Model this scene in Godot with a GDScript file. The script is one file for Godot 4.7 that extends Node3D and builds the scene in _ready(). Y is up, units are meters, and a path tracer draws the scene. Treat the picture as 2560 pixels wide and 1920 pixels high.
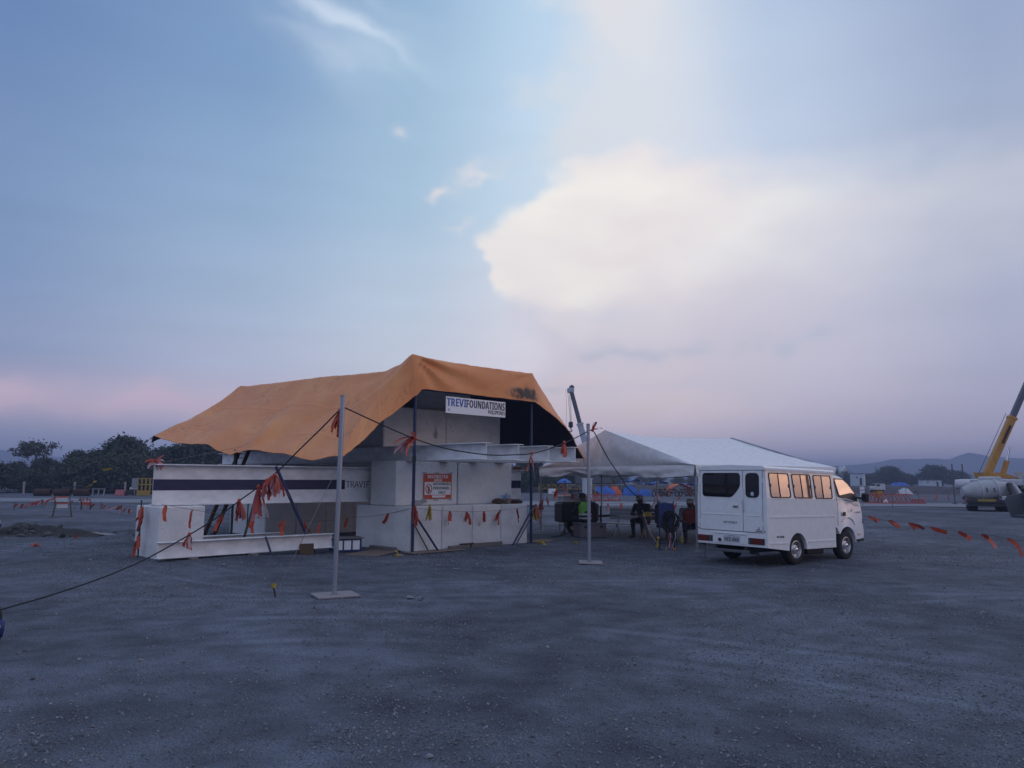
extends Node3D
# A pile load test stack under an orange tarpaulin, a white party tent and a parked utility van on a gravel site at dusk.

var M := {}
var rng := RandomNumberGenerator.new()
var taken := {}
const S := 0.70710678
const ORIGIN := Vector3(-2.25, 0, -17.25)   # near corner of the block stack
const STACK_TURN := PI / 4


func _ready() -> void:
	rng.seed = 7
	setup_camera_and_light()
	make_materials()
	build_ground()
	build_far_land()
	build_block_stack()
	build_tarpaulin()
	build_tent()
	build_van()
	build_poles_and_cables()
	build_under_tent()
	build_stack_clutter()
	build_left_background()
	build_middle_background()
	build_right_background()
	build_trees()
	build_gravel()


# ---------------------------------------------------------------- camera, sky, light
func setup_camera_and_light() -> void:
	var cam := Camera3D.new()
	cam.name = "camera"
	var th := atan(236.5 / 1925.0)
	var roll := 0.0057
	var f := Vector3(0, sin(th), -cos(th))
	var up0 := Vector3(0, cos(th), sin(th))
	var rt := Vector3.RIGHT * cos(roll) + up0 * sin(roll)
	var up := up0 * cos(roll) - Vector3.RIGHT * sin(roll)
	cam.transform = Transform3D(Basis(rt, up, -f), Vector3(0, 1.63, 0))
	cam.fov = rad_to_deg(2.0 * atan(960.0 / 1925.0))
	cam.near = 0.05
	cam.far = 8000.0
	add_child(cam)
	cam.current = true
	var env := Environment.new()
	env.background_mode = Environment.BG_SKY
	var sky := Sky.new()
	var pan := PanoramaSkyMaterial.new()
	pan.panorama = sky_picture()
	sky.sky_material = pan
	env.sky = sky
	env.background_energy_multiplier = 1.0
	env.tonemap_mode = Environment.TONE_MAPPER_LINEAR
	env.tonemap_exposure = 1.42
	env.sdfgi_enabled = true
	env.ssao_enabled = true
	env.ssil_enabled = true
	env.fog_enabled = true
	env.fog_density = 0.0012
	env.fog_light_color = Color(0.70, 0.76, 0.90)
	var we := WorldEnvironment.new()
	we.name = "environment"
	we.environment = env
	add_child(we)
	# the sun has just gone down on the right: only a wide, weak, warm afterglow is left of it
	var sun := DirectionalLight3D.new()
	sun.name = "afterglow"
	sun.light_energy = 0.07
	sun.light_color = Color(1.0, 0.80, 0.66)
	sun.light_angular_distance = 35.0
	sun.shadow_enabled = true
	var az := deg_to_rad(92.0)
	var el := deg_to_rad(9.0)
	var towards := Vector3(sin(az) * cos(el), sin(el), -cos(az) * cos(el))
	sun.basis = Basis.looking_at(-towards, Vector3.UP)
	add_child(sun)


func lin(c: Array) -> Vector3:
	var k := Color(c[0] / 255.0, c[1] / 255.0, c[2] / 255.0).srgb_to_linear()
	return Vector3(k.r, k.g, k.b)


func sstep(a: float, b: float, x: float) -> float:
	var t := clampf((x - a) / (b - a), 0.0, 1.0)
	return t * t * (3.0 - 2.0 * t)


func pl(table: Array, x: float) -> float:
	if x <= table[0][0]:
		return table[0][1]
	for i in range(1, table.size()):
		if x <= table[i][0]:
			return lerpf(table[i - 1][1], table[i][1], (x - table[i - 1][0]) / (table[i][0] - table[i - 1][0]))
	return table[-1][1]


func sky_picture() -> ImageTexture:
	var w := 2048
	var h := 1024
	# colour of the clear sky by azimuth (0 is straight ahead, 90 to the right, where the sun went down) and elevation
	var els := [0.0, 2.0, 4.8, 8.0, 13.0, 20.0, 28.0, 36.0, 60.0, 90.0]
	var cols := {
		-180.0: [[150, 146, 172], [156, 152, 178], [164, 158, 184], [160, 160, 190], [150, 158, 194], [140, 156, 196], [146, 158, 194], [146, 160, 196], [148, 161, 198], [152, 163, 199]],
		-100.0: [[130, 138, 170], [136, 144, 176], [148, 150, 184], [144, 154, 190], [142, 156, 193], [140, 157, 196], [130, 150, 194], [134, 153, 196], [142, 158, 198], [152, 163, 199]],
		-35.0: [[128, 134, 170], [136, 142, 178], [168, 156, 184], [126, 141, 180], [110, 134, 176], [102, 130, 174], [88, 118, 168], [86, 116, 168], [146, 160, 200], [152, 163, 199]],
		-20.0: [[140, 148, 184], [150, 158, 194], [190, 175, 200], [161, 169, 199], [142, 163, 195], [124, 153, 191], [106, 138, 182], [100, 132, 178], [146, 160, 200], [152, 163, 199]],
		-8.0: [[165, 166, 196], [178, 178, 206], [195, 190, 212], [184, 190, 210], [168, 184, 208], [145, 173, 202], [136, 167, 199], [124, 156, 194], [146, 160, 200], [152, 163, 199]],
		2.0: [[184, 172, 194], [200, 184, 204], [212, 194, 210], [206, 198, 214], [198, 200, 217], [178, 197, 219], [166, 190, 218], [156, 184, 214], [146, 160, 200], [152, 163, 199]],
		10.0: [[186, 172, 192], [200, 184, 202], [212, 194, 208], [204, 194, 211], [200, 197, 214], [196, 200, 217], [190, 199, 218], [184, 194, 216], [146, 160, 200], [152, 163, 199]],
		20.0: [[172, 162, 186], [184, 174, 198], [188, 178, 201], [182, 180, 205], [178, 182, 206], [172, 184, 210], [164, 180, 209], [150, 170, 204], [146, 160, 200], [152, 163, 199]],
		33.0: [[160, 152, 178], [166, 158, 184], [164, 160, 188], [160, 162, 190], [156, 162, 190], [148, 160, 190], [134, 150, 186], [124, 144, 184], [146, 160, 200], [152, 163, 199]],
		60.0: [[186, 164, 174], [192, 170, 180], [188, 170, 184], [180, 170, 190], [168, 168, 192], [156, 164, 194], [150, 160, 194], [150, 160, 196], [146, 160, 200], [152, 163, 199]],
		94.0: [[260, 188, 130], [264, 192, 134], [256, 190, 140], [230, 186, 160], [198, 178, 178], [170, 170, 190], [154, 164, 196], [150, 161, 197], [146, 160, 200], [152, 163, 199]],
		130.0: [[196, 170, 172], [198, 172, 176], [190, 170, 182], [180, 168, 188], [166, 166, 192], [152, 162, 194], [148, 160, 195], [148, 160, 197], [146, 160, 200], [152, 163, 199]],
		180.0: [],
	}
	cols[180.0] = cols[-180.0]
	var azs := cols.keys()
	azs.sort()
	var tab := []
	for a in azs:
		var column := []
		for c in cols[a]:
			column.append(lin(c))
		tab.append(column)
	var n1 := FastNoiseLite.new()
	n1.seed = 11
	n1.frequency = 0.11
	n1.fractal_octaves = 5
	var n2 := FastNoiseLite.new()
	n2.seed = 5
	n2.frequency = 0.05
	n2.fractal_octaves = 4
	var n3 := FastNoiseLite.new()
	n3.seed = 23
	n3.frequency = 0.35
	n3.fractal_octaves = 4
	var white := lin([218, 213, 214])
	var pinkw := lin([213, 202, 207])
	var veil := lin([194, 197, 208])
	var lav := lin([190, 182, 199])
	var pink := lin([205, 188, 196])
	var pinkl := lin([196, 172, 194])
	var streak := lin([168, 174, 196])
	var cirrus := lin([184, 198, 220])
	var top_edge := [[-6.0, 17.0], [-2.9, 17.9], [-1.2, 19.0], [0.6, 19.8], [2.2, 21.6], [4.0, 22.4], [6.0, 23.3], [9.0, 23.4], [12.0, 22.6], [16.0, 21.6], [22.0, 20.8], [34.0, 20.2], [44.0, 19.5]]
	var low_edge := [[-6.0, 18.0], [-2.9, 17.4], [-2.3, 15.6], [-1.2, 14.0], [0.5, 12.9], [2.5, 11.8], [5.0, 11.4], [7.0, 11.8], [10.0, 12.8], [15.0, 14.4], [20.0, 15.0], [34.0, 15.5], [44.0, 16.0]]
	var data := PackedFloat32Array()
	data.resize(w * h * 3)
	var below := lin([70, 72, 90])
	for y in h:
		var el := 90.0 - (y + 0.5) / h * 180.0
		var k := 0
		while k < els.size() - 2 and el > els[k + 1]:
			k += 1
		var te := sstep(0.0, 1.0, clampf((el - els[k]) / (els[k + 1] - els[k]), 0.0, 1.0))
		te = lerpf(te, clampf((el - els[k]) / (els[k + 1] - els[k]), 0.0, 1.0), 0.6)
		for x in w:
			var c := below
			if el > -0.5:
				var az := fposmod((x + 0.5) / w * 360.0 + 180.0, 360.0) - 180.0
				var i := 0
				while az > azs[i + 1]:
					i += 1
				var ta := sstep(azs[i], azs[i + 1], az)
				ta = lerpf(ta, (az - azs[i]) / (azs[i + 1] - azs[i]), 0.6)
				c = (tab[i][k] as Vector3).lerp(tab[i + 1][k], ta).lerp((tab[i][k + 1] as Vector3).lerp(tab[i + 1][k + 1], ta), te)
				# long thin bands, everywhere low in the sky
				if el < 45.0:
					var b := n2.get_noise_2d(az * 0.8, el * 6.0) * sstep(45.0, 12.0, el)
					c *= 1.0 + 0.05 * b
					if az > 50.0 and az < 150.0:
						c *= 1.0 + 0.50 * n1.get_noise_2d(az * 3.0 + el * 4.0, el * 14.0 + 60.0) * sstep(50.0, 75.0, az) * sstep(150.0, 120.0, az) * sstep(25.0, 8.0, el)
					if az > -50.0 and az < 60.0:
						var wx := n1.get_noise_2d(az, el * 1.6)
						var wy := n1.get_noise_2d(az + 90.0, el * 1.6 + 40.0)
						var wf := n3.get_noise_2d(az, el * 1.5)
						var a2 := az + wx * 1.9 + wf * 0.45
						var e2 := el + wy * 1.3 + wf * 0.35
						# high veil
						var m := sstep(-1.5, 5.5, a2 + (e2 - 26.0) * -0.25 + wx * 3.0) * sstep(19.0, 8.0, a2) * sstep(20.0, 25.0, e2)
						c = c.lerp(veil, m * (0.62 + 0.3 * wx))
						m = sstep(5.0, 8.0, a2) * sstep(14.0, 8.5, a2) * sstep(28.0, 33.0, e2)
						c = c.lerp(lin_c(202, 199, 208), m * 0.6)
						# lavender fill below the anvil
						m = sstep(-1.0, 4.0, a2) * sstep(34.0, 14.0, a2) * sstep(4.0, 7.0, e2) * sstep(18.0, 13.0, e2)
						c = c.lerp(lav, m * 0.75)
						# the anvil of a far thundercloud, still in the sun
						var t := pl(top_edge, a2)
						var l := pl(low_edge, a2)
						var soft := lerpf(0.75, 2.6, sstep(4.0, 24.0, az))
						var softl := lerpf(0.8, 4.6, sstep(0.0, 12.0, az))
						m = sstep(t + soft, t - soft, e2) * sstep(l - softl, l + softl, e2) * sstep(-3.4, -2.2, a2)
						m *= lerpf(1.0, 0.30, sstep(9.0, 36.0, az)) * lerpf(0.85, 1.0, sstep(11.0, 15.0, e2))
						var shade := clampf(0.62 + 0.9 * n1.get_noise_2d(az * 0.8 + 300.0, el * 1.7), 0.0, 1.0)
						c = c.lerp(pinkw.lerp(white, shade), clampf(m, 0.0, 1.0) * (0.86 + 0.14 * shade))
						# hollow under its belly
						m = exp(-pow((a2 - 7.5) / 3.4, 2.0) - pow((e2 - 11.9) / 0.75, 2.0))
						c = c.lerp(lin_c(192, 189, 205), m * 0.75)
						# small puffs left of it
						m = exp(-pow((a2 + 5.6) / 1.15, 2.0) - pow((e2 - 20.5 - (a2 + 5.6) * 0.15 + wf) / 0.62, 2.0)) + 0.6 * exp(-pow((a2 + 2.4) / 1.5, 2.0) - pow((e2 - 22.0 + wf) / 0.45, 2.0)) + 0.5 * exp(-pow((a2 + 8.2) / 0.8, 2.0) - pow((e2 - 25.3) / 0.3, 2.0)) + 0.4 * exp(-pow((a2 + 4.6) / 0.5, 2.0) - pow((e2 - 18.3) / 0.2, 2.0))
						c = c.lerp(pinkw, clampf(m * (0.85 + 0.5 * wf), 0.0, 0.9))
						# pink rows near the horizon
						m = exp(-pow((e2 - 7.0 - 0.1 * (az - 5.0)) / 0.7, 2.0)) * sstep(-3.0, 1.0, a2) * sstep(18.0, 6.0, a2) + exp(-pow((e2 - 5.2) / 0.9, 2.0)) * sstep(0.0, 4.0, a2) * sstep(22.0, 10.0, a2)
						c = c.lerp(pink, clampf(m * (0.65 + 0.8 * wx), 0.0, 0.8))
						m = exp(-pow((e2 - 4.9) / 0.9, 2.0)) * sstep(-7.0, -14.0, a2)
						c = c.lerp(pinkl, clampf(m * (0.6 + 0.6 * wx), 0.0, 0.8))
						# blue-grey streaks
						m = exp(-pow((e2 - 9.3) / 0.42, 2.0)) * sstep(3.5, 6.0, a2) * sstep(17.0, 11.0, a2) + exp(-pow((e2 - 9.8) / 0.6, 2.0)) * sstep(15.0, 18.5, a2) * sstep(25.0, 21.0, a2) + 0.7 * exp(-pow((e2 - 6.6) / 0.3, 2.0)) * sstep(0.0, 2.0, a2) * sstep(7.5, 4.5, a2)
						c = c.lerp(streak, clampf(m * (0.55 + 0.7 * wf), 0.0, 0.6))
						# cirrus at the top left
						var along_ := (az + 12.8) * 0.92 - (el - 31.0) * 0.38
						var across := (az + 12.8) * 0.38 + (el - 31.0) * 0.92 + wx * 1.2
						m = exp(-pow(along_ / 5.2, 2.0) - pow(across / 2.3, 2.0)) * (0.62 + 1.1 * n1.get_noise_2d(along_ * 0.5 + 70.0, across * 3.0))
						m += 0.35 * exp(-pow((az + 26.5) / 2.5, 2.0) - pow((el - 33.0) / 0.8, 2.0))
						c = c.lerp(cirrus, clampf(m * 0.85, 0.0, 0.8))
			var lum := c.x * 0.25 + c.y * 0.55 + c.z * 0.2
			c = c.lerp(Vector3.ONE * lum, 0.12) * Vector3(0.99, 0.995, 0.94)
			var at := (y * w + x) * 3
			data[at] = c.x
			data[at + 1] = c.y
			data[at + 2] = c.z
	return ImageTexture.create_from_image(Image.create_from_data(w, h, false, Image.FORMAT_RGBF, data.to_byte_array()))


func lin_c(r: int, g: int, b: int) -> Vector3:
	return lin([r, g, b])


# ---------------------------------------------------------------- mesh building
class MB:
	var v := PackedVector3Array()
	var n := PackedVector3Array()
	var uv := PackedVector2Array()
	var col := PackedColorArray()
	var idx := PackedInt32Array()
	var tint := Color.WHITE
	var colored := false

	func vert(p: Vector3, nn: Vector3, t := Vector2.ZERO) -> int:
		v.append(p)
		n.append(nn)
		uv.append(t)
		col.append(tint)
		return v.size() - 1

	func face(a: int, b: int, c: int) -> void:
		if (v[c] - v[a]).cross(v[b] - v[a]).dot(n[a] + n[b] + n[c]) < 0.0:
			idx.append_array([a, c, b])
		else:
			idx.append_array([a, b, c])

	func tri(a: Vector3, b: Vector3, c: Vector3, nn := Vector3.ZERO) -> void:
		var m := (c - a).cross(b - a).normalized()
		if nn != Vector3.ZERO and m.dot(nn) < 0.0:
			m = -m
		face(vert(a, m), vert(b, m), vert(c, m))

	func quad(a: Vector3, b: Vector3, c: Vector3, d: Vector3, nn := Vector3.ZERO) -> void:
		var m := (c - a).cross(b - d).normalized()
		if m == Vector3.ZERO:
			m = (c - a).cross(b - a).normalized()
		if nn != Vector3.ZERO and m.dot(nn) < 0.0:
			m = -m
		var i := vert(a, m, Vector2(0, 1))
		vert(b, m, Vector2(1, 1))
		vert(c, m, Vector2(1, 0))
		vert(d, m, Vector2(0, 0))
		face(i, i + 1, i + 2)
		face(i, i + 2, i + 3)

	func box(c: Vector3, s: Vector3, bevel := 0.0, bs := Basis()) -> MB:
		var h := s * 0.5
		var e := minf(bevel, minf(h.x, minf(h.y, h.z)) * 0.9)
		var mark := v.size()
		for ax in 3:
			var b1 := (ax + 1) % 3
			var b2 := (ax + 2) % 3
			for sg in [-1.0, 1.0]:
				var p := []
				for k in [[-1.0, -1.0], [1.0, -1.0], [1.0, 1.0], [-1.0, 1.0]]:
					var q := Vector3()
					q[ax] = sg * h[ax]
					q[b1] = k[0] * (h[b1] - e)
					q[b2] = k[1] * (h[b2] - e)
					p.append(q)
				var nn := Vector3()
				nn[ax] = sg
				quad(p[0], p[1], p[2], p[3], nn)
		if e > 0.0:
			for ax in 3:
				var b1 := (ax + 1) % 3
				var b2 := (ax + 2) % 3
				for s1 in [-1.0, 1.0]:
					for s2 in [-1.0, 1.0]:
						var p := []
						for k in [[-1.0, 0], [1.0, 0], [1.0, 1], [-1.0, 1]]:
							var q := Vector3()
							q[ax] = k[0] * (h[ax] - e)
							q[b1] = s1 * (h[b1] - (e if k[1] == 1 else 0.0))
							q[b2] = s2 * (h[b2] - (0.0 if k[1] == 1 else e))
							p.append(q)
						var nn := Vector3()
						nn[b1] = s1
						nn[b2] = s2
						quad(p[0], p[1], p[2], p[3], nn)
			for sx in [-1.0, 1.0]:
				for sy in [-1.0, 1.0]:
					for sz in [-1.0, 1.0]:
						tri(Vector3(sx * h.x, sy * (h.y - e), sz * (h.z - e)), Vector3(sx * (h.x - e), sy * h.y, sz * (h.z - e)), Vector3(sx * (h.x - e), sy * (h.y - e), sz * h.z), Vector3(sx, sy, sz))
		for i in range(mark, v.size()):
			v[i] = bs * v[i] + c
			n[i] = bs * n[i]
		return self

	func bar(a: Vector3, b: Vector3, w: float, t: float, bevel := 0.0) -> MB:
		var d := b - a
		var z := d.normalized()
		var up := Vector3.UP if absf(z.y) < 0.95 else Vector3.RIGHT
		var x := up.cross(z).normalized()
		return box((a + b) * 0.5, Vector3(w, t, d.length()), bevel, Basis(x, z.cross(x), z))

	func tube(pts: Array, r, sides := 8, caps := true) -> MB:
		var rings := []
		var prev := Vector3.ZERO
		for i in pts.size():
			var d: Vector3 = ((pts[mini(i + 1, pts.size() - 1)] as Vector3) - pts[maxi(i - 1, 0)]).normalized()
			var s := prev - d * prev.dot(d)
			if s.length() < 0.01:
				s = d.cross(Vector3.UP if absf(d.y) < 0.9 else Vector3.RIGHT)
			s = s.normalized()
			prev = s
			var t := d.cross(s)
			var rr: float = r[i] if r is Array else r
			var ring := []
			for k in sides:
				var a := TAU * k / sides
				var o := s * cos(a) + t * sin(a)
				ring.append(vert(pts[i] + o * rr, o))
			rings.append(ring)
		for i in range(pts.size() - 1):
			for k in sides:
				var k2 := (k + 1) % sides
				face(rings[i][k], rings[i][k2], rings[i + 1][k2])
				face(rings[i][k], rings[i + 1][k2], rings[i + 1][k])
		if caps:
			for e in [0, pts.size() - 1]:
				var o: Vector3 = ((pts[0] as Vector3) - pts[1]).normalized() if e == 0 else ((pts[-1] as Vector3) - pts[-2]).normalized()
				var ring := []
				for k in sides:
					ring.append(vert(v[rings[e][k]], o))
				var c := vert(pts[e], o)
				for k in sides:
					face(c, ring[k], ring[(k + 1) % sides])
		return self

	func lathe(prof: Array, segs: int, xf := Transform3D()) -> MB:
		# profile of [radius, height] about the y axis; flat shading between sharp steps comes from split normals
		for i in range(prof.size() - 1):
			var a := Vector2(prof[i][0], prof[i][1])
			var b := Vector2(prof[i + 1][0], prof[i + 1][1])
			var d := b - a
			if d.length() < 1e-6:
				continue
			var nn := Vector2(d.y, -d.x).normalized()
			var na := nn
			var nb := nn
			if i > 0:
				var pd := (a - Vector2(prof[i - 1][0], prof[i - 1][1]))
				var pn := Vector2(pd.y, -pd.x).normalized()
				if pn.dot(nn) > 0.6:
					na = (pn + nn).normalized()
			if i < prof.size() - 2:
				var qd := Vector2(prof[i + 2][0], prof[i + 2][1]) - b
				var qn := Vector2(qd.y, -qd.x).normalized()
				if qn.dot(nn) > 0.6:
					nb = (qn + nn).normalized()
			var mark := v.size()
			for k in segs + 1:
				var t := TAU * k / segs
				var o := Vector3(cos(t), 0, sin(t))
				vert(xf * (o * a.x + Vector3(0, a.y, 0)), (xf.basis * (o * na.x + Vector3(0, na.y, 0))).normalized(), Vector2(float(k) / segs, a.y))
				vert(xf * (o * b.x + Vector3(0, b.y, 0)), (xf.basis * (o * nb.x + Vector3(0, nb.y, 0))).normalized(), Vector2(float(k) / segs, b.y))
			for k in segs:
				var q := mark + k * 2
				if a.x > 1e-5:
					face(q, q + 2, q + 1)
				if b.x > 1e-5:
					face(q + 1, q + 2, q + 3)
		return self

	func prism(poly: PackedVector2Array, z0: float, z1: float, xf := Transform3D(), smooth := 0.0) -> MB:
		var ids := Geometry2D.triangulate_polygon(poly)
		for z in [z0, z1]:
			var nn := (xf.basis * Vector3(0, 0, 1 if z == maxf(z0, z1) else -1)).normalized()
			var m := v.size()
			for p in poly:
				vert(xf * Vector3(p.x, p.y, z), nn, p)
			for i in range(0, ids.size(), 3):
				face(m + ids[i], m + ids[i + 1], m + ids[i + 2])
		var cw := Geometry2D.is_polygon_clockwise(poly)
		var cnt := poly.size()
		var norms := []
		for i in cnt:
			var d := poly[(i + 1) % cnt] - poly[i]
			var o := Vector2(d.y, -d.x).normalized()
			norms.append(-o if cw else o)
		for i in cnt:
			var j := (i + 1) % cnt
			var na: Vector2 = norms[i]
			var nb: Vector2 = norms[i]
			if smooth > 0.0:
				var pv: Vector2 = norms[(i + cnt - 1) % cnt]
				if pv.dot(na) > smooth:
					na = (na + pv).normalized()
				var nx: Vector2 = norms[j]
				if nx.dot(nb) > smooth:
					nb = (nb + nx).normalized()
			var n3a := (xf.basis * Vector3(na.x, na.y, 0)).normalized()
			var n3b := (xf.basis * Vector3(nb.x, nb.y, 0)).normalized()
			var a := vert(xf * Vector3(poly[i].x, poly[i].y, z0), n3a)
			vert(xf * Vector3(poly[j].x, poly[j].y, z0), n3b)
			vert(xf * Vector3(poly[j].x, poly[j].y, z1), n3b)
			vert(xf * Vector3(poly[i].x, poly[i].y, z1), n3a)
			face(a, a + 1, a + 2)
			face(a, a + 2, a + 3)
		return self

	func sheet(g: Array, nu: int, nv: int, up := Vector3.UP, flip := false) -> MB:
		# g holds (nu+1) x (nv+1) points, row by row
		var m := v.size()
		for j in nv + 1:
			for i in nu + 1:
				var a: Vector3 = g[j * (nu + 1) + maxi(i - 1, 0)]
				var b: Vector3 = g[j * (nu + 1) + mini(i + 1, nu)]
				var c: Vector3 = g[maxi(j - 1, 0) * (nu + 1) + i]
				var d: Vector3 = g[mini(j + 1, nv) * (nu + 1) + i]
				var nn := (b - a).cross(d - c).normalized()
				if flip:
					nn = -nn
				if up != Vector3.ZERO and nn.dot(up) < 0.0:
					nn = -nn
				vert(g[j * (nu + 1) + i], nn, Vector2(float(i) / nu, float(j) / nv))
		for j in nv:
			for i in nu:
				var q := m + j * (nu + 1) + i
				face(q, q + 1, q + nu + 2)
				face(q, q + nu + 2, q + nu + 1)
		return self

	func quad_of(a: Vector3, b: Vector3, c: Vector3, d: Vector3, nn: Vector3) -> MB:
		quad(a + nn * 0.012, b + nn * 0.012, c + nn * 0.012, d + nn * 0.012, nn)
		return self

	func resized(k: Vector3) -> MB:
		for i in v.size():
			v[i] = v[i] * k
			n[i] = (n[i] / k).normalized()
		return self

	func sheared(y0: float, k: float) -> MB:
		# lean everything above y0 inwards
		for i in v.size():
			if v[i].y > y0 - 1e-4:
				v[i].z -= k * (v[i].y - y0)
				n[i] = (n[i] + Vector3(0, k * n[i].z, 0)).normalized()
		return self

	func shifted(k: Vector3) -> MB:
		for i in v.size():
			v[i] += k
		return self

	func mesh() -> ArrayMesh:
		var arr := []
		arr.resize(Mesh.ARRAY_MAX)
		arr[Mesh.ARRAY_VERTEX] = v
		arr[Mesh.ARRAY_NORMAL] = n
		arr[Mesh.ARRAY_TEX_UV] = uv
		if colored:
			arr[Mesh.ARRAY_COLOR] = col
		arr[Mesh.ARRAY_INDEX] = idx
		var am := ArrayMesh.new()
		am.add_surface_from_arrays(Mesh.PRIMITIVE_TRIANGLES, arr)
		return am


func numbered(called: String) -> String:
	var k: int = taken.get(called, 0)
	taken[called] = k + 1
	return called if k == 0 else "%s_%03d" % [called, k]


func thing(called: String, label: String, category: String, at := Vector3.ZERO, turn := 0.0, group := "") -> Node3D:
	var o := Node3D.new()
	o.name = numbered(called)
	add_child(o)
	o.position = at
	o.rotation.y = turn
	tag(o, label, category, group)
	return o


func tag(o: Node3D, label: String, category: String, group := "") -> void:
	o.set_meta("label", label)
	o.set_meta("category", category)
	if group:
		o.set_meta("group", group)


func obj(called: String, mb, m: Material, parent: Node3D = null) -> MeshInstance3D:
	var o := MeshInstance3D.new()
	o.mesh = mb.mesh() if mb is MB else mb
	o.material_override = m
	if parent == null:
		o.name = numbered(called)
		add_child(o)
	else:
		o.name = called
		parent.add_child(o, true)
	return o


func structure(called: String, mb, m: Material, label := "", category := "") -> MeshInstance3D:
	var o := obj(called, mb, m)
	o.set_meta("kind", "structure")
	if label:
		o.set_meta("label", label)
		o.set_meta("category", category)
	return o


func copy_of(o: Node3D, label: String, at: Vector3, turn: float, size := Vector3.ONE) -> Node3D:
	var base := o.name.rstrip("0123456789").rstrip("_")
	var c: Node3D = o.duplicate()
	c.name = numbered(base)
	add_child(c)
	c.transform = Transform3D(Basis(Vector3.UP, turn).scaled_local(size), at)
	c.set_meta("label", label)
	return c


func lettering(txt: String, width: float, height: float, m: Material, parent: Node3D, at: Vector3, basis := Basis(), bold := 700, thick := 0.003) -> MeshInstance3D:
	var f := SystemFont.new()
	f.font_names = PackedStringArray(["Droid Sans"])
	f.font_weight = bold
	var t := TextMesh.new()
	t.font = f
	t.text = txt
	t.font_size = 48
	t.pixel_size = 0.01
	t.depth = 0.1
	t.curve_step = 1.0
	var bb := t.get_aabb()
	var o := MeshInstance3D.new()
	o.name = "lettering"
	o.mesh = t
	o.material_override = m
	parent.add_child(o, true)
	var sc := Vector3(width / bb.size.x, height / bb.size.y, thick / 0.1)
	var c := bb.get_center()
	o.transform = Transform3D(basis.scaled_local(sc), at - basis * (Vector3(c.x, c.y, 0) * sc))
	return o


func ground_at(x: float, z: float) -> float:
	var near := exp(-(x * x) / 2500.0 - pow(z + 20.0, 2.0) / 2500.0)
	var h := ground_noise.get_noise_2d(x, z) * 0.035 * near + ground_noise.get_noise_2d(x * 6.0 + 50.0, z * 6.0) * 0.008 * near
	# low pad heaped up under the left end of the stack
	h += 0.10 * exp(-(pow(x + 6.6, 2.0) + pow(z + 15.6, 2.0)) / 4.5)
	# spread heap in front of the stack
	h += 0.05 * exp(-pow((x + 3.2) / 2.6, 2.0) - pow((z + 15.4) / 0.7, 2.0))
	# rough strip on the left
	h += 0.05 * exp(-pow((x + 10.0) / 3.5, 2.0) - pow((z + 19.0) / 1.4, 2.0))
	return h


var ground_noise := make_noise(3, 0.05, 4)


func make_noise(s: int, f: float, oct := 4) -> FastNoiseLite:
	var q := FastNoiseLite.new()
	q.seed = s
	q.frequency = f
	q.fractal_octaves = oct
	return q


func place(u: float, v: float, y := 0.0) -> Vector3:
	# along the stack's own two directions: u runs away to the right, v towards the right front
	return ORIGIN + Vector3(S, 0, -S) * u + Vector3(S, 0, S) * v + Vector3(0, y, 0)


# ---------------------------------------------------------------- materials
func gray_tex(s: int, f: float, size := 512, oct := 5, lo := 0.75, hi := 1.0, kind := FastNoiseLite.TYPE_SIMPLEX_SMOOTH) -> ImageTexture:
	var q := make_noise(s, f, oct)
	q.noise_type = kind
	var im := q.get_seamless_image(size, size)
	im.convert(Image.FORMAT_L8)
	var d := im.get_data()
	for i in d.size():
		d[i] = int(255.0 * lerpf(lo, hi, d[i] / 255.0))
	return ImageTexture.create_from_image(Image.create_from_data(size, size, false, Image.FORMAT_L8, d))


func mat(r: float, g: float, b: float, rough := 0.6, metal := 0.0) -> StandardMaterial3D:
	var m := StandardMaterial3D.new()
	m.albedo_color = Color(r, g, b).linear_to_srgb()
	m.roughness = rough
	m.metallic = metal
	return m


func textured(m: StandardMaterial3D, tex: Texture2D, per_metre: float, world := true) -> StandardMaterial3D:
	m.albedo_texture = tex
	m.uv1_triplanar = true
	m.uv1_world_triplanar = world
	m.uv1_scale = Vector3.ONE * per_metre
	return m


func bumped(m: StandardMaterial3D, tex: Texture2D, cm: float) -> StandardMaterial3D:
	m.heightmap_enabled = true
	m.heightmap_texture = tex
	m.heightmap_scale = cm
	return m


func stain_tex(s: int) -> ImageTexture:
	# painted concrete: pale with scuffs, drips and chips that show the grey below
	var a := make_noise(s, 0.006, 5).get_seamless_image(512, 512)
	var b := make_noise(s + 1, 0.05, 4).get_seamless_image(512, 512)
	var c := make_noise(s + 2, 0.02, 3)
	c.noise_type = FastNoiseLite.TYPE_CELLULAR
	var d := PackedByteArray()
	d.resize(512 * 512 * 3)
	var da := a.get_data()
	var db := b.get_data()
	for i in 512 * 512:
		var x: float = da[i] / 255.0
		var y: float = db[i] / 255.0
		var k := 0.86 + 0.14 * x
		k *= 0.94 + 0.10 * y
		var chip := sstep(0.72, 0.80, 0.45 * x + 0.62 * y)
		k = lerpf(k, 0.68, chip * 0.45)
		d[i * 3] = int(clampf(k, 0, 1) * 255)
		d[i * 3 + 1] = int(clampf(k * 0.995, 0, 1) * 255)
		d[i * 3 + 2] = int(clampf(k * 0.985, 0, 1) * 255)
	return ImageTexture.create_from_image(Image.create_from_data(512, 512, false, Image.FORMAT_RGB8, d))


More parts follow.
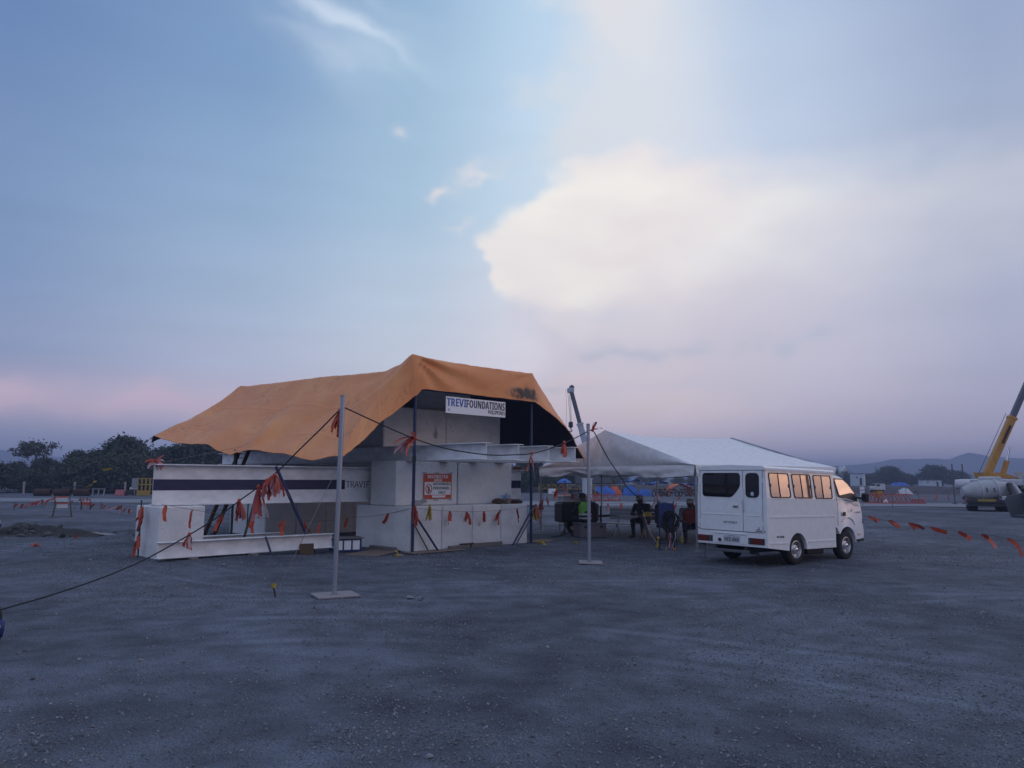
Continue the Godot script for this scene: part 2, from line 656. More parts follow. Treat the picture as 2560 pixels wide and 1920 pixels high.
func gravel_pictures() -> Array:
	# crushed grey stone with dust between: speckle over soft patches
	var n := 1024
	var a := make_noise(31, 0.055, 3)
	a.noise_type = FastNoiseLite.TYPE_CELLULAR
	a.cellular_return_type = FastNoiseLite.RETURN_DISTANCE
	var ca := a.get_seamless_image(n, n).get_data()
	var cb := make_noise(32, 0.02, 5).get_seamless_image(n, n).get_data()
	var cc := make_noise(33, 0.16, 2).get_seamless_image(n, n).get_data()
	var d := PackedByteArray()
	d.resize(n * n * 3)
	var hm := PackedByteArray()
	hm.resize(n * n)
	for i in n * n:
		var x: float = ca[i] / 255.0
		var y: float = cb[i] / 255.0
		var z: float = cc[i] / 255.0
		var dusty := sstep(0.42, 0.62, y)
		var k := 0.60 + 0.26 * z + 0.18 * (1.0 - x) * (1.0 - dusty) + 0.10 * dusty
		if z > 0.74:
			k += 0.16
		elif z < 0.24:
			k -= 0.14
		k = clampf(k, 0.1, 1.0)
		d[i * 3] = int(k * 250)
		d[i * 3 + 1] = int(k * 252)
		d[i * 3 + 2] = int(k * 255)
		hm[i] = int(clampf((1.0 - x) * (1.0 - 0.7 * dusty) * 0.7 + z * 0.3, 0, 1) * 255)
	return [ImageTexture.create_from_image(Image.create_from_data(n, n, false, Image.FORMAT_RGB8, d)), ImageTexture.create_from_image(Image.create_from_data(n, n, false, Image.FORMAT_L8, hm))]


func patch_picture() -> ImageTexture:
	# larger patches: pale trodden dust, darker coarse stone, faint wheel tracks
	var n := 1024
	var ca := make_noise(41, 0.007, 6).get_seamless_image(n, n).get_data()
	var cb := make_noise(42, 0.045, 5).get_seamless_image(n, n).get_data()
	var tracks := [[2.0, 1.4, 0.5, 1.0], [6.5, 2.2, 2.0, 0.8], [11.0, 1.6, 4.0, 1.0], [16.0, 2.8, 1.0, 0.9], [19.5, 1.2, 3.0, 0.8], [24.0, 2.0, 5.2, 1.0], [27.5, 2.6, 0.2, 0.7]]
	var d := PackedByteArray()
	d.resize(n * n * 3)
	for y in n:
		for x in n:
			var i := y * n + x
			var k: float = 0.80 + 0.30 * (ca[i] / 255.0 - 0.5) + 0.26 * (cb[i] / 255.0 - 0.5)
			# wheel tracks: packed pale dust between rough shoulders
			var zm := y * 30.0 / n
			var ph := TAU * x / n
			for tr in tracks:
				var dz: float = absf(fposmod(zm - tr[0] - tr[1] * sin(ph + tr[2]) - 0.4 * tr[1] * sin(2.0 * ph + tr[0]) + 15.0, 30.0) - 15.0)
				if dz < 1.3:
					var e: float = absf(dz - 0.68) + 0.10 * (cb[i] / 255.0 - 0.5)
					k += (0.075 * exp(-e * e * 90.0) - 0.045 * exp(-(e - 0.2) * (e - 0.2) * 160.0)) * tr[3] * sstep(0.3, 0.6, ca[i] / 255.0)
			k = clampf(k, 0.0, 1.0)
			d[i * 3] = int(k * 252)
			d[i * 3 + 1] = int(k * 253)
			d[i * 3 + 2] = int(k * 255)
	return ImageTexture.create_from_image(Image.create_from_data(n, n, false, Image.FORMAT_RGB8, d))


func tarp_picture() -> ImageTexture:
	# orange laminated tarpaulin: faded patches and faint crease lines of its folds
	var n := 1024
	var ca := make_noise(51, 0.006, 5).get_seamless_image(n, n).get_data()
	var cb := make_noise(52, 0.09, 3).get_seamless_image(n, n).get_data()
	var d := PackedByteArray()
	d.resize(n * n * 3)
	for y in n:
		for x in n:
			var i := y * n + x
			var k: float = 0.90 + 0.16 * (ca[i] / 255.0 - 0.5) + 0.07 * (cb[i] / 255.0 - 0.5)
			var fade := sstep(0.55, 0.8, ca[i] / 255.0) * 0.10
			d[i * 3] = int(clampf(k, 0, 1) * 255)
			d[i * 3 + 1] = int(clampf(k + fade, 0, 1) * 255)
			d[i * 3 + 2] = int(clampf(k + fade * 1.3, 0, 1) * 255)
	return ImageTexture.create_from_image(Image.create_from_data(n, n, false, Image.FORMAT_RGB8, d))


func make_materials() -> void:
	var gp := gravel_pictures()
	var fine := gray_tex(61, 0.03, 512, 5, 0.78, 1.0)
	var soft := gray_tex(62, 0.008, 512, 4, 0.82, 1.0)
	var cloth := gray_tex(63, 0.02, 512, 4, 0.88, 1.0)
	var g := textured(mat(0.292, 0.322, 0.382, 0.95), gp[0], 1.0 / 3.1)
	bumped(g, gp[1], 3.2)
	g.detail_enabled = true
	g.detail_blend_mode = BaseMaterial3D.BLEND_MODE_MUL
	g.detail_uv_layer = BaseMaterial3D.DETAIL_UV_2
	g.detail_albedo = patch_picture()
	g.uv2_triplanar = true
	g.uv2_world_triplanar = true
	g.uv2_scale = Vector3.ONE / 30.0
	g.metallic_specular = 0.3
	M.ground = g
	M.road = bumped(textured(mat(0.300, 0.330, 0.370, 0.95), gp[0], 1.0 / 4.0), gp[1], 1.0)
	M.bank = bumped(textured(mat(0.105, 0.098, 0.115, 1.0), gp[0], 1.0 / 5.0), gp[1], 4.0)
	var st := mat(1, 1, 1, 0.9)
	st.vertex_color_use_as_albedo = true
	M.stone = textured(st, fine, 3.0, false)
	M.block = bumped(textured(mat(0.84, 0.85, 0.87, 0.85), stain_tex(71), 0.55), fine, 0.35)
	M.block_b = bumped(textured(mat(0.79, 0.81, 0.84, 0.85), stain_tex(75), 0.62), fine, 0.35)
	M.drip = mat(0.34, 0.34, 0.35, 0.9)
	M.grime = bumped(textured(mat(0.20, 0.19, 0.18, 0.95), fine, 1.4), fine, 0.3)
	M.white_steel = textured(mat(0.90, 0.91, 0.93, 0.42), soft, 0.7)
	M.navy = textured(mat(0.014, 0.020, 0.085, 0.45), soft, 0.8)
	M.blue_pipe = textured(mat(0.020, 0.035, 0.120, 0.45), fine, 2.0)
	M.dark_pipe = mat(0.02, 0.035, 0.035, 0.5)
	M.rust = bumped(textured(mat(0.070, 0.030, 0.020, 0.9), fine, 2.0), fine, 0.3)
	M.galv = textured(mat(0.46, 0.50, 0.57, 0.40, 0.75), fine, 3.0)
	M.steel = textured(mat(0.40, 0.42, 0.45, 0.45, 0.6), fine, 3.0)
	var tp := tarp_picture()
	M.tarp = bumped(textured(mat(0.88, 0.330, 0.108, 0.50), tp, 1.0 / 4.0), cloth, 0.5)
	M.tarp_inner = textured(mat(0.022, 0.028, 0.060, 0.65), cloth, 0.5)
	M.soot = textured(mat(0.05, 0.04, 0.035, 0.9), fine, 1.6)
	M.canvas = textured(mat(0.90, 0.90, 0.91, 0.6), cloth, 0.5)
	M.canvas.backlight_enabled = true
	M.canvas.backlight = Color(0.10, 0.10, 0.105)
	M.ply = bumped(textured(mat(0.27, 0.20, 0.17, 0.85), fine, 1.2), fine, 0.2)
	M.plank = bumped(textured(mat(0.21, 0.19, 0.18, 0.9), fine, 1.5), fine, 0.3)
	M.board = bumped(textured(mat(0.34, 0.31, 0.32, 0.85), fine, 1.2), fine, 0.2)
	M.brown = textured(mat(0.10, 0.065, 0.035, 0.85), fine, 2.0)
	M.tape = mat(0.46, 0.060, 0.022, 0.45)
	M.tape.backlight_enabled = true
	M.tape.backlight = Color(0.35, 0.06, 0.02)
	M.tape_pink = mat(0.44, 0.13, 0.15, 0.5)
	M.tape_pink.backlight_enabled = true
	M.tape_pink.backlight = Color(0.3, 0.1, 0.1)
	M.tape_pale = mat(0.50, 0.33, 0.34, 0.5)
	M.tape_yellow = mat(0.46, 0.33, 0.04, 0.5)
	M.black = mat(0.008, 0.008, 0.010, 0.55)
	M.cable = mat(0.010, 0.011, 0.014, 0.6)
	M.string = mat(0.10, 0.10, 0.10, 0.9)
	M.paint = mat(0.90, 0.91, 0.92, 0.26)
	M.paint.clearcoat_enabled = true
	M.paint.clearcoat = 1.0
	M.paint.clearcoat_roughness = 0.03
	textured(M.paint, gray_tex(64, 0.02, 512, 6, 0.955, 1.0), 0.5, false)
	M.trim_black = mat(0.012, 0.012, 0.014, 0.4)
	M.rubber = bumped(mat(0.014, 0.014, 0.016, 0.85), fine, 0.2)
	M.rim = mat(0.50, 0.51, 0.53, 0.32, 0.8)
	M.chrome = mat(0.75, 0.76, 0.78, 0.12, 1.0)
	M.film = mat(0.56, 0.52, 0.49, 0.02, 1.0)       # mirror film on the side glass
	M.film_dark = mat(0.46, 0.43, 0.41, 0.03, 1.0)
	M.glass = mat(0.006, 0.007, 0.010, 0.04)
	M.red_lens = mat(0.16, 0.010, 0.010, 0.12)
	M.grey_lens = mat(0.10, 0.10, 0.11, 0.2)
	M.amber = mat(0.80, 0.62, 0.45, 0.15)
	M.plate = mat(0.55, 0.57, 0.60, 0.4)
	M.ink = mat(0.020, 0.024, 0.075, 0.6)
	M.ink_black = mat(0.010, 0.010, 0.012, 0.6)
	M.sign_white = mat(0.78, 0.79, 0.81, 0.45)
	M.sign_blue = mat(0.05, 0.13, 0.40, 0.5)
	M.sign_grey = mat(0.055, 0.065, 0.11, 0.5)
	M.sign_red = mat(0.52, 0.075, 0.030, 0.45)
	M.tape_grey = mat(0.33, 0.34, 0.35, 0.5)
	M.blue_tarp = textured(mat(0.030, 0.14, 0.52, 0.6), cloth, 0.6)
	M.orange_tarp = textured(mat(0.70, 0.12, 0.03, 0.6), cloth, 0.6)
	M.blue_board = textured(mat(0.020, 0.040, 0.17, 0.5), fine, 1.0)
	M.crane_yellow = textured(mat(0.58, 0.27, 0.025, 0.45), soft, 0.3)
	M.crane_grey = mat(0.09, 0.10, 0.13, 0.45)
	M.crane_pale = mat(0.42, 0.46, 0.52, 0.45)
	M.drum = bumped(textured(mat(0.50, 0.52, 0.56, 0.7), stain_tex(83), 0.9), fine, 0.6)
	M.white_body = textured(mat(0.62, 0.64, 0.68, 0.5), soft, 0.5)
	M.dark_body = mat(0.025, 0.026, 0.032, 0.6)
	M.machine_grey = mat(0.10, 0.105, 0.12, 0.6)
	M.house = mat(0.50, 0.56, 0.62, 0.8)
	M.roof_grey = mat(0.20, 0.22, 0.26, 0.7)
	M.pane_dark = mat(0.03, 0.04, 0.06, 0.2)
	M.red_steel = mat(0.45, 0.045, 0.025, 0.5)
	M.yellow_steel = mat(0.36, 0.235, 0.04, 0.5)
	M.soil = bumped(textured(mat(0.085, 0.080, 0.075, 1.0), gp[0], 1.0 / 1.5), gp[1], 3.0)
	M.sand = textured(mat(0.42, 0.37, 0.38, 1.0), fine, 2.0)
	M.green_vest = mat(0.16, 0.44, 0.06, 0.6)
	M.orange_vest = mat(0.22, 0.042, 0.02, 0.6)
	M.reflective = mat(0.55, 0.56, 0.58, 0.35, 0.3)
	var bd := mat(1, 1, 1, 0.75)
	bd.vertex_color_use_as_albedo = true
	M.body = bd
	M.cap_pale = mat(0.42, 0.40, 0.34, 0.8)
	M.hair = mat(0.008, 0.007, 0.008, 0.7)
	M.carton = textured(mat(0.22, 0.20, 0.22, 0.8), fine, 2.0)
	M.trunk = bumped(textured(mat(0.055, 0.045, 0.04, 0.95), fine, 1.5), fine, 1.0)
	M.hill = textured(mat(0.065, 0.095, 0.085, 1.0), gray_tex(66, 0.02, 512, 6, 0.5, 1.0), 0.008)
	M.leaf = []
	for c in [[0.020, 0.034, 0.022], [0.026, 0.040, 0.026], [0.032, 0.050, 0.026], [0.038, 0.046, 0.034]]:
		var lf := mat(c[0], c[1], c[2], 0.7)
		lf.backlight_enabled = true
		lf.backlight = Color(0.08, 0.12, 0.05)
		M.leaf.append(lf)
	M.grass = mat(0.045, 0.055, 0.035, 0.9)
	M.bottle = mat(0.30, 0.42, 0.62, 0.2)


# ---------------------------------------------------------------- ground and far land
func build_ground() -> void:
	var xs := []
	var x := 0.0
	var st := 0.22
	while x < 3600.0:
		xs.append(x)
		if x > 18.0:
			st *= 1.16
		x += st
	var ax := []
	for i in range(xs.size() - 1, 0, -1):
		ax.append(-xs[i])
	ax.append_array(xs)
	var az := []
	var z := 0.0
	st = 0.2
	while z < 3600.0:
		az.append(-z)
		if z > 26.0:
			st *= 1.15
		z += st
	var zs := []
	z = 0.5
	while z < 1200.0:
		zs.append(z)
		z *= 1.5
	zs.reverse()
	zs.append_array(az)
	var mb := MB.new()
	for b in zs:
		for a in ax:
			var hx := ground_at(a + 0.1, b) - ground_at(a - 0.1, b)
			var hz := ground_at(a, b + 0.1) - ground_at(a, b - 0.1)
			mb.v.append(Vector3(a, ground_at(a, b), b))
			mb.n.append(Vector3(-hx / 0.2, 1, -hz / 0.2).normalized())
			mb.uv.append(Vector2(a, b))
	var w := ax.size()
	for j in zs.size() - 1:
		for i in w - 1:
			var q := j * w + i
			mb.face(q, q + 1, q + w + 1)
			mb.face(q, q + w + 1, q + w)
	structure("ground", mb, M.ground)


func strip(pts_near: Array, pts_far: Array, y: float) -> MB:
	var mb := MB.new()
	var g := []
	for p in pts_near:
		g.append(Vector3(p[0], y, p[1]))
	for p in pts_far:
		g.append(Vector3(p[0], y, p[1]))
	mb.sheet(g, pts_near.size() - 1, 1)
	return mb


func build_far_land() -> void:
	# pale haul road that crosses behind everything
	var near := []
	var far := []
	var q := make_noise(9, 0.06, 3)
	for i in 41:
		var x := -80.0 + i * 5.0
		near.append([x, -47.5 + q.get_noise_1d(x) * 2.2 - absf(x) * 0.03])
		far.append([x, -56.0 + q.get_noise_1d(x + 300) * 2.5 - absf(x) * 0.02])
	structure("haul_road", strip(near, far, 0.03), M.road)
	# long low bank of dug soil far off on the right half
	var mb := MB.new()
	var g := []
	for j in 9:
		for i in 91:
			var x := -12.0 + i * 3.0
			var t := j / 8.0
			var h := sin(t * PI) * (0.95 + 0.45 * q.get_noise_2d(x * 1.6, j * 9.0)) * sstep(-12.0, 0.0, x)
			g.append(Vector3(x, -0.05 + h, -92.0 - t * 9.0 - x * 0.10 + q.get_noise_1d(x + 90) * 3.0))
	mb.sheet(g, 90, 8)
	structure("soil_bank", mb, M.bank)
	# mountains: real relief, far away in the haze
	mountain([[-300, 0.0], [-100, 6.0], [100, 10.0], [250, 15.0], [380, 18.0], [470, 22.0], [533, 27.0], [560, 31.0], [582, 35.0], [610, 36.0], [644, 36.5], [668, 35.0], [680, 36.0], [688, 41.0], [696, 47.0], [706, 46.0], [723, 43.0], [742, 39.0], [785, 38.0], [900, 40.0], [1000, 36.0], [1200, 20.0]], -1180.0, 101)
	mountain([[-1500, 24.0], [-1200, 38.0], [-1000, 44.0], [-900, 46.0], [-820, 44.0], [-760, 36.0], [-700, 30.0], [-600, 22.0], [-420, 10.0], [-300, 2.0]], -1240.0, 107)


func mountain(profile: Array, zc: float, s: int) -> void:
	var q := make_noise(s, 0.012, 5)
	var mb := MB.new()
	var g := []
	var x0: float = profile[0][0]
	var x1: float = profile[-1][0]
	var nx := 150
	for j in 15:
		var t := j / 14.0
		for i in nx + 1:
			var x := lerpf(x0, x1, float(i) / nx)
			var ridge := pl(profile, x) + q.get_noise_1d(x * 3.0) * 1.6
			var up := 1.0 - absf(t - 0.5) * 2.0
			var h := ridge * pow(up, 0.8) * (1.0 + 0.5 * (1.0 - up) * q.get_noise_2d(x * 1.4, t * 160.0))
			g.append(Vector3(x, -1.0 + maxf(h, 0.0), zc + (0.5 - t) * 420.0 + q.get_noise_2d(x, t * 50.0) * 20.0))
	mb.sheet(g, nx, 14)
	structure("mountains", mb, M.hill)


# ---------------------------------------------------------------- the stack of blocks and beams
func concrete_block(label: String, u0: float, u1: float, v0: float, v1: float, y0: float, y1: float, m: Material, group := "", raised := 0.0) -> Node3D:
	var c := place((u0 + u1) * 0.5, (v0 + v1) * 0.5, y0 + raised)
	var t := thing("concrete_block", label, "concrete block", c, STACK_TURN, group)
	var s := Vector3(u1 - u0 - 0.012, y1 - y0 - 0.004, absf(v1 - v0) - 0.012)
	# slightly uneven cast faces with worn edges
	var mb := MB.new()
	mb.box(Vector3(0, s.y * 0.5, 0), s, 0.022)
	var q := make_noise(int(u0 * 31.0 + v0 * 17.0 + y0 * 7.0) + 200, 0.9, 3)
	for i in mb.v.size():
		var p := mb.v[i]
		mb.v[i] = p + Vector3(q.get_noise_3d(p.x, p.y, p.z + 5.0), 0.0, q.get_noise_3d(p.x + 9.0, p.y, p.z)) * 0.018
	obj("body", mb, m, t)
	# lifting loop cast into the top
	var lp := MB.new()
	var arc := []
	for k in 9:
		var a := PI * k / 8.0
		arc.append(Vector3(cos(a) * 0.07, s.y - 0.03 + sin(a) * 0.0299, 0))
	lp.tube(arc, 0.008, 6)
	obj("lifting_loop", lp, M.rust, t)
	return t


func i_beam(called: String, label: String, length: float, h: float, w: float, tf: float, tw: float, at: Vector3, turn: float, group := "", stiff := 0) -> Node3D:
	var t := thing(called, label, "steel beam", at, turn, group)
	obj("flange", MB.new().box(Vector3(0, tf * 0.5, 0), Vector3(length, tf, w), 0.003), M.white_steel, t)
	obj("flange", MB.new().box(Vector3(0, h - tf * 0.5, 0), Vector3(length, tf, w), 0.003), M.white_steel, t)
	obj("web", MB.new().box(Vector3(0, h * 0.5, 0), Vector3(length - 0.004, h - 2.0 * tf - 0.001, tw)), M.white_steel, t)
	for k in stiff:
		for sd in [-1.0, 1.0]:
			var sw := (w - tw) * 0.5 - 0.012
			obj("stiffener", MB.new().box(Vector3((k + 0.5) / stiff * length - length * 0.5, h * 0.5, sd * (tw * 0.5 + sw * 0.5 + 0.0005)), Vector3(0.012, h - 2.0 * tf - 0.002, sw)), M.white_steel, t)
	return t


func build_block_stack() -> void:
	# bottom tier at the front: four blocks side by side
	var names := ["white concrete block at the near corner of the bottom tier, beside the blue post", "white concrete block of the bottom tier under the red and white sign", "white concrete block of the bottom tier, third along from the near corner post", "white concrete block closing the bottom tier at its far right end"]
	for k in 4:
		concrete_block(names[k], k * 0.947, (k + 1) * 0.947, -2.1, 0.0, 0.0, 1.0, M.block if k % 2 == 0 else M.block_b, "bottom tier blocks")
	var signed := concrete_block("white concrete block of the second tier carrying the red restricted area sign", -0.02, 1.83, -1.5, -0.49, 1.0, 2.02, M.block, "second tier blocks")
	var gp := PackedVector2Array()
	for i in 18:
		var a0 := TAU * i / 18.0
		gp.append(Vector2(-0.26 + cos(a0) * 0.20 * (1.0 + 0.25 * sin(a0 * 2.0 + 1.0)), 0.075 + sin(a0) * 0.06 * (1.0 + 0.3 * sin(a0 * 3.0))))
	obj("mortar_patch", MB.new().prism(gp, 0.505, 0.508), M.drip, signed)
	concrete_block("plain white concrete block of the second tier, right of the signed one", 1.85, 3.70, -1.5, -0.49, 1.0, 2.02, M.block_b, "second tier blocks")
	# far group under the other end of the beams
	var far_names := ["white concrete block seen past the stack below the long striped beam, near end", "white concrete block in the rear row under the tarpaulin, behind the striped beam"]
	for k in 4:
		concrete_block(far_names[mini(k, 1)], -0.2 + k * 0.96, -0.2 + (k + 1) * 0.96, -8.35, -6.2, 0.0, 1.0, M.block if k == 0 else M.block, "rear bottom tier blocks")
	for k in 2:
		concrete_block(["white concrete block of the rear second tier near the leaning ladder", "white concrete block of the rear second tier, hidden behind the third tier"][k], -0.1 + k * 1.9, 1.78 + k * 1.9, -7.8, -6.7, 1.0, 2.02, M.block, "rear second tier blocks")
	# left support of the long beam
	concrete_block("white concrete block carrying the free left end of the striped beam", -4.92, -4.02, -2.44, -1.28, 0.04, 1.07, M.block, "beam support blocks")
	# the long deep beam with a navy stripe
	var mb := i_beam("girder", "long deep white steel girder with a broad navy stripe", 10.2, 0.80, 0.30, 0.024, 0.016, place(0.22, -1.76, 1.075), STACK_TURN)
	mb.set_meta("category", "girder")
	for sd in [-1.0, 1.0]:
		obj("stripe", MB.new().box(Vector3(-2.935, 0.395, sd * 0.0095), Vector3(4.32, 0.215, 0.003)), M.navy, mb)
		obj("stripe", MB.new().box(Vector3(4.75, 0.395, sd * 0.0095), Vector3(0.68, 0.215, 0.003)), M.navy, mb)
	lettering("TRAVIF", 0.64, 0.15, M.ink, mb, Vector3(-0.42, 0.40, 0.0085), Basis(), 500)
	# upper beams reaching out over the front
	var us := [0.40, 1.36, 2.33, 3.25]
	var up_names := ["white I-beam on top of the second tier, first one beside the blue corner post", "white I-beam on the second tier, second along from the corner post", "white I-beam on the second tier, third along with a strip of tape", "white I-beam on the second tier, outermost one towards the white tent"]
	for k in 4:
		i_beam("upper_beam", up_names[k], 12.4, 0.352, 0.30, 0.016, 0.012, place(us[k], -4.15, 2.021), STACK_TURN + PI / 2, "upper beams", 0)
	# third and fourth tier of blocks under the tarpaulin
	for j in 5:
		for k in 2:
			var lab: String = ["pale third tier block above the signed one, with a grey drip mark", "pale third tier block right behind the company banner"][k] if j == 0 else "concrete block of the third tier hidden deep under the tarpaulin"
			var cb := concrete_block(lab, 0.42 + k * 1.98, 0.42 + (k + 1) * 1.98, -1.63 - (j + 1) * 1.02, -1.63 - j * 1.02, 2.375, 3.39, M.block if j == 0 else M.block, "third tier blocks")
			if j == 0 and k == 0:
				var dp := PackedVector2Array()
				for i in 20:
					var a0 := TAU * i / 20.0
					dp.append(Vector2(sin(a0) * 0.065 * (1.0 + 0.2 * sin(a0 * 3.0)), 0.36 + cos(a0) * 0.10 + (0.16 if cos(a0) > 0.96 else 0.0)))
				obj("drip_mark", MB.new().prism(dp, 0.509, 0.512, Transform3D(Basis(), Vector3(0.64, 0, 0))), M.drip, cb)
	for j in 4:
		concrete_block("concrete block of the topmost tier just below the tarpaulin", 1.60, 3.55, -1.95 - (j + 1) * 1.02, -1.95 - j * 1.02, 3.39, 4.02, M.block, "topmost tier blocks")
	# two white beams on the ground at the left
	i_beam("ground_beam", "white I-beam lying on the gravel in front of the girder support", 3.7, 0.30, 0.22, 0.014, 0.010, place(-3.17, -1.0, 0.13), STACK_TURN, "ground beams", 0)
	i_beam("ground_beam", "short end of a white I-beam sticking out behind the girder support", 3.2, 0.30, 0.22, 0.014, 0.010, place(-3.23, -2.62, 0.08), STACK_TURN, "ground beams", 0)
	for k in 3:
		obj_tag("timber_sleeper", MB.new().box(Vector3(0, 0.03, 0), Vector3(0.14, 0.10, 0.5), 0.01), M.plank, place(-4.4 + k * 1.2, -1.0, 0.05), STACK_TURN, "short timber sleeper packed under the white ground beam", "timber", "sleepers under the ground beam")
	for k in 2:
		obj_tag("timber_sleeper", MB.new().box(Vector3(0, 0.03, 0), Vector3(0.14, 0.10, 0.5), 0.01), M.plank, place(-4.4 + k * 2.0, -2.62, 0.0), STACK_TURN, "timber sleeper under the hidden white beam behind the support", "timber", "sleepers under the rear ground beam")
	# blue posts, rail and braces that carry the tarpaulin
	blue_post("blue tarpaulin post at the near corner of the stack", Vector3(0.02, 0, 0.10), 4.24)
	blue_post("blue tarpaulin post at the far right of the stack front", Vector3(3.90, 0, 0.0), 4.16)
	blue_post("blue tarpaulin post deep behind near the leaning ladder", Vector3(0.0, 0, -8.55), 4.2)
	blue_post("blue tarpaulin post at the rear right, hidden by the blocks", Vector3(3.95, 0, -8.55), 4.15)
	pipe("tarpaulin_rail", "blue pipe rail between the two front posts behind the banner", [Vector3(-0.05, 3.62, 0.12), Vector3(3.96, 3.62, 0.08)], 0.026, M.blue_pipe)
	pipe("tarpaulin_rail", "blue ridge pipe running back under the tarpaulin from the corner post", [Vector3(0.02, 4.02, 0.1), Vector3(0.0, 4.05, -8.55)], 0.022, M.blue_pipe)
	pipe("brace_pipe", "blue brace leaning from the corner post along the front blocks", [Vector3(0.05, 0.82, 0.14), Vector3(0.66, 0.01, 0.22)], 0.024, M.blue_pipe)
	pipe("brace_pipe", "thin dark rod running parallel to the corner post brace, close to the blocks", [Vector3(0.04, 0.68, 0.06), Vector3(0.5, 0.01, 0.07)], 0.014, M.dark_pipe)  # thin dark line alongside the blue brace, drawn as a rod near the blocks
	pipe("brace_pipe", "blue brace leaning from the right post back along the blocks", [Vector3(3.9, 0.95, 0.10), Vector3(3.02, 0.01, 0.22)], 0.024, M.blue_pipe)
	pipe("brace_pipe", "thin dark rod running parallel to the right post brace, close to the block face", [Vector3(3.9, 0.72, 0.06), Vector3(3.3, 0.01, 0.07)], 0.014, M.dark_pipe)  # dark line following the right post's brace, modelled as a narrow rod
	pipe("prop_pipe", "long blue prop leaning against the striped girder", [Vector3(-2.49, 1.86, -1.43), Vector3(-1.62, 0.02, -1.2)], 0.034, M.blue_pipe)
	pipe("prop_pipe", "short dark pipe standing askew behind the ground beam", [Vector3(-2.86, 1.06, -1.60), Vector3(-3.2, 0.02, -1.5)], 0.026, M.dark_pipe)
	pipe("prop_pipe", "short blue stub pipe in front of the ground beam", [Vector3(-2.95, 0.44, -0.86), Vector3(-2.86, 0.02, -0.7)], 0.022, M.blue_pipe)
	pipe("prop_pipe", "thin dark rod upright in the gap below the girder", [Vector3(-1.4, 1.05, -4.8), Vector3(-1.42, 0.0, -4.8)], 0.016, M.dark_pipe)
	pipe("prop_pipe", "dark upright pipe behind the girder under the tarpaulin eave", [Vector3(-2.0, 2.3, -4.4), Vector3(-2.0, 0.0, -4.4)], 0.03, M.dark_pipe)
	# leaning rusty ladder behind the girder
	var lad := thing("ladder", "rusty brown ladder leaning behind the striped girder", "ladder", place(0, 0, 0), STACK_TURN)
	var a := Vector3(-2.55, 0.0, -4.6)
	var b := Vector3(-1.50, 2.55, -4.75)
	var side := Vector3(0.24, 0.0, 0.0)
	for sd in [-0.5, 0.5]:
		obj("rail", MB.new().bar(a + side * sd, b + side * sd, 0.05, 0.085, 0.004), M.rust, lad)
	for k in 9:
		var p := a.lerp(b, (k + 0.6) / 9.2)
		obj("rung", MB.new().tube([p - side * 0.5, p + side * 0.5], 0.013, 6), M.galv, lad)
	build_signs()


func obj_tag(called: String, mb: MB, m: Material, at: Vector3, turn: float, label: String, category: String, group := "") -> MeshInstance3D:
	var o := obj(called, mb, m)
	o.position = at
	o.rotation.y = turn
	tag(o, label, category, group)
	return o


func blue_post(label: String, p: Vector3, h: float) -> void:
	var t := thing("tarpaulin_post", label, "post", place(p.x, p.z, 0), STACK_TURN, "tarpaulin posts")
	obj("pipe", MB.new().tube([Vector3(0, -0.03, 0), Vector3(0, h - 0.05, 0)], 0.036, 12), M.blue_pipe, t)
	obj("base_plate", MB.new().box(Vector3(0, 0.012, 0), Vector3(0.16, 0.02, 0.16), 0.003), M.blue_pipe, t)
	obj("joint_collar", MB.new().lathe([[0.044, 2.0], [0.044, 2.12]], 12), M.dark_pipe, t)


func pipe(called: String, label: String, pts: Array, r: float, m: Material) -> void:
	var t := obj(called, MB.new().tube(pts, r, 10), m)
	t.transform = Transform3D(Basis(Vector3.UP, STACK_TURN), place(0, 0, 0))
	tag(t, label, "pipe", called.replace("_", " ") + "s")


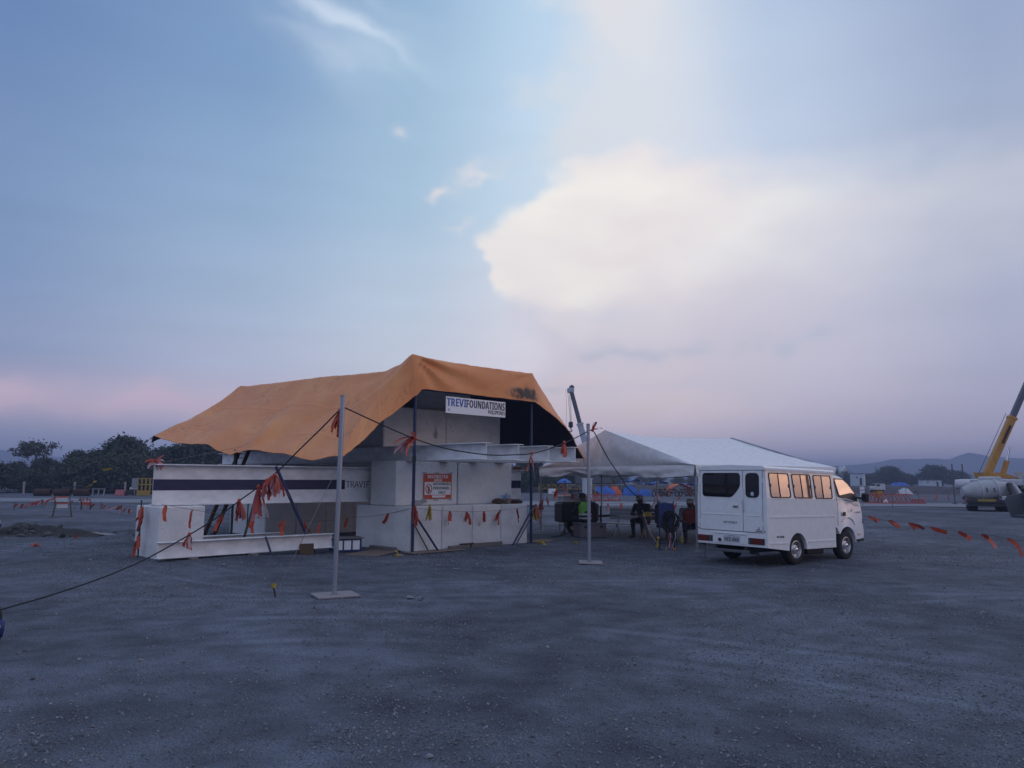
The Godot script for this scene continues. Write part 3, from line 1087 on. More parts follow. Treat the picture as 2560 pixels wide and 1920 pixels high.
func build_signs() -> void:
	# company banner on the rail
	var bn := thing("banner", "white company banner with blue and grey letters below the tarpaulin edge", "banner", place(1.825, 0.16, 3.13), STACK_TURN)
	obj("panel", MB.new().box(Vector3(0, 0.195, 0), Vector3(1.93, 0.385, 0.006), 0.001), M.sign_white, bn)
	for dx in [-0.004, 0.004]:
		lettering("TREVI", 0.60, 0.185, M.sign_blue, bn, Vector3(-0.635 + dx, 0.262, 0.0045 + dx * 0.1), Basis(), 900)
		lettering("FOUNDATIONS", 1.26, 0.185, M.sign_grey, bn, Vector3(0.305 + dx, 0.262, 0.0045 + dx * 0.1), Basis(), 900)
	lettering("PHILIPPINES", 0.56, 0.09, M.ink_black, bn, Vector3(0.66, 0.105, 0.0045), Basis(), 600)
	obj("emblem", MB.new().lathe([[0.001, 0.0], [0.035, 0.0], [0.035, 0.002], [0.001, 0.002]], 16, Transform3D(Basis(Vector3.RIGHT, PI / 2), Vector3(-0.87, 0.08, 0.003))), M.bottle, bn)
	for sx in [-0.93, 0.93]:
		obj("tie", MB.new().tube([Vector3(sx, 0.37, 0.0), Vector3(sx, 0.42, -0.03), Vector3(sx, 0.45, -0.06)], 0.006, 5), M.string, bn)
	# restricted area sign on the second tier
	var sg := thing("warning_sign", "red and white restricted area sign taped to the second tier block", "sign", place(1.19, -0.478, 1.145), STACK_TURN)
	obj("board", MB.new().prism(rounded(0.86, 0.59, 0.05, Vector2(0, 0.295)), -0.004, 0.002), M.sign_red, sg)
	obj("white_field", MB.new().box(Vector3(0, 0.245, 0.0035), Vector3(0.80, 0.30, 0.0025)), M.sign_white, sg)
	obj("red_border", MB.new().box(Vector3(0, 0.245, 0.0025), Vector3(0.835, 0.345, 0.0015)), M.sign_red, sg)
	obj("white_strip", MB.new().box(Vector3(0.03, 0.055, 0.0035), Vector3(0.40, 0.05, 0.0025)), M.sign_white, sg)
	lettering("RESTRICTED", 0.62, 0.075, M.sign_white, sg, Vector3(0, 0.52, 0.0035), Basis(), 800)
	lettering("AREA", 0.26, 0.065, M.sign_white, sg, Vector3(0, 0.437, 0.0035), Basis(), 800)
	lettering("AUTHORIZED", 0.53, 0.065, M.ink_black, sg, Vector3(0.115, 0.35, 0.0062), Basis(), 800)
	lettering("PERSONNEL", 0.50, 0.065, M.ink_black, sg, Vector3(0.115, 0.25, 0.0062), Basis(), 800)
	lettering("ONLY", 0.22, 0.065, M.ink_black, sg, Vector3(0.13, 0.148, 0.0062), Basis(), 800)
	var ring := MB.new()
	var c := []
	for k in 25:
		c.append(Vector3(-0.275 + cos(TAU * k / 24.0) * 0.09, 0.235 + sin(TAU * k / 24.0) * 0.105, 0.0065))
	ring.tube(c, 0.011, 6, false)
	ring.bar(Vector3(-0.335, 0.305, 0.0065), Vector3(-0.215, 0.165, 0.0065), 0.004, 0.018)
	obj("prohibition_ring", ring, M.sign_red, sg)
	var fg := MB.new()
	fg.box(Vector3(-0.275, 0.225, 0.006), Vector3(0.045, 0.07, 0.002))
	fg.box(Vector3(-0.275, 0.277, 0.006), Vector3(0.03, 0.03, 0.002))
	for k in 3:
		fg.box(Vector3(-0.293 + k * 0.018, 0.172, 0.006), Vector3(0.011, 0.045, 0.002))
	obj("figure_mark", fg, M.ink_black, sg)
	for k in 6:
		obj("tape_piece", MB.new().box(Vector3([-0.40, -0.03, 0.40][k % 3], 0.60 if k < 3 else -0.012, 0.003), Vector3(0.115, 0.045, 0.002)), M.tape_grey, sg)


func rounded(w: float, h: float, r: float, c := Vector2.ZERO, seg := 5) -> PackedVector2Array:
	var p := PackedVector2Array()
	for q in 4:
		var o := Vector2([1, -1, -1, 1][q] * (w * 0.5 - r), [1, 1, -1, -1][q] * (h * 0.5 - r))
		for k in seg + 1:
			var a := PI / 2 * (q + float(k) / seg)
			p.append(c + o + Vector2(cos(a), sin(a)) * r)
	return p


# ---------------------------------------------------------------- the orange tarpaulin
func tarp_skin_picture() -> ImageTexture:
	var n := 1024
	var ca := make_noise(51, 0.006, 5).get_seamless_image(n, n).get_data()
	var cb := make_noise(52, 0.05, 4).get_seamless_image(n, n).get_data()
	var nz := make_noise(53, 0.05, 4)
	var d := PackedByteArray()
	d.resize(n * n * 3)
	for y in n:
		for x in n:
			var i := y * n + x
			var p: float = ca[i] / 255.0
			var k: float = 0.94 + 0.07 * (p - 0.5) + 0.035 * (cb[i] / 255.0 - 0.5)
			var fade := sstep(0.45, 0.85, p) * 0.05
			var r := k
			var g := k + fade
			var b := k + fade * 1.4
			# soot smeared on the front flap beside the right post
			if y < 110 and x > 600 and x < 790:
				var e := exp(-pow((x - 700.0) / 55.0, 2.0) - pow((y - 38.0) / 34.0, 2.0))
				var s := sstep(0.12, 0.75, e * (0.85 + 0.9 * nz.get_noise_2d(x * 0.9, y * 0.35) + 0.4 * nz.get_noise_2d(x * 3.0, y * 2.0)))
				r = lerpf(r, 0.13, s * 0.85)
				g = lerpf(g, 0.28, s * 0.85)
				b = lerpf(b, 0.60, s * 0.85)
			# faint muddy scuffs on the left slope
			if x < 380:
				var s2 := sstep(0.15, 0.5, nz.get_noise_2d(x * 0.10 + 400.0, y * 0.16)) * sstep(-0.1, 0.4, nz.get_noise_2d(x * 0.9, y * 0.9)) * 0.10
				r *= 1.0 - s2
				g *= 1.0 - s2
				b *= 1.0 - s2 * 0.7
			d[i * 3] = int(clampf(r, 0, 1) * 255)
			d[i * 3 + 1] = int(clampf(g, 0, 1) * 255)
			d[i * 3 + 2] = int(clampf(b, 0, 1) * 255)
	return ImageTexture.create_from_image(Image.create_from_data(n, n, false, Image.FORMAT_RGB8, d))


func ease_seg(table: Array, x: float, col: int) -> float:
	# rows of [x, a, b, ...]: smooth interpolation of one column
	if x >= table[0][0]:
		return table[0][col]
	for i in range(1, table.size()):
		if x >= table[i][0]:
			var t: float = (x - table[i - 1][0]) / (table[i][0] - table[i - 1][0])
			return lerpf(table[i - 1][col], table[i][col], lerpf(t, sstep(0.0, 1.0, t), 0.7))
	return table[-1][col]


func along(table: Array, t: float) -> Vector2:
	# point on a polyline of Vector2 by fraction of its corners, gently rounded
	var f := t * (table.size() - 1)
	var i := mini(int(f), table.size() - 2)
	var s := f - i
	var p0: Vector2 = table[maxi(i - 1, 0)]
	var p1: Vector2 = table[i]
	var p2: Vector2 = table[i + 1]
	var p3: Vector2 = table[mini(i + 2, table.size() - 1)]
	return p1.cubic_interpolate(p2, p0, p3, s)


func build_tarpaulin() -> void:
	var t := thing("tarpaulin", "big orange tarpaulin with a dark lining stretched over the block stack", "tarpaulin", place(0, 0, 0), STACK_TURN)
	var nl := 44
	var nt := 40
	var nr := 34
	var nu := nl + nt + nr
	var nh := 16
	var nm := 84
	var nv := nh + nm
	# ridge over the corner post: v, u, height
	var ridge_a := [[0.08, -0.07, 4.40], [-0.5, -0.05, 4.20], [-1.05, -0.04, 4.12], [-2.4, -0.02, 4.17], [-3.9, 0.0, 4.24], [-5.9, 0.0, 4.27], [-7.9, 0.0, 4.31], [-8.55, 0.0, 4.38], [-9.1, 0.0, 4.0]]
	var ridge_b := [[0.08, 3.86, 4.36], [-0.6, 3.90, 4.26], [-1.5, 3.92, 4.18], [-4.0, 3.95, 4.20], [-7.8, 3.95, 4.25], [-8.55, 3.95, 4.34], [-9.1, 3.95, 4.0]]
	var eave_l := [[0.10, -1.84, 2.05], [-0.85, -1.90, 2.03], [-2.33, -2.00, 2.15], [-3.2, -2.05, 2.27], [-3.76, -2.10, 2.42], [-4.0, -2.11, 2.33], [-4.35, -2.13, 2.18], [-4.9, -2.17, 2.27], [-5.58, -2.22, 2.46], [-6.2, -2.26, 2.47], [-7.0, -2.31, 2.51], [-7.9, -2.37, 2.62], [-8.6, -2.42, 2.76], [-9.1, -2.30, 2.60]]
	var hem_l := [Vector2(-1.84, 2.05), Vector2(-1.66, 2.16), Vector2(-1.49, 2.29), Vector2(-1.18, 2.55), Vector2(-0.86, 2.83), Vector2(-0.38, 3.19), Vector2(-0.07, 3.43)]
	var hem_r := [Vector2(3.87, 3.61), Vector2(4.20, 3.49), Vector2(4.52, 3.35), Vector2(5.03, 3.07), Vector2(5.36, 2.77), Vector2(5.55, 2.50), Vector2(5.85, 2.17)]
	var rid_r := [Vector2(3.86, 4.36), Vector2(4.28, 4.14), Vector2(4.72, 3.86), Vector2(5.12, 3.52), Vector2(5.48, 3.12), Vector2(5.76, 2.66), Vector2(5.98, 2.20)]
	var q := make_noise(77, 0.55, 4)
	var q2 := make_noise(78, 1.7, 3)
	var g := []
	for j in nv + 1:
		var r := 0.0
		var v := 0.08
		if j < nh:
			r = 1.0 - float(j) / nh        # 1 at the hem, 0 at the peak row
		else:
			var f := float(j - nh) / nm
			v = lerpf(0.08, -9.1, pow(f, 1.15))
		var au := ease_seg(ridge_a, v, 1)
		var ay := ease_seg(ridge_a, v, 2)
		var bu := ease_seg(ridge_b, v, 1)
		var by := ease_seg(ridge_b, v, 2)
		for i in nu + 1:
			var p := Vector3()
			if i <= nl:
				var c := float(i) / nl
				var eu := ease_seg(eave_l, v if r == 0.0 else 0.10, 1)
				var ey := ease_seg(eave_l, v if r == 0.0 else 0.10, 2)
				# the slope bellies inwards a little
				var belly := sin(c * PI) * 0.10
				var top := Vector3(lerpf(eu, au, c) + belly * 0.5, lerpf(ey, ay, pow(c, 0.96)) - belly, v - sin(c * PI) * 0.42 * exp(-absf(v - 0.08) * 1.2))
				if r > 0.0:
					var hm := along(hem_l, c)
					p = top.lerp(Vector3(hm.x, hm.y, 0.13), r)
					p.z += sin(r * PI) * 0.05 * c
				else:
					p = top
				# folds that fan out from the top of the corner post
				var dv := v - 0.1
				var ds := (1.0 - c) * 2.9 + 0.001
				var rad := sqrt(dv * dv + ds * ds)
				var ang := atan2(-dv, ds)
				p.y += sin(ang * 11.0 + 0.6) * 0.060 * exp(-rad * 0.22) * minf(1.0, rad * 0.9) * minf(1.0, (1.0 - c) * 4.0 + 0.1)
				# folds below the far peak
				var dv2 := v + 8.55
				var rad2 := sqrt(dv2 * dv2 + ds * ds)
				p.y += sin(atan2(dv2, ds) * 9.0) * 0.04 * exp(-rad2 * 0.45) * minf(1.0, rad2)
				# fold gathered at the tie in the middle of the eave
				var dn := v + 3.8 + (c) * -2.6
				p.y += -0.15 * exp(-dn * dn * 10.0) * (1.0 - c) * sstep(0.0, 0.25, 1.0 - c)
				p.y += q.get_noise_2d(v * 1.1 + c * 1.2, c * 2.6) * 0.075 * sin(clampf(c * 1.05, 0, 1) * PI)
			elif i <= nl + nt:
				var c := float(i - nl) / nt
				var top := Vector3(lerpf(au, bu, c), lerpf(ay, by, c) - sin(c * PI) * lerpf(0.05, 0.16, clampf(-v, 0.0, 1.0)), v)
				if r > 0.0:
					var hm := Vector3(lerpf(-0.07, 3.87, c), lerpf(lerpf(3.43, 3.63, sstep(0.0, 0.06, c)), 3.61, sstep(0.3, 1.0, c)), 0.17)
					p = top.lerp(hm, r)
					p.z += sin(r * PI) * 0.035
					# swags that hang from the two peaks
					var dx := c * 3.93
					var dy := r * 0.95
					var an := atan2(dy, dx)
					p.z += sin(an * 12.0 - 0.4) * 0.10 * exp(-sqrt(dx * dx + dy * dy) * 0.5) * minf(1.0, dx * 2.0) * (1.0 - r * 0.7)
					var an2 := atan2(dy, (1.0 - c) * 3.93)
					p.z += sin(an2 * 10.0) * 0.035 * exp(-(1.0 - c) * 2.4) * minf(1.0, (1.0 - c) * 8.0) * (1.0 - r * 0.7)
					p.z += q.get_noise_2d(c * 4.0, r * 1.5 + 20.0) * 0.03 * (1.0 - r)
				else:
					p = top
					p.y += q.get_noise_2d(c * 4.0 + 40.0, v) * 0.05 * sin(c * PI)
			else:
				var c := float(i - nl - nt) / nr
				var sl := along(rid_r, c)
				var top := Vector3(sl.x + (bu - 3.86) * (1.0 - c) + 0.2 * c * clampf(-v * 0.3, 0.0, 1.0), lerpf(sl.y + (by - 4.36) * (1.0 - c), sl.y, 0.0), v - sin(c * PI) * 0.35 * exp(-absf(v - 0.08) * 1.4))
				if r > 0.0:
					var hm := along(hem_r, c)
					p = top.lerp(Vector3(hm.x, hm.y, 0.15), r)
				else:
					p = top
				p.y += q.get_noise_2d(v * 1.3 + 9.0, c * 3.0 + 60.0) * 0.06 * sin(c * PI)
			p.y += q2.get_noise_2d(i * 0.11, v * 1.0 + r * 2.0) * 0.012
			g.append(p)
	var outer := MB.new()
	outer.sheet(g, nu, nv, Vector3.ZERO)
	# make the outer side's normals point up and out
	for i in outer.n.size():
		var p := outer.v[i] - Vector3(1.9, 2.0, -4.2)
		if outer.n[i].dot(p) < 0.0 and outer.n[i].y < 0.2:
			outer.n[i] = -outer.n[i]
	var inner := MB.new()
	inner.idx = outer.idx.duplicate()
	inner.uv = outer.uv.duplicate()
	inner.col = outer.col.duplicate()
	for i in outer.v.size():
		inner.v.append(outer.v[i] - outer.n[i] * 0.007)
		inner.n.append(-outer.n[i])
	for i in range(0, inner.idx.size(), 3):
		var k := inner.idx[i + 1]
		inner.idx[i + 1] = inner.idx[i + 2]
		inner.idx[i + 2] = k
	var skin: StandardMaterial3D = M.tarp
	skin.uv1_triplanar = false
	skin.uv1_world_triplanar = false
	skin.uv1_scale = Vector3.ONE
	skin.albedo_texture = tarp_skin_picture()
	skin.heightmap_enabled = false
	M.tarp_seam = mat(0.84, 0.312, 0.102, 0.48)
	obj("outer_sheet", outer, skin, t)
	obj("lining", inner, M.tarp_inner, t)
	# welded seams where the lengths of tarpaulin overlap
	for i in [11, 27, 60, 98]:
		var sg := []
		for j in nv + 1:
			for e in 2:
				var q0: Vector3 = g[j * (nu + 1) + i + e]
				var q1: Vector3 = g[j * (nu + 1) + i]
				sg.append(q1.lerp(q0, e * 0.75) + outer.n[j * (nu + 1) + i] * 0.004)
		obj("seam", MB.new().sheet(sg, 1, nv, Vector3.ZERO), M.tarp_seam, t)
	# hems with eyelet cords
	var hem := []
	for i in nu + 1:
		hem.append(g[i] + Vector3(0, 0, 0.004))
	obj("front_hem", MB.new().tube(hem, 0.011, 6), skin, t)
	var side_hem := []
	for j in range(nh, nv + 1):
		side_hem.append(g[j * (nu + 1)])
	obj("side_hem", MB.new().tube(side_hem, 0.011, 6), skin, t)


# ---------------------------------------------------------------- white party tent
func build_tent() -> void:
	var turn := atan2(0.454, 0.892)
	var t := thing("party_tent", "white gabled party tent with drooping valance beside the parked van", "tent", Vector3(2.57, 0, -21.2), turn)
	# local axes: x along the ridge (away to the right), z along the gable towards the right front
	var half := 3.70
	var deep := 4.6
	var eave := 1.97
	var peak := 2.97
	var q := make_noise(88, 0.7, 4)
	for sd in [-1.0, 1.0]:
		var g := []
		for j in 25:
			for i in 25:
				var a := i / 24.0
				var b := j / 24.0
				var y := lerpf(peak, eave, a) - sin(a * PI) * 0.05
				y += q.get_noise_2d(b * 3.0, a * 5.0 + sd * 20.0) * 0.03 * sin(a * PI)
				y -= (0.10 * (1.0 - exp(-b * 7.0)) + sin(b * PI) * 0.05) * (1.0 - a)
				g.append(Vector3(b * deep, y, sd * a * half))
		obj("roof_slope", MB.new().sheet(g, 24, 24), M.canvas, t)
	for e in [0.0, 1.0]:
		var g := []
		for j in 17:
			for i in 49:
				var a := i / 48.0 * 2.0 - 1.0
				var b := j / 16.0
				var top := maxf(lerpf(peak - e * 0.16, eave, absf(a)), eave + 0.012)
				var y := lerpf(eave, top, b)
				var fan := atan2(a * half, 1.0 - b + 0.12)
				var bulge := sin(b * PI) * 0.05 + sin(fan * 7.0 + 1.0) * 0.016 * (1.0 - absf(a)) * sin(clampf(b + 0.1, 0, 1) * PI) + q.get_noise_2d(a * 2.0, b * 1.2 + e * 30.0) * 0.03 * (1.0 - absf(a))
				g.append(Vector3(e * deep + (bulge * -1.0 if e == 0.0 else bulge), y, a * half))
		obj("gable_cloth", MB.new().sheet(g, 48, 16, Vector3(-1 if e == 0.0 else 1, 0, 0)), M.canvas, t)
	# valances all round, hanging with folds
	for e in 4:
		var g := []
		var nn := Vector3.RIGHT
		for j in 9:
			for i in 57:
				var a := i / 56.0
				var b := j / 8.0
				var drop := 0.26 + 0.035 * sin(a * 9.0 + e) + q.get_noise_2d(a * 6.0, e * 13.0) * 0.05
				if e == 0:
					drop -= 0.13 * exp(-pow((a - 0.30) / 0.09, 2.0))
				var wv := q.get_noise_2d(a * 9.0, b * 1.2 + e * 7.0) * 0.07 * b + sin(b * PI) * 0.02
				var y := eave + 0.003 - b * drop
				match e:
					0:
						g.append(Vector3(-0.012 - wv, y, lerpf(-half, half, a)))
						nn = Vector3.LEFT
					1:
						g.append(Vector3(deep + 0.012 + wv, y, lerpf(-half, half, a)))
					2:
						g.append(Vector3(lerpf(0, deep, a), y, half + 0.012 + wv))
						nn = Vector3.BACK
					3:
						g.append(Vector3(lerpf(0, deep, a), y, -half - 0.012 - wv))
						nn = Vector3.FORWARD
		obj("valance", MB.new().sheet(g, 56, 8, nn), M.canvas, t)
	for p in [[0.03, -half + 0.03], [0.03, half - 0.03], [deep * 0.5, -half + 0.03], [deep * 0.5, half - 0.03], [deep - 0.03, -half + 0.03], [deep - 0.03, half - 0.03]]:
		obj("post", MB.new().tube([Vector3(p[0], -0.03, p[1]), Vector3(p[0], eave - 0.02, p[1])], 0.027, 10), M.steel, t)
		obj("foot_plate", MB.new().box(Vector3(p[0], 0.008, p[1]), Vector3(0.12, 0.016, 0.12), 0.002), M.steel, t)
	for x in [0.03, deep - 0.03]:
		obj("frame_bar", MB.new().tube([Vector3(x, eave - 0.06, -half), Vector3(x, eave - 0.06, half)], 0.02, 8), M.steel, t)
		for sd in [-1.0, 1.0]:
			obj("rafter", MB.new().tube([Vector3(x, eave - 0.06, sd * half), Vector3(x, peak - 0.09, 0)], 0.02, 8), M.steel, t)
		obj("king_post", MB.new().tube([Vector3(x, eave - 0.06, 0), Vector3(x, peak - 0.08, 0)], 0.018, 8), M.steel, t)
	for z in [-half + 0.03, half - 0.03]:
		obj("frame_bar", MB.new().tube([Vector3(0, eave - 0.06, z), Vector3(deep, eave - 0.06, z)], 0.02, 8), M.steel, t)
	obj("ridge_bar", MB.new().tube([Vector3(0, peak - 0.22, 0), Vector3(deep, peak - 0.22, 0)], 0.02, 8), M.steel, t)


# ---------------------------------------------------------------- the van
const LEAN := 0.055   # the upper body leans in a little above the belt line


func build_van() -> void:
	var van := thing("utility_van", "white utility van with a boxy passenger body and mirrored side windows", "van", Vector3(4.775, 0, -14.628))
	van.basis = Basis(Vector3.UP, PI / 2 - deg_to_rad(53.259)) * Basis(Vector3.BACK, -0.024)
	var W := 1.65
	var rear := Basis(Vector3.UP, -PI / 2)           # x to the right, y up, z out of the tail
	var RX := Transform3D(rear, Vector3.ZERO)
	# body
	var prof := func(ins: float) -> PackedVector2Array:
		var p := PackedVector2Array([Vector2(0.0 + ins, 0.368), Vector2(0.70, 0.302)])
		for k in 13:
			var a := PI - PI * k / 12.0
			p.append(Vector2(1.0 + cos(a) * 0.295, 0.325 + sin(a) * 0.312))
		p.append_array(PackedVector2Array([Vector2(1.30, 0.318), Vector2(2.352 - ins, 0.332), Vector2(2.352 - ins, 1.84), Vector2(0.0 + ins, 1.82)]))
		return p
	var body := obj("body_shell", MB.new().prism(prof.call(0.0), -W + 0.055, -0.055), M.paint, van)
	var low_half := Geometry2D.intersect_polygons(prof.call(0.018), PackedVector2Array([Vector2(-1, 0), Vector2(4, 0), Vector2(4, 1.286), Vector2(-1, 1.286)]))[0]
	var high_half := PackedVector2Array([Vector2(0.018, 1.286), Vector2(2.334, 1.286), Vector2(2.334, 1.84), Vector2(0.018, 1.82)])
	for s in [1.0, -1.0]:
		var o0: float = 0.0 if s > 0.0 else -W
		obj("side_panel", MB.new().prism(low_half, minf(o0, o0 - s * 0.056), maxf(o0, o0 - s * 0.056)), M.paint, van)
		obj("upper_panel", MB.new().prism(high_half, minf(o0, o0 - s * 0.09), maxf(o0, o0 - s * 0.09)).sheared(1.286, LEAN * s), M.paint, van)
	# roof cap with a gutter lip
	var cap := MB.new()
	var cs := PackedVector2Array([Vector2(-W + 0.008, 1.822), Vector2(-W + 0.008, 1.862), Vector2(-W + 0.055, 1.892), Vector2(-W * 0.5, 1.925), Vector2(-0.055, 1.892), Vector2(-0.008, 1.862), Vector2(-0.008, 1.822)])
	cap.prism(cs, -2.375, 0.022, Transform3D(rear, Vector3(0, 0, 0)), 0.7)
	obj("roof", cap, M.paint, van)
	# side windows, three each side
	for sd in [0.0, -W]:
		var o := 1.0 if sd == 0.0 else -1.0
		for wdw in [[0.096, 0.742, 0.143, 0.794], [0.842, 1.482, 0.905, 1.527], [1.577, 2.215, 1.638, 2.246]]:
			var poly := round_poly([Vector2(wdw[0], 1.776), Vector2(wdw[1], 1.781), Vector2(wdw[3], 1.306), Vector2(wdw[2], 1.302)], 0.055)
			var inner := round_poly([Vector2(wdw[0] + 0.02, 1.757), Vector2(wdw[1] - 0.018, 1.761), Vector2(wdw[3] - 0.02, 1.326), Vector2(wdw[2] + 0.018, 1.322)], 0.045)
			var fr := MB.new()
			ring_prism(fr, poly, inner, sd, sd + o * 0.014)
			var fo := obj("window_frame", fr.sheared(1.286, LEAN * o), M.trim_black, van)
			var mx0: float = (wdw[0] + wdw[1]) * 0.5 - 0.02
			var mx1: float = (wdw[2] + wdw[3]) * 0.5 - 0.02
			# two sliding panes in two tracks, one a little deeper and darker
			for h in 2:
				var cut := PackedVector2Array([Vector2(mx0, 2.0), Vector2(mx0 + 9.0, 2.0), Vector2(mx1 + 9.0, 1.0), Vector2(mx1, 1.0)]) if h == 1 else PackedVector2Array([Vector2(mx0 - 9.0, 2.0), Vector2(mx0, 2.0), Vector2(mx1, 1.0), Vector2(mx1 - 9.0, 1.0)])
				var part := Geometry2D.intersect_polygons(inner, cut)
				obj("pane", MB.new().prism(part[0], sd - o * 0.006, sd + o * (0.006 if h == 1 else 0.002)).sheared(1.286, LEAN * o * (1.0 if h == 1 else 0.86)), M.film if h == 1 else M.film_dark, fo)
			obj("mullion", MB.new().prism(PackedVector2Array([Vector2(mx0 - 0.010, 1.76), Vector2(mx0 + 0.010, 1.76), Vector2(mx1 + 0.010, 1.324), Vector2(mx1 - 0.010, 1.324)]), sd, sd + o * 0.012).sheared(1.286, LEAN * o), M.trim_black, fo)
			for k in 2:
				var lx: float = (wdw[0] + wdw[2]) * 0.5 + 0.03 if k == 0 else (wdw[1] + wdw[3]) * 0.5 - 0.035
				obj("latch", MB.new().box(Vector3(lx, 1.535, sd + o * 0.012), Vector3(0.022, 0.06, 0.016), 0.004).sheared(1.286, LEAN * o), M.trim_black, fo)
	# pressed trim lines along the sides
	for sd in [0.0, -W]:
		var o := 1.0 if sd == 0.0 else -1.0
		for l in [[0.103, 0.953, 2.321, 0.975, 0.030], [0.095, 0.460, 0.69, 0.462, 0.026], [1.33, 0.478, 2.305, 0.492, 0.026]]:
			var pp := MB.new()
			pp.prism(PackedVector2Array([Vector2(l[0], l[1] - l[4]), Vector2(l[2], l[3] - l[4]), Vector2(l[2], l[3]), Vector2(l[0], l[1])]), sd, sd + o * 0.010)
			obj("trim_line", pp, M.paint, van)
		obj("rain_gutter", MB.new().prism(PackedVector2Array([Vector2(0.06, 1.808), Vector2(2.30, 1.826), Vector2(2.30, 1.816), Vector2(0.06, 1.798)]), sd, sd + o * 0.012).sheared(1.286, LEAN * o), M.paint, van)
	lettering("NOT FOR HIRE", 0.235, 0.038, M.ink_black, van, Vector3(0.425, 0.566, 0.001), Basis(), 700)
	# tail: two doors with windows
	for d in [[-1.562, -0.530], [-0.517, -0.088]]:
		var dr := obj("rear_door", MB.new().box(Vector3(-0.004, (0.645 + 1.812) * 0.5, (d[0] + d[1]) * 0.5), Vector3(0.014, 1.167, d[1] - d[0]), 0.004), M.paint, van)
		obj("trim_line", MB.new().box(Vector3(-0.012, 0.955, (d[0] + d[1]) * 0.5), Vector3(0.012, 0.022, d[1] - d[0] - 0.10), 0.004), M.paint, dr)
		obj("trim_line", MB.new().box(Vector3(-0.011, 1.268, (d[0] + d[1]) * 0.5), Vector3(0.006, 0.012, d[1] - d[0] - 0.10), 0.002), M.paint, dr)
		obj("trim_line", MB.new().box(Vector3(-0.011, 1.775, (d[0] + d[1]) * 0.5), Vector3(0.006, 0.012, d[1] - d[0] - 0.06), 0.002), M.paint, dr)
		for hy in [1.62, 0.80]:
			var hz: float = d[0] - 0.008 if d[0] < -1.0 else d[1] + 0.008
			obj("hinge", MB.new().box(Vector3(-0.012, hy, hz), Vector3(0.014, 0.09, 0.016), 0.003), M.paint, dr)
	var w1 := round_poly([Vector2(-1.485, 1.755), Vector2(-0.590, 1.755), Vector2(-0.592, 1.50), Vector2(-0.782, 1.302), Vector2(-1.482, 1.310)], 0.075)
	var w1o := round_poly([Vector2(-1.497, 1.767), Vector2(-0.578, 1.767), Vector2(-0.580, 1.495), Vector2(-0.777, 1.290), Vector2(-1.494, 1.298)], 0.08)
	var w2 := round_poly([Vector2(-0.443, 1.753), Vector2(-0.158, 1.753), Vector2(-0.160, 1.304), Vector2(-0.441, 1.304)], 0.09)
	var w2o := round_poly([Vector2(-0.454, 1.764), Vector2(-0.147, 1.764), Vector2(-0.149, 1.293), Vector2(-0.452, 1.293)], 0.10)
	for w in [[w1o, w1], [w2o, w2]]:
		var fr := MB.new()
		ring_prism(fr, w[0], w[1], 0.008, 0.019, RX)
		var fo := obj("window_frame", fr, M.rubber, van)
		obj("pane", MB.new().prism(w[1], 0.008, 0.0145, RX), M.glass, fo)
	obj("sticker", MB.new().lathe([[0.001, 0.0], [0.04, 0.0], [0.04, 0.0015], [0.001, 0.0015]], 20, Transform3D(Basis(Vector3.BACK, PI / 2), Vector3(-0.0145, 1.365, -0.302))), M.plate, van)
	var hd := obj("door_handle", MB.new().box(Vector3(-0.018, 1.122, -0.688), Vector3(0.022, 0.072, 0.155), 0.012), M.chrome, van)
	obj("grip_recess", MB.new().box(Vector3(-0.029, 1.108, -0.682), Vector3(0.004, 0.026, 0.09), 0.001), M.ink_black, hd)
	obj("grab_bar", MB.new().tube([Vector3(-0.008, 1.455, -0.50), Vector3(-0.045, 1.44, -0.50), Vector3(-0.045, 1.05, -0.492), Vector3(-0.008, 1.03, -0.492)], 0.009, 8), M.chrome, van)
	obj("door_latch", MB.new().box(Vector3(-0.016, 1.22, -0.535), Vector3(0.02, 0.07, 0.045), 0.006), M.paint, van)
	lettering("KEEP DISTANCE", 0.315, 0.045, M.ink_black, van, Vector3(-0.0105, 0.806, -0.823), rear, 700)
	obj("dealer_strip", MB.new().box(Vector3(-0.012, 0.672, -0.17), Vector3(0.002, 0.02, 0.14)), M.ink, van)
	obj("emblem", diamonds(0.020), M.red_lens, van).transform = Transform3D(rear, Vector3(-0.0115, 0.715, -0.17))
	# dark gaps round the doors
	for gz in [-1.570, -0.5235, -0.080]:
		obj("door_gap", MB.new().box(Vector3(-0.0005, 1.228, gz), Vector3(0.004, 1.18, 0.007)), M.trim_black, van)
	for gy in [0.638, 1.818]:
		obj("door_gap", MB.new().box(Vector3(-0.0005, gy, -0.825), Vector3(0.004, 0.008, 1.49)), M.trim_black, van)
	# sill, plate, lamps
	obj("plate_recess", MB.new().box(Vector3(-0.004, 0.488, -0.832), Vector3(0.010, 0.185, 0.73), 0.003), M.paint, van)
	obj("plate_ledge", MB.new().box(Vector3(-0.012, 0.590, -0.832), Vector3(0.03, 0.014, 0.76), 0.004), M.paint, van)
	var pt := obj("number_plate", MB.new().box(Vector3(-0.014, 0.492, -0.79), Vector3(0.006, 0.128, 0.385), 0.002), M.plate, van)
	lettering("NKO 4060", 0.34, 0.078, M.ink, pt, Vector3(-0.0165, 0.480, -0.79), rear, 900)
	obj("plate_bracket", MB.new().box(Vector3(-0.018, 0.552, -0.79), Vector3(0.004, 0.006, 0.16)), M.ink, pt)
	obj("tow_socket", MB.new().lathe([[0.0, 0.0], [0.030, 0.0], [0.034, 0.03], [0.024, 0.045], [0.0, 0.045]], 14, Transform3D(Basis(Vector3.BACK, PI / 2), Vector3(-0.006, 0.462, -1.07))), M.trim_black, van)
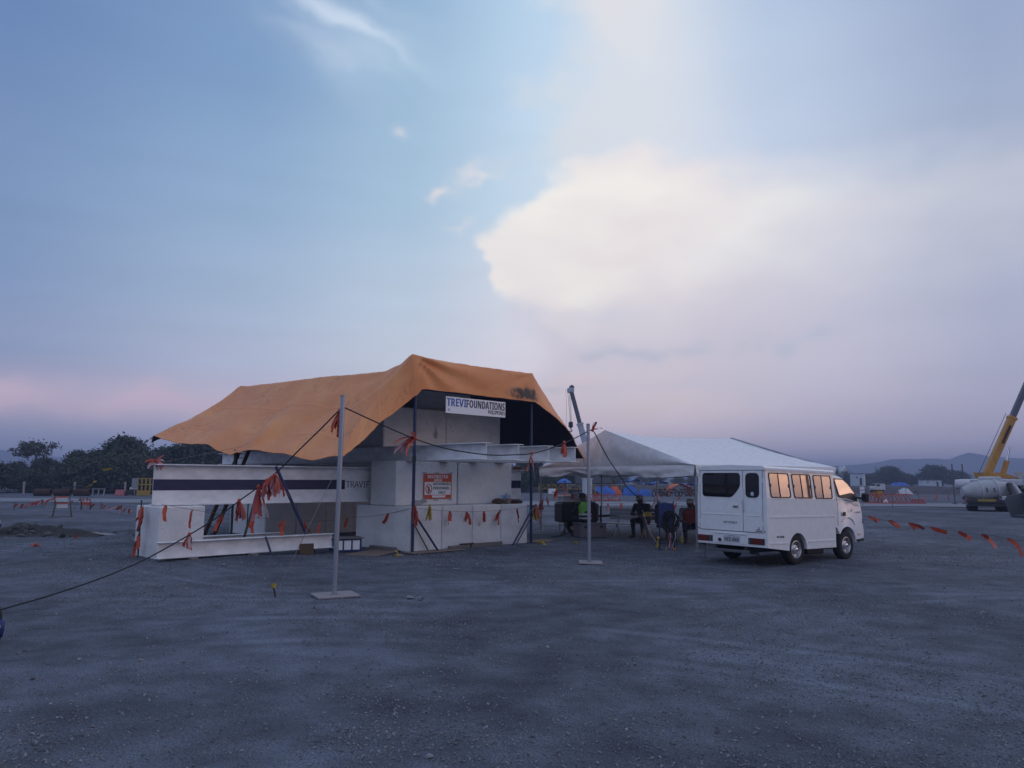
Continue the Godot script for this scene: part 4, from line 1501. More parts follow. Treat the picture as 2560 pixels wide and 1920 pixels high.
	for zz in [[-1.628, -1.262], [-0.408, -0.05]]:
		var lm := obj("tail_lamp", MB.new().box(Vector3(-0.008, 0.476, (zz[0] + zz[1]) * 0.5), Vector3(0.030, 0.115, zz[1] - zz[0]), 0.006), M.trim_black, van)
		for k in 2:
			obj("red_lens", MB.new().box(Vector3(-0.024, 0.502 - k * 0.052, (zz[0] + zz[1]) * 0.5 + (-0.04 if zz[0] < -1.0 else 0.03)), Vector3(0.006, 0.042, 0.24), 0.003), M.red_lens, lm)
		obj("reflector", MB.new().box(Vector3(-0.024, 0.476, zz[1] - 0.04 if zz[0] < -1.0 else zz[0] + 0.03), Vector3(0.006, 0.094, 0.045), 0.003), M.grey_lens, lm)
	for zz in [-1.61, -0.045]:
		obj("screw_cap", MB.new().lathe([[0.0, 0.0], [0.013, 0.0], [0.011, 0.008], [0.0, 0.009]], 10, Transform3D(Basis(Vector3.BACK, PI / 2), Vector3(-0.001, 0.665, zz))), M.trim_black, van)
	# under the body
	obj("step_bumper", MB.new().box(Vector3(-0.10, 0.270, -0.83), Vector3(0.07, 0.05, 1.0), 0.006), M.machine_grey, van)
	for z in [-1.18, -0.48]:
		obj("bumper_arm", MB.new().bar(Vector3(0.35, 0.31, z), Vector3(-0.09, 0.275, z), 0.05, 0.05), M.dark_body, van)
		obj("chassis_rail", MB.new().box(Vector3(1.55, 0.30, z), Vector3(3.1, 0.10, 0.06)), M.dark_body, van)
	obj("rear_axle", MB.new().tube([Vector3(0.985, 0.31, -1.45), Vector3(0.985, 0.31, -0.2)], 0.045, 8), M.dark_body, van)
	obj("fuel_tank", MB.new().box(Vector3(1.95, 0.27, -0.42), Vector3(0.62, 0.16, 0.40), 0.03), M.dark_body, van)
	obj("exhaust_pipe", MB.new().tube([Vector3(1.6, 0.26, -1.05), Vector3(0.35, 0.25, -1.05), Vector3(0.12, 0.24, -0.28), Vector3(0.02, 0.24, -0.25)], 0.025, 8), M.dark_body, van)
	obj("underbody", MB.new().box(Vector3(1.3, 0.355, -0.83), Vector3(2.3, 0.02, 1.3)), M.dark_body, van)
	obj("mud_strap", MB.new().tube([Vector3(0.06, 0.35, -1.50), Vector3(0.05, 0.05, -1.50)], 0.006, 5), M.rubber, van)
	build_cab(van, W)
	for w in [[0.985, 0.315, -0.03, 1], [0.985, 0.315, -W + 0.03, -1], [2.80, 0.358, -0.045, 1], [2.80, 0.358, -W + 0.045, -1]]:
		build_wheel(van, Vector3(w[0], w[1], w[2]), w[3])


func diamonds(r: float) -> MB:
	var mb := MB.new()
	for k in 3:
		var a := PI / 2 + TAU * k / 3.0
		var d := Vector2(cos(a), sin(a))
		var s := Vector2(-d.y, d.x)
		mb.prism(PackedVector2Array([Vector2.ZERO, d * r * 0.9 + s * r * 0.52, d * r * 1.8, d * r * 0.9 - s * r * 0.52]), 0.0, 0.003)
	return mb


func round_poly(pts: Array, r: float) -> PackedVector2Array:
	var out := PackedVector2Array()
	var n := pts.size()
	for i in n:
		var p: Vector2 = pts[i]
		var a: Vector2 = (pts[(i + n - 1) % n] - p)
		var b: Vector2 = (pts[(i + 1) % n] - p)
		var ra := minf(r, a.length() * 0.45)
		var rb := minf(r, b.length() * 0.45)
		var pa := p + a.normalized() * ra
		var pb := p + b.normalized() * rb
		for k in 6:
			var t := k / 5.0
			out.append(pa.lerp(p, t).lerp(p.lerp(pb, t), t))
	return out


func ring_prism(mb: MB, outer: PackedVector2Array, inner: PackedVector2Array, z0: float, z1: float, xf := Transform3D()) -> void:
	var n := outer.size()
	var o := signf(z1 - z0)
	for i in n:
		var j := (i + 1) % n
		var P := func(p: Vector2, z: float) -> Vector3: return xf * Vector3(p.x, p.y, z)
		mb.quad(P.call(outer[i], z1), P.call(outer[j], z1), P.call(inner[j], z1), P.call(inner[i], z1), xf.basis * Vector3(0, 0, o))
		var m := (outer[i] + outer[j]) * 0.5 - (inner[i] + inner[j]) * 0.5
		var nn := xf.basis * Vector3(m.x, m.y, 0)
		mb.quad(P.call(outer[i], z0), P.call(outer[j], z0), P.call(outer[j], z1), P.call(outer[i], z1), nn)
		mb.quad(P.call(inner[i], z0), P.call(inner[j], z0), P.call(inner[j], z1), P.call(inner[i], z1), -nn)


func build_cab(van: Node3D, W: float) -> void:
	# side outline of the cab, wrapped over a rounded cross-section
	var line := [Vector2(2.40, 0.74), Vector2(2.40, 1.785), Vector2(2.585, 1.805), Vector2(2.74, 1.800), Vector2(2.85, 1.768), Vector2(2.934, 1.715), Vector2(3.08, 1.595), Vector2(3.23, 1.462), Vector2(3.325, 1.366), Vector2(3.40, 1.235), Vector2(3.445, 1.115), Vector2(3.470, 0.95), Vector2(3.474, 0.80), Vector2(3.466, 0.62), Vector2(3.450, 0.50)]
	var low := [Vector2(3.450, 0.50), Vector2(3.136, 0.47)]
	for k in 11:
		var a := deg_to_rad(lerpf(-2.0, 150.0, k / 10.0))
		low.append(Vector2(2.815 + cos(a) * 0.325, 0.435 + sin(a) * 0.315))
	low.append(Vector2(2.45, 0.70))
	var poly := PackedVector2Array()
	for p in line:
		poly.append(p)
	for i in range(1, low.size()):
		poly.append(low[i])
	# stations across the width: the flanks lean in above the belt line
	var mb := MB.new()
	var zs := [-W + 0.03, -W + 0.05, -W + 0.11, -W + 0.25, -W * 0.5, -0.25, -0.11, -0.05, -0.03]
	var insets := [0.055, 0.024, 0.006, 0.0, -0.012, 0.0, 0.006, 0.024, 0.055]
	var rows := []
	for k in zs.size():
		var row := []
		for p in poly:
			var q: Vector2 = p
			var c := Vector2(2.85, 1.1)
			if p.y > 0.76 and p.x > 2.42:
				var d := (c - p).normalized()
				q = p + d * insets[k]
			var z: float = zs[k]
			var lean: float = maxf(0.0, p.y - 1.25) * 0.16
			if k < 3:
				z += lean
			elif k > 5:
				z -= lean
			row.append(Vector3(q.x, q.y, z))
		rows.append(row)
	var n := poly.size()
	for i in n:
		var j := (i + 1) % n
		var g := []
		for k in zs.size():
			g.append(rows[k][i])
			g.append(rows[k][j])
		var e := poly[j] - poly[i]
		var out := Vector3(-e.y, e.x, 0)
		mb.sheet(g, 1, zs.size() - 1, out)
	# flanks
	var tris := Geometry2D.triangulate_polygon(poly)
	for k in [0, zs.size() - 1]:
		var sgn := Vector3(0, 0, -1 if k == 0 else 1)
		for i in range(0, tris.size(), 3):
			mb.tri(rows[k][tris[i]], rows[k][tris[i + 1]], rows[k][tris[i + 2]], sgn)
	# one smooth normal for the points of the skin that meet
	smooth_mesh(mb, 0.55)
	var cab := obj("cab", mb, M.paint, van)
	for s in [1.0, -1.0]:
		var z: float = -0.026 if s > 0.0 else -W + 0.026
		var L := func(y: float) -> float: return z - s * maxf(0.0, y - 1.25) * 0.16
		# side glass, following the lean of the flank
		var gp := round_poly([Vector2(2.505, 1.712), Vector2(2.80, 1.712), Vector2(2.955, 1.632), Vector2(3.185, 1.425), Vector2(3.02, 1.442), Vector2(2.590, 1.385)], 0.03)
		lean_panel(van, "side_glass", gp, L, s, 0.004, M.film)
		var go := round_poly([Vector2(2.478, 1.735), Vector2(2.81, 1.735), Vector2(2.975, 1.645), Vector2(3.235, 1.408), Vector2(3.27, 1.26), Vector2(2.99, 1.303), Vector2(2.570, 1.365)], 0.03)
		lean_panel(van, "window_surround", go, L, s, 0.0015, M.trim_black)
		# belt crease, bright where it turns up to the sky
		var cr := MB.new()
		cr.tube([Vector3(2.50, 1.30, L.call(1.30) - s * 0.004), Vector3(2.80, 1.315, L.call(1.315) - s * 0.003), Vector3(3.05, 1.275, L.call(1.275) - s * 0.003), Vector3(3.29, 1.175, z - s * 0.006)], 0.010, 8)
		obj("belt_crease", cr, M.paint, van)
		# door seam, handle, badge
		obj("door_seam", MB.new().tube([Vector3(2.465, 1.74, L.call(1.74) - s * 0.001), Vector3(2.475, 1.2, z - s * 0.001), Vector3(2.475, 0.76, z - s * 0.001)], 0.004, 5), M.trim_black, van)
		obj("door_handle", MB.new().box(Vector3(2.714, 1.0, z + s * 0.004), Vector3(0.10, 0.085, 0.014), 0.012), M.trim_black, van)
		obj("emblem", diamonds(0.026), M.machine_grey, van).transform = Transform3D(Basis() if s > 0.0 else Basis(Vector3.UP, PI), Vector3(2.99, 1.075, z))
		obj("model_badge", MB.new().box(Vector3(3.27, 1.043, z + s * 0.001), Vector3(0.13, 0.022, 0.004)), M.machine_grey, van)
		# flare over the front wheel
		var fl := []
		for k in 13:
			var a := deg_to_rad(lerpf(20.0, 140.0, k / 12.0))
			fl.append(Vector3(2.86 + cos(a) * 0.27, 0.70 + sin(a) * 0.235, z - s * 0.004))
		obj("wheel_flare", MB.new().tube(fl, 0.011, 6), M.paint, van)
		var lip := []
		for k in 13:
			var a := deg_to_rad(lerpf(-2.0, 150.0, k / 12.0))
			lip.append(Vector3(2.815 + cos(a) * 0.325, 0.435 + sin(a) * 0.315, z - s * 0.008))
		obj("arch_lip", MB.new().tube(lip, 0.013, 6), M.paint, van)
		obj("side_marker", MB.new().box(Vector3(3.27, 0.588, z + s * 0.002), Vector3(0.13, 0.055, 0.014), 0.01), M.amber, van)
		obj("headlamp", MB.new().box(Vector3(3.435, 0.86, z - s * 0.10), Vector3(0.06, 0.15, 0.22), 0.03), M.grey_lens, van)
		# mirror
		var mr := obj("door_mirror", MB.new().box(Vector3(3.33, 1.355, z + s * 0.13), Vector3(0.10, 0.19, 0.15), 0.03), M.trim_black, van)
		obj("mirror_arm", MB.new().bar(Vector3(3.20, 1.34, z), Vector3(3.31, 1.34, z + s * 0.09), 0.04, 0.04, 0.008), M.trim_black, mr)
		# dark lower valance behind the wheel
		obj("step_guard", MB.new().bar(Vector3(2.40, 0.735, z - s * 0.04), Vector3(2.58, 0.62, z - s * 0.04), 0.05, 0.02), M.trim_black, van)
	obj("front_bumper", MB.new().box(Vector3(3.36, 0.462, -W * 0.5), Vector3(0.24, 0.06, W - 0.07), 0.015), M.trim_black, van)
	obj("bumper_corner", MB.new().box(Vector3(3.462, 0.58, -0.10), Vector3(0.03, 0.22, 0.12), 0.01), M.trim_black, van)
	obj("windscreen", MB.new().quad_of(Vector3(2.96, 1.705, -W + 0.20), Vector3(2.96, 1.705, -0.20), Vector3(3.32, 1.385, -0.16), Vector3(3.32, 1.385, -W + 0.16), Vector3(1, 1, 0)), M.glass, van)
	obj("wheel_well", MB.new().box(Vector3(2.80, 0.62, -W * 0.5), Vector3(0.60, 0.25, W - 0.46)), M.dark_body, van)
	obj("cab_floor", MB.new().box(Vector3(2.70, 0.50, -W * 0.5), Vector3(0.72, 0.10, W - 0.5)), M.dark_body, van)
	obj("gap_panel", MB.new().box(Vector3(2.38, 1.15, -W * 0.5), Vector3(0.05, 1.15, W - 0.12)), M.paint, van)


func lean_panel(van: Node3D, called: String, poly: PackedVector2Array, L: Callable, s: float, lift: float, m: Material) -> void:
	var mb := MB.new()
	var ids := Geometry2D.triangulate_polygon(poly)
	var nn := Vector3(0, 0.16, s).normalized()
	for p in poly:
		mb.vert(Vector3(p.x, p.y, L.call(p.y) + s * lift), nn)
	for i in range(0, ids.size(), 3):
		mb.face(ids[i], ids[i + 1], ids[i + 2])
	var cnt := poly.size()
	for i in cnt:
		var a := poly[i]
		var b := poly[(i + 1) % cnt]
		var e := b - a
		mb.quad(Vector3(a.x, a.y, L.call(a.y) - s * 0.01), Vector3(b.x, b.y, L.call(b.y) - s * 0.01), Vector3(b.x, b.y, L.call(b.y) + s * lift), Vector3(a.x, a.y, L.call(a.y) + s * lift), Vector3(e.y, -e.x, 0))
	obj(called, mb, m, van)


func smooth_mesh(mb: MB, limit: float) -> void:
	var near := {}
	for i in mb.v.size():
		var k := (mb.v[i] * 2000.0).round()
		if not near.has(k):
			near[k] = []
		near[k].append(i)
	var nn := mb.n.duplicate()
	for k in near:
		for i in near[k]:
			var s := Vector3.ZERO
			for j in near[k]:
				if mb.n[i].dot(mb.n[j]) > limit:
					s += mb.n[j]
			nn[i] = s.normalized()
	mb.n = nn


func build_wheel(van: Node3D, at: Vector3, s: int) -> void:
	var w := Node3D.new()
	w.name = "wheel"
	van.add_child(w, true)
	w.transform = Transform3D(Basis(Vector3.RIGHT, PI / 2 * s), at)
	# local y points out of the wheel
	var r := 0.29
	obj("tyre", MB.new().lathe([[0.175, -0.165], [0.25, -0.175], [0.278, -0.16], [r, -0.135], [r, -0.04], [0.278, -0.012], [0.25, 0.0], [0.20, 0.004], [0.172, -0.006]], 32), M.rubber, w)
	obj("rim", MB.new().lathe([[0.172, -0.16], [0.172, -0.006], [0.162, -0.002], [0.152, -0.02], [0.146, -0.055], [0.105, -0.060], [0.085, -0.030], [0.07, -0.026], [0.0, -0.026]], 28), M.rim, w)
	obj("hub_cap", MB.new().lathe([[0.045, -0.027], [0.043, 0.004], [0.03, 0.016], [0.0, 0.018]], 16), M.chrome, w)
	for k in 8:
		var a := TAU * k / 8.0
		obj("vent_hole", MB.new().lathe([[0.0, 0.0], [0.017, 0.0], [0.014, 0.003], [0.0, 0.003]], 8, Transform3D(Basis(), Vector3(cos(a) * 0.126, -0.0565, sin(a) * 0.126))), M.trim_black, w)


# ---------------------------------------------------------------- poles, cables, tape
func sway(pts: Array, steps: int) -> Array:
	# smooth curve through the points
	var out := []
	for i in pts.size() - 1:
		var p0: Vector3 = pts[maxi(i - 1, 0)]
		var p1: Vector3 = pts[i]
		var p2: Vector3 = pts[i + 1]
		var p3: Vector3 = pts[mini(i + 2, pts.size() - 1)]
		for k in steps:
			out.append(p1.cubic_interpolate(p2, p0, p3, float(k) / steps))
	out.append(pts[-1])
	return out


func sagging(a: Vector3, b: Vector3, sag: float, steps: int) -> Array:
	var out := []
	for k in steps + 1:
		var t := float(k) / steps
		out.append(a.lerp(b, t) - Vector3(0, sag * 4.0 * t * (1.0 - t), 0))
	return out


func ribbon(mb: MB, at: Vector3, dir: Vector3, length: float, width: float, s: int, fall := 0.0) -> void:
	# a limp strip of plastic tape that starts at its knot and curls as it goes
	var r := RandomNumberGenerator.new()
	r.seed = s
	var side := dir.cross(Vector3(r.randf_range(-1, 1), r.randf_range(-0.3, 0.3), r.randf_range(-1, 1))).normalized()
	var p := at
	var d := dir.normalized()
	var g := []
	var n := 7
	var tw := r.randf_range(-0.5, 0.5)
	for k in n + 1:
		var t := float(k) / n
		var s2 := side.rotated(d, tw * t * 2.0)
		var w := width * (0.45 + 0.55 * minf(1.0, t * 4.0))
		g.append(p - s2 * w * 0.5)
		g.append(p + s2 * w * 0.5)
		d = (d + Vector3(r.randf_range(-1, 1), r.randf_range(-0.7, 0.4), r.randf_range(-1, 1)) * 0.30 + Vector3(0, -fall, 0)).normalized()
		p += d * length / n
	mb.sheet(g, 1, n, Vector3.ZERO)
	# a second face a hair behind gives the strip its thickness
	var g2 := []
	for q in g:
		g2.append(q + side.cross(dir).normalized() * 0.0015)
	mb.sheet(g2, 1, n, Vector3.ZERO, true)


func tape_bundle(label: String, at: Vector3, strips: int, length: float, s: int, spread := 0.5, pull := Vector3.DOWN, kinds := ["tape", "tape_pink", "tape", "tape_pale", "tape_pink"]) -> void:
	var t := thing("tape_bundle", label, "tape", at)
	var r := RandomNumberGenerator.new()
	r.seed = s
	obj("knot", MB.new().lathe([[0.0, -0.03], [0.026, -0.018], [0.03, 0.008], [0.018, 0.03], [0.0, 0.034]], 8), M[kinds[0]], t)
	for k in strips * 2:
		var d := (pull + Vector3(r.randf_range(-1, 1), r.randf_range(-0.7, 0.7), r.randf_range(-1, 1)) * spread).normalized()
		var mb := MB.new()
		ribbon(mb, Vector3.ZERO, d, length * r.randf_range(0.55, 1.1), r.randf_range(0.022, 0.060), s * 31 + k, 0.30 if pull.y < 0.0 else 0.12)
		obj("strip", mb, M[kinds[k % kinds.size()]], t)


func barrier(label: String, posts: Array, sag: float, spots: Array, length: float, wind: Vector3, s: int, mats := ["tape"], width := 0.06, stakes := 1) -> void:
	var t := thing("barrier_line", label, "barrier tape")
	var whole := []
	for i in posts.size() - 1:
		var seg := sagging(posts[i], posts[i + 1], sag, 12)
		if i > 0:
			seg.remove_at(0)
		whole.append_array(seg)
	obj("string", MB.new().tube(whole, 0.004, 5), M.string, t)
	if stakes > 0:
		for p in (posts if stakes == 1 else [posts[0], posts[-1]]):
			obj("stake", MB.new().tube([Vector3(p.x, -0.05, p.z), Vector3(p.x, p.y + 0.06, p.z)], 0.014, 6), M.dark_pipe, t)
	var k := 0
	for f in spots:
		var x: float = f * (whole.size() - 1)
		var i := mini(int(x), whole.size() - 2)
		var at: Vector3 = (whole[i] as Vector3).lerp(whole[i + 1], x - i)
		var r := RandomNumberGenerator.new()
		r.seed = s * 100 + k
		var mb := MB.new()
		var d := (Vector3.DOWN + wind * r.randf_range(0.6, 1.3) + Vector3(r.randf_range(-0.2, 0.2), 0, r.randf_range(-0.2, 0.2))).normalized()
		ribbon(mb, at, d, length * r.randf_range(0.75, 1.15), width * r.randf_range(0.8, 1.2), s * 77 + k)
		if r.randf() < 0.6:
			ribbon(mb, at, (d + Vector3(r.randf_range(-0.25, 0.25), 0, r.randf_range(-0.25, 0.25))).normalized(), length * r.randf_range(0.5, 0.9), width, s * 91 + k)
		obj("ribbon", mb, M[mats[k % mats.size()]], t)
		k += 1


func tie_pole(label: String, at: Vector3, top: Vector3, s: int) -> void:
	at.y = ground_at(at.x, at.z)
	var t := thing("guy_pole", label, "pole", at, 0.0, "galvanised cable poles")
	obj("pipe", MB.new().tube([Vector3(0, 0.02, 0), top - at], 0.034, 14), M.galv, t)
	obj("pole_cap", MB.new().lathe([[0.036, 0.0], [0.036, 0.03], [0.0, 0.034]], 14, Transform3D(Basis(), top - at - Vector3(0, 0.01, 0))), M.steel, t)
	var mb := MB.new()
	mb.box(Vector3(0.02, 0.022, 0.02), Vector3(0.58, 0.022, 0.46), 0.004, Basis(Vector3.UP, 0.5 + s) * Basis(Vector3.RIGHT, 0.02))
	obj("base_board", mb, M.board, t)
	obj("foot_ring", MB.new().lathe([[0.036, 0.03], [0.06, 0.034], [0.06, 0.044], [0.036, 0.05]], 12), M.steel, t)


func build_poles_and_cables() -> void:
	var p1 := Vector3(-2.41, 2.78, -10.92)
	var p2 := Vector3(1.53, 2.71, -15.41)
	tie_pole("galvanised pole on a plywood board standing alone before the orange tarpaulin", Vector3(-2.44, 0, -10.92), p1, 0)
	tie_pole("galvanised pole on a board in front of the white tent", Vector3(1.54, 0, -15.41), p2, 1)
	var c := obj("power_cable", MB.new().tube(sway([Vector3(-2.38, 2.62, -10.95), Vector3(-1.99, 2.44, -11.56), Vector3(-1.57, 2.26, -12.16), Vector3(-1.18, 2.14, -12.67), Vector3(-0.83, 2.08, -13.09), Vector3(-0.37, 2.04, -13.6), Vector3(0.04, 2.06, -14.03), Vector3(0.39, 2.1, -14.37), Vector3(0.84, 2.24, -14.8), Vector3(1.27, 2.44, -15.18), Vector3(1.56, 2.60, -15.44)], 4), 0.0105, 8), M.cable)
	tag(c, "black power cable slung between the two galvanised poles", "cable")
	c = obj("power_cable", MB.new().tube(sway([Vector3(1.57, 2.60, -15.45), Vector3(1.66, 2.56, -15.47), Vector3(1.98, 2.11, -16.1), Vector3(2.42, 1.61, -16.9), Vector3(2.58, 1.45, -17.3), Vector3(2.98, 1.16, -17.9), Vector3(3.32, 0.94, -18.3), Vector3(3.56, 0.80, -18.36)], 4), 0.0105, 8), M.cable)
	tag(c, "black power cable dropping from the pole to the blue switchboard", "cable")
	c = obj("power_cable", MB.new().tube(sway([Vector3(-2.43, 2.62, -10.95), Vector3(-2.8, 2.31, -11.2), Vector3(-3.23, 2.0, -11.6), Vector3(-3.58, 1.76, -12.0), Vector3(-3.96, 1.49, -12.2), Vector3(-4.28, 1.27, -12.3), Vector3(-4.73, 0.91, -12.2), Vector3(-5.27, 0.5, -11.7), Vector3(-5.49, 0.33, -11.2), Vector3(-5.62, 0.23, -10.6), Vector3(-5.82, 0.13, -9.9), Vector3(-5.94, 0.08, -9.2), Vector3(-6.02, 0.02, -8.6), Vector3(-6.1, 0.015, -7.6)], 4), 0.0105, 8), M.cable)
	tag(c, "black power cable sloping from the lone pole down to the open gravel", "cable")
	# cable with a blue plug at the left edge
	var pg := thing("cable_plug", "blue industrial plug on a black cable loop lying on the open gravel", "plug", Vector3(-4.86, 0, -7.55))
	obj("lead", MB.new().tube(sway([Vector3(-0.6, 0.02, 0.3), Vector3(-0.25, 0.16, 0.1), Vector3(-0.09, 0.47, 0.0), Vector3(-0.01, 0.36, 0.0), Vector3(0.01, 0.27, 0.0)], 6), 0.011, 8), M.cable, pg)
	obj("plug_body", MB.new().lathe([[0.012, 0.10], [0.03, 0.11], [0.036, 0.15], [0.042, 0.17], [0.042, 0.25], [0.02, 0.275], [0.0, 0.28]], 14, Transform3D(Basis().scaled(Vector3(0.8, 1, 0.8)), Vector3(0.01, 0.0, 0.0))), M.blue_board, pg)
	obj("plug_label", MB.new().box(Vector3(0.02, 0.215, 0.036), Vector3(0.025, 0.02, 0.004)), M.plate, pg)
	obj("tail", MB.new().tube(sway([Vector3(0.01, 0.11, 0.0), Vector3(0.015, 0.03, 0.03), Vector3(-0.02, 0.014, 0.12), Vector3(-0.3, 0.014, 0.3)], 6), 0.011, 8), M.cable, pg)
	# guy ropes of the tarpaulin
	var e2 := place(-1.84, 0.12, 2.05)
	var r := thing("guy_rope", "thin pale guy rope from the tarpaulin corner down to a yellow flagged stake", "rope")
	obj("cord", MB.new().tube([e2, Vector3(-3.21, 0.10, -10.9)], 0.005, 5), M.plank, r)
	obj("stake", MB.new().tube([Vector3(-3.22, -0.05, -10.86), Vector3(-3.26, 0.13, -10.84)], 0.011, 6), M.rust, r)
	var yk := MB.new()
	ribbon(yk, Vector3(-3.26, 0.12, -10.84), Vector3(-0.2, 1, 0.1), 0.07, 0.06, 5)
	ribbon(yk, Vector3(-3.26, 0.12, -10.84), Vector3(0.4, 0.8, 0.3), 0.06, 0.05, 6)
	obj("flag", yk, M.tape_yellow, r)
	var e1 := place(-2.42, -8.6, 2.76)
	r = thing("guy_rope", "guy rope with yellow tape tags running out from the rear left tarpaulin corner", "rope")
	obj("cord", MB.new().tube([e1, Vector3(-20.6, 0.9, -37.5), Vector3(-21.9, 0.0, -39.0)], 0.008, 5), M.dark_pipe, r)
	for k in 3:
		var mb := MB.new()
		var at: Vector3 = e1.lerp(Vector3(-20.6, 0.9, -37.5), [0.45, 0.72, 0.80][k])
		ribbon(mb, at, Vector3(-1, -0.1, 0.1), 0.35, 0.07, 40 + k)
		obj("tag_ribbon", mb, M.tape_yellow, r)
	r = thing("guy_rope", "thin rope from the eave tie to the end of the striped girder", "rope")
	obj("cord", MB.new().tube([place(-2.10, -3.78, 2.36), place(-4.75, -1.76, 1.90)], 0.004, 5), M.plank, r)
	r = thing("guy_rope", "thin rope dropping from the right tarpaulin corner", "rope")
	obj("cord", MB.new().tube([place(5.85, 0.13, 2.17), place(6.3, 0.5, 0.0)], 0.005, 5), M.plank, r)
	# torn warning tape knotted on cables and beams
	tape_bundle("orange tape knot with long tails near the top of the lone pole", Vector3(-2.46, 2.58, -10.98), 4, 0.42, 3, 0.3, Vector3(-0.25, -1, 0), ["tape"])
	tape_bundle("big shaggy bunch of pink and orange tape high on the sloping cable", Vector3(-3.66, 1.66, -12.02), 9, 0.38, 4, 0.9, Vector3(0, -0.7, 0))
	tape_bundle("long shaggy bunch of torn pink tape hanging below the sloping cable", Vector3(-3.97, 1.48, -12.2), 12, 0.50, 5, 0.45)
	tape_bundle("tangle of pale and pink tape between the two shaggy bunches", Vector3(-3.82, 1.58, -12.12), 9, 0.30, 41, 0.8)
	tape_bundle("smaller pink and orange tape bunch lower down the sloping cable", Vector3(-4.30, 1.26, -12.3), 7, 0.32, 6, 0.4)
	tape_bundle("tape bow with two tails at the low end of the sloping cable", Vector3(-4.95, 0.75, -12.05), 4, 0.24, 7, 0.5)
	tape_bundle("red and pink tape wrapped on the cable beside the corner post", Vector3(-1.52, 2.25, -12.2), 8, 0.40, 8, 0.7, Vector3(-0.9, 0.1, 0.3))
	tape_bundle("curl of red tape on the cable by the outermost beam", Vector3(1.02, 2.33, -14.95), 5, 0.30, 9, 0.6)
	tape_bundle("single printed tape strip hanging on the cable before the third beam", Vector3(0.38, 2.10, -14.36), 2, 0.32, 10, 0.2, Vector3(-0.3, -1, 0))
	tape_bundle("red tape hook tied at the top of the pole before the tent", Vector3(1.62, 2.60, -15.44), 3, 0.2, 11, 0.5, Vector3(0.3, 1, 0), ["tape"])
	tape_bundle("bunch of red and white tape on the top corner of the striped girder", place(-4.84, -1.76, 1.93), 9, 0.22, 12, 1.0, Vector3(0, 0.1, 0))
	tape_bundle("red tape bunch on the right end of the striped girder", place(5.25, -1.76, 1.93), 6, 0.22, 13, 0.9, Vector3(0, 0.2, 0))
	tape_bundle("dark orange tape tied round the corner post at the string", place(0.03, 0.16, 1.0), 5, 0.42, 14, 0.45, Vector3(-0.2, -1, 0.1), ["tape"])
	tape_bundle("yellow and red tape bound round the right post", place(3.98, 0.09, 0.96), 7, 0.38, 15, 0.6, Vector3(0.2, -1, 0.1), ["tape", "tape_yellow"])
	tape_bundle("bunch of yellow and black tape hung on the string by the sign", place(0.43, 0.17, 1.02), 9, 0.34, 16, 0.22, Vector3.DOWN, ["tape_yellow"])
	tape_bundle("yellow tape heap on the ground beside the right post", place(3.75, 0.55, 0.05), 4, 0.22, 17, 1.2, Vector3(0, 0.25, 0), ["tape_yellow"])
	tape_bundle("small yellow tape curl lying on the gravel before the tent", place(4.6, 0.9, 0.03), 4, 0.14, 18, 1.2, Vector3(0, 0.5, 0), ["tape_yellow"])
	tape_bundle("small yellow tape tag on the gravel left of the corner post", place(-0.75, 0.6, 0.03), 3, 0.13, 19, 0.8, Vector3(0, 0.8, 0), ["tape_yellow"])
	# strings of ribbons round the stack
	barrier("string of orange ribbons along the front of the bottom tier", [place(0.03, 0.16, 0.98), place(3.98, 0.10, 0.96)], 0.12, [0.255, 0.39, 0.53, 0.67, 0.82], 0.36, Vector3(0.1, 0, 0.1), 21, ["tape"], 0.075, 0)
	barrier("string of orange ribbons from the corner post along the left side", [place(0.0, 0.12, 0.98), place(-0.06, -2.3, 0.68), place(-2.2, -1.0, 0.74), place(-4.98, -1.0, 1.12)], 0.05, [0.12, 0.34, 0.52, 0.62, 0.70, 0.78, 0.86, 0.93, 0.99], 0.33, Vector3(-0.35, 0, 0.2), 22, ["tape"], 0.07, 0)
	barrier("string of orange ribbons tied down the left end of the girder support", [place(-5.0, -1.85, 1.1), place(-5.03, -1.95, 0.1)], 0.0, [0.05, 0.12, 0.55, 0.62], 0.36, Vector3(-0.25, 0, 0.2), 23, ["tape"], 0.07, 0)
	barrier("rising strand of red tape between the right post and the tent", [place(3.98, 0.10, 0.75), Vector3(0.89, 0.95, -24.45), Vector3(2.0, 1.72, -27.5)], 0.12, [0.2, 0.35, 0.55, 0.62, 0.8, 0.9], 0.36, Vector3(-0.2, 0, 0), 24, ["tape", "tape_pink"], 0.07, 0)
	barrier("row of orange ribbons blown flat on a string beyond the van nose", [Vector3(9.15, 0.76, -20.6), Vector3(8.95, 0.70, -17.4), Vector3(8.72, 0.66, -14.2), Vector3(8.8, 0.66, -12.0)], 0.04, [0.07, 0.20, 0.31, 0.42, 0.54, 0.63, 0.73, 0.84], 0.34, Vector3(2.4, -0.2, 1.9), 25, ["tape"], 0.085, 2)


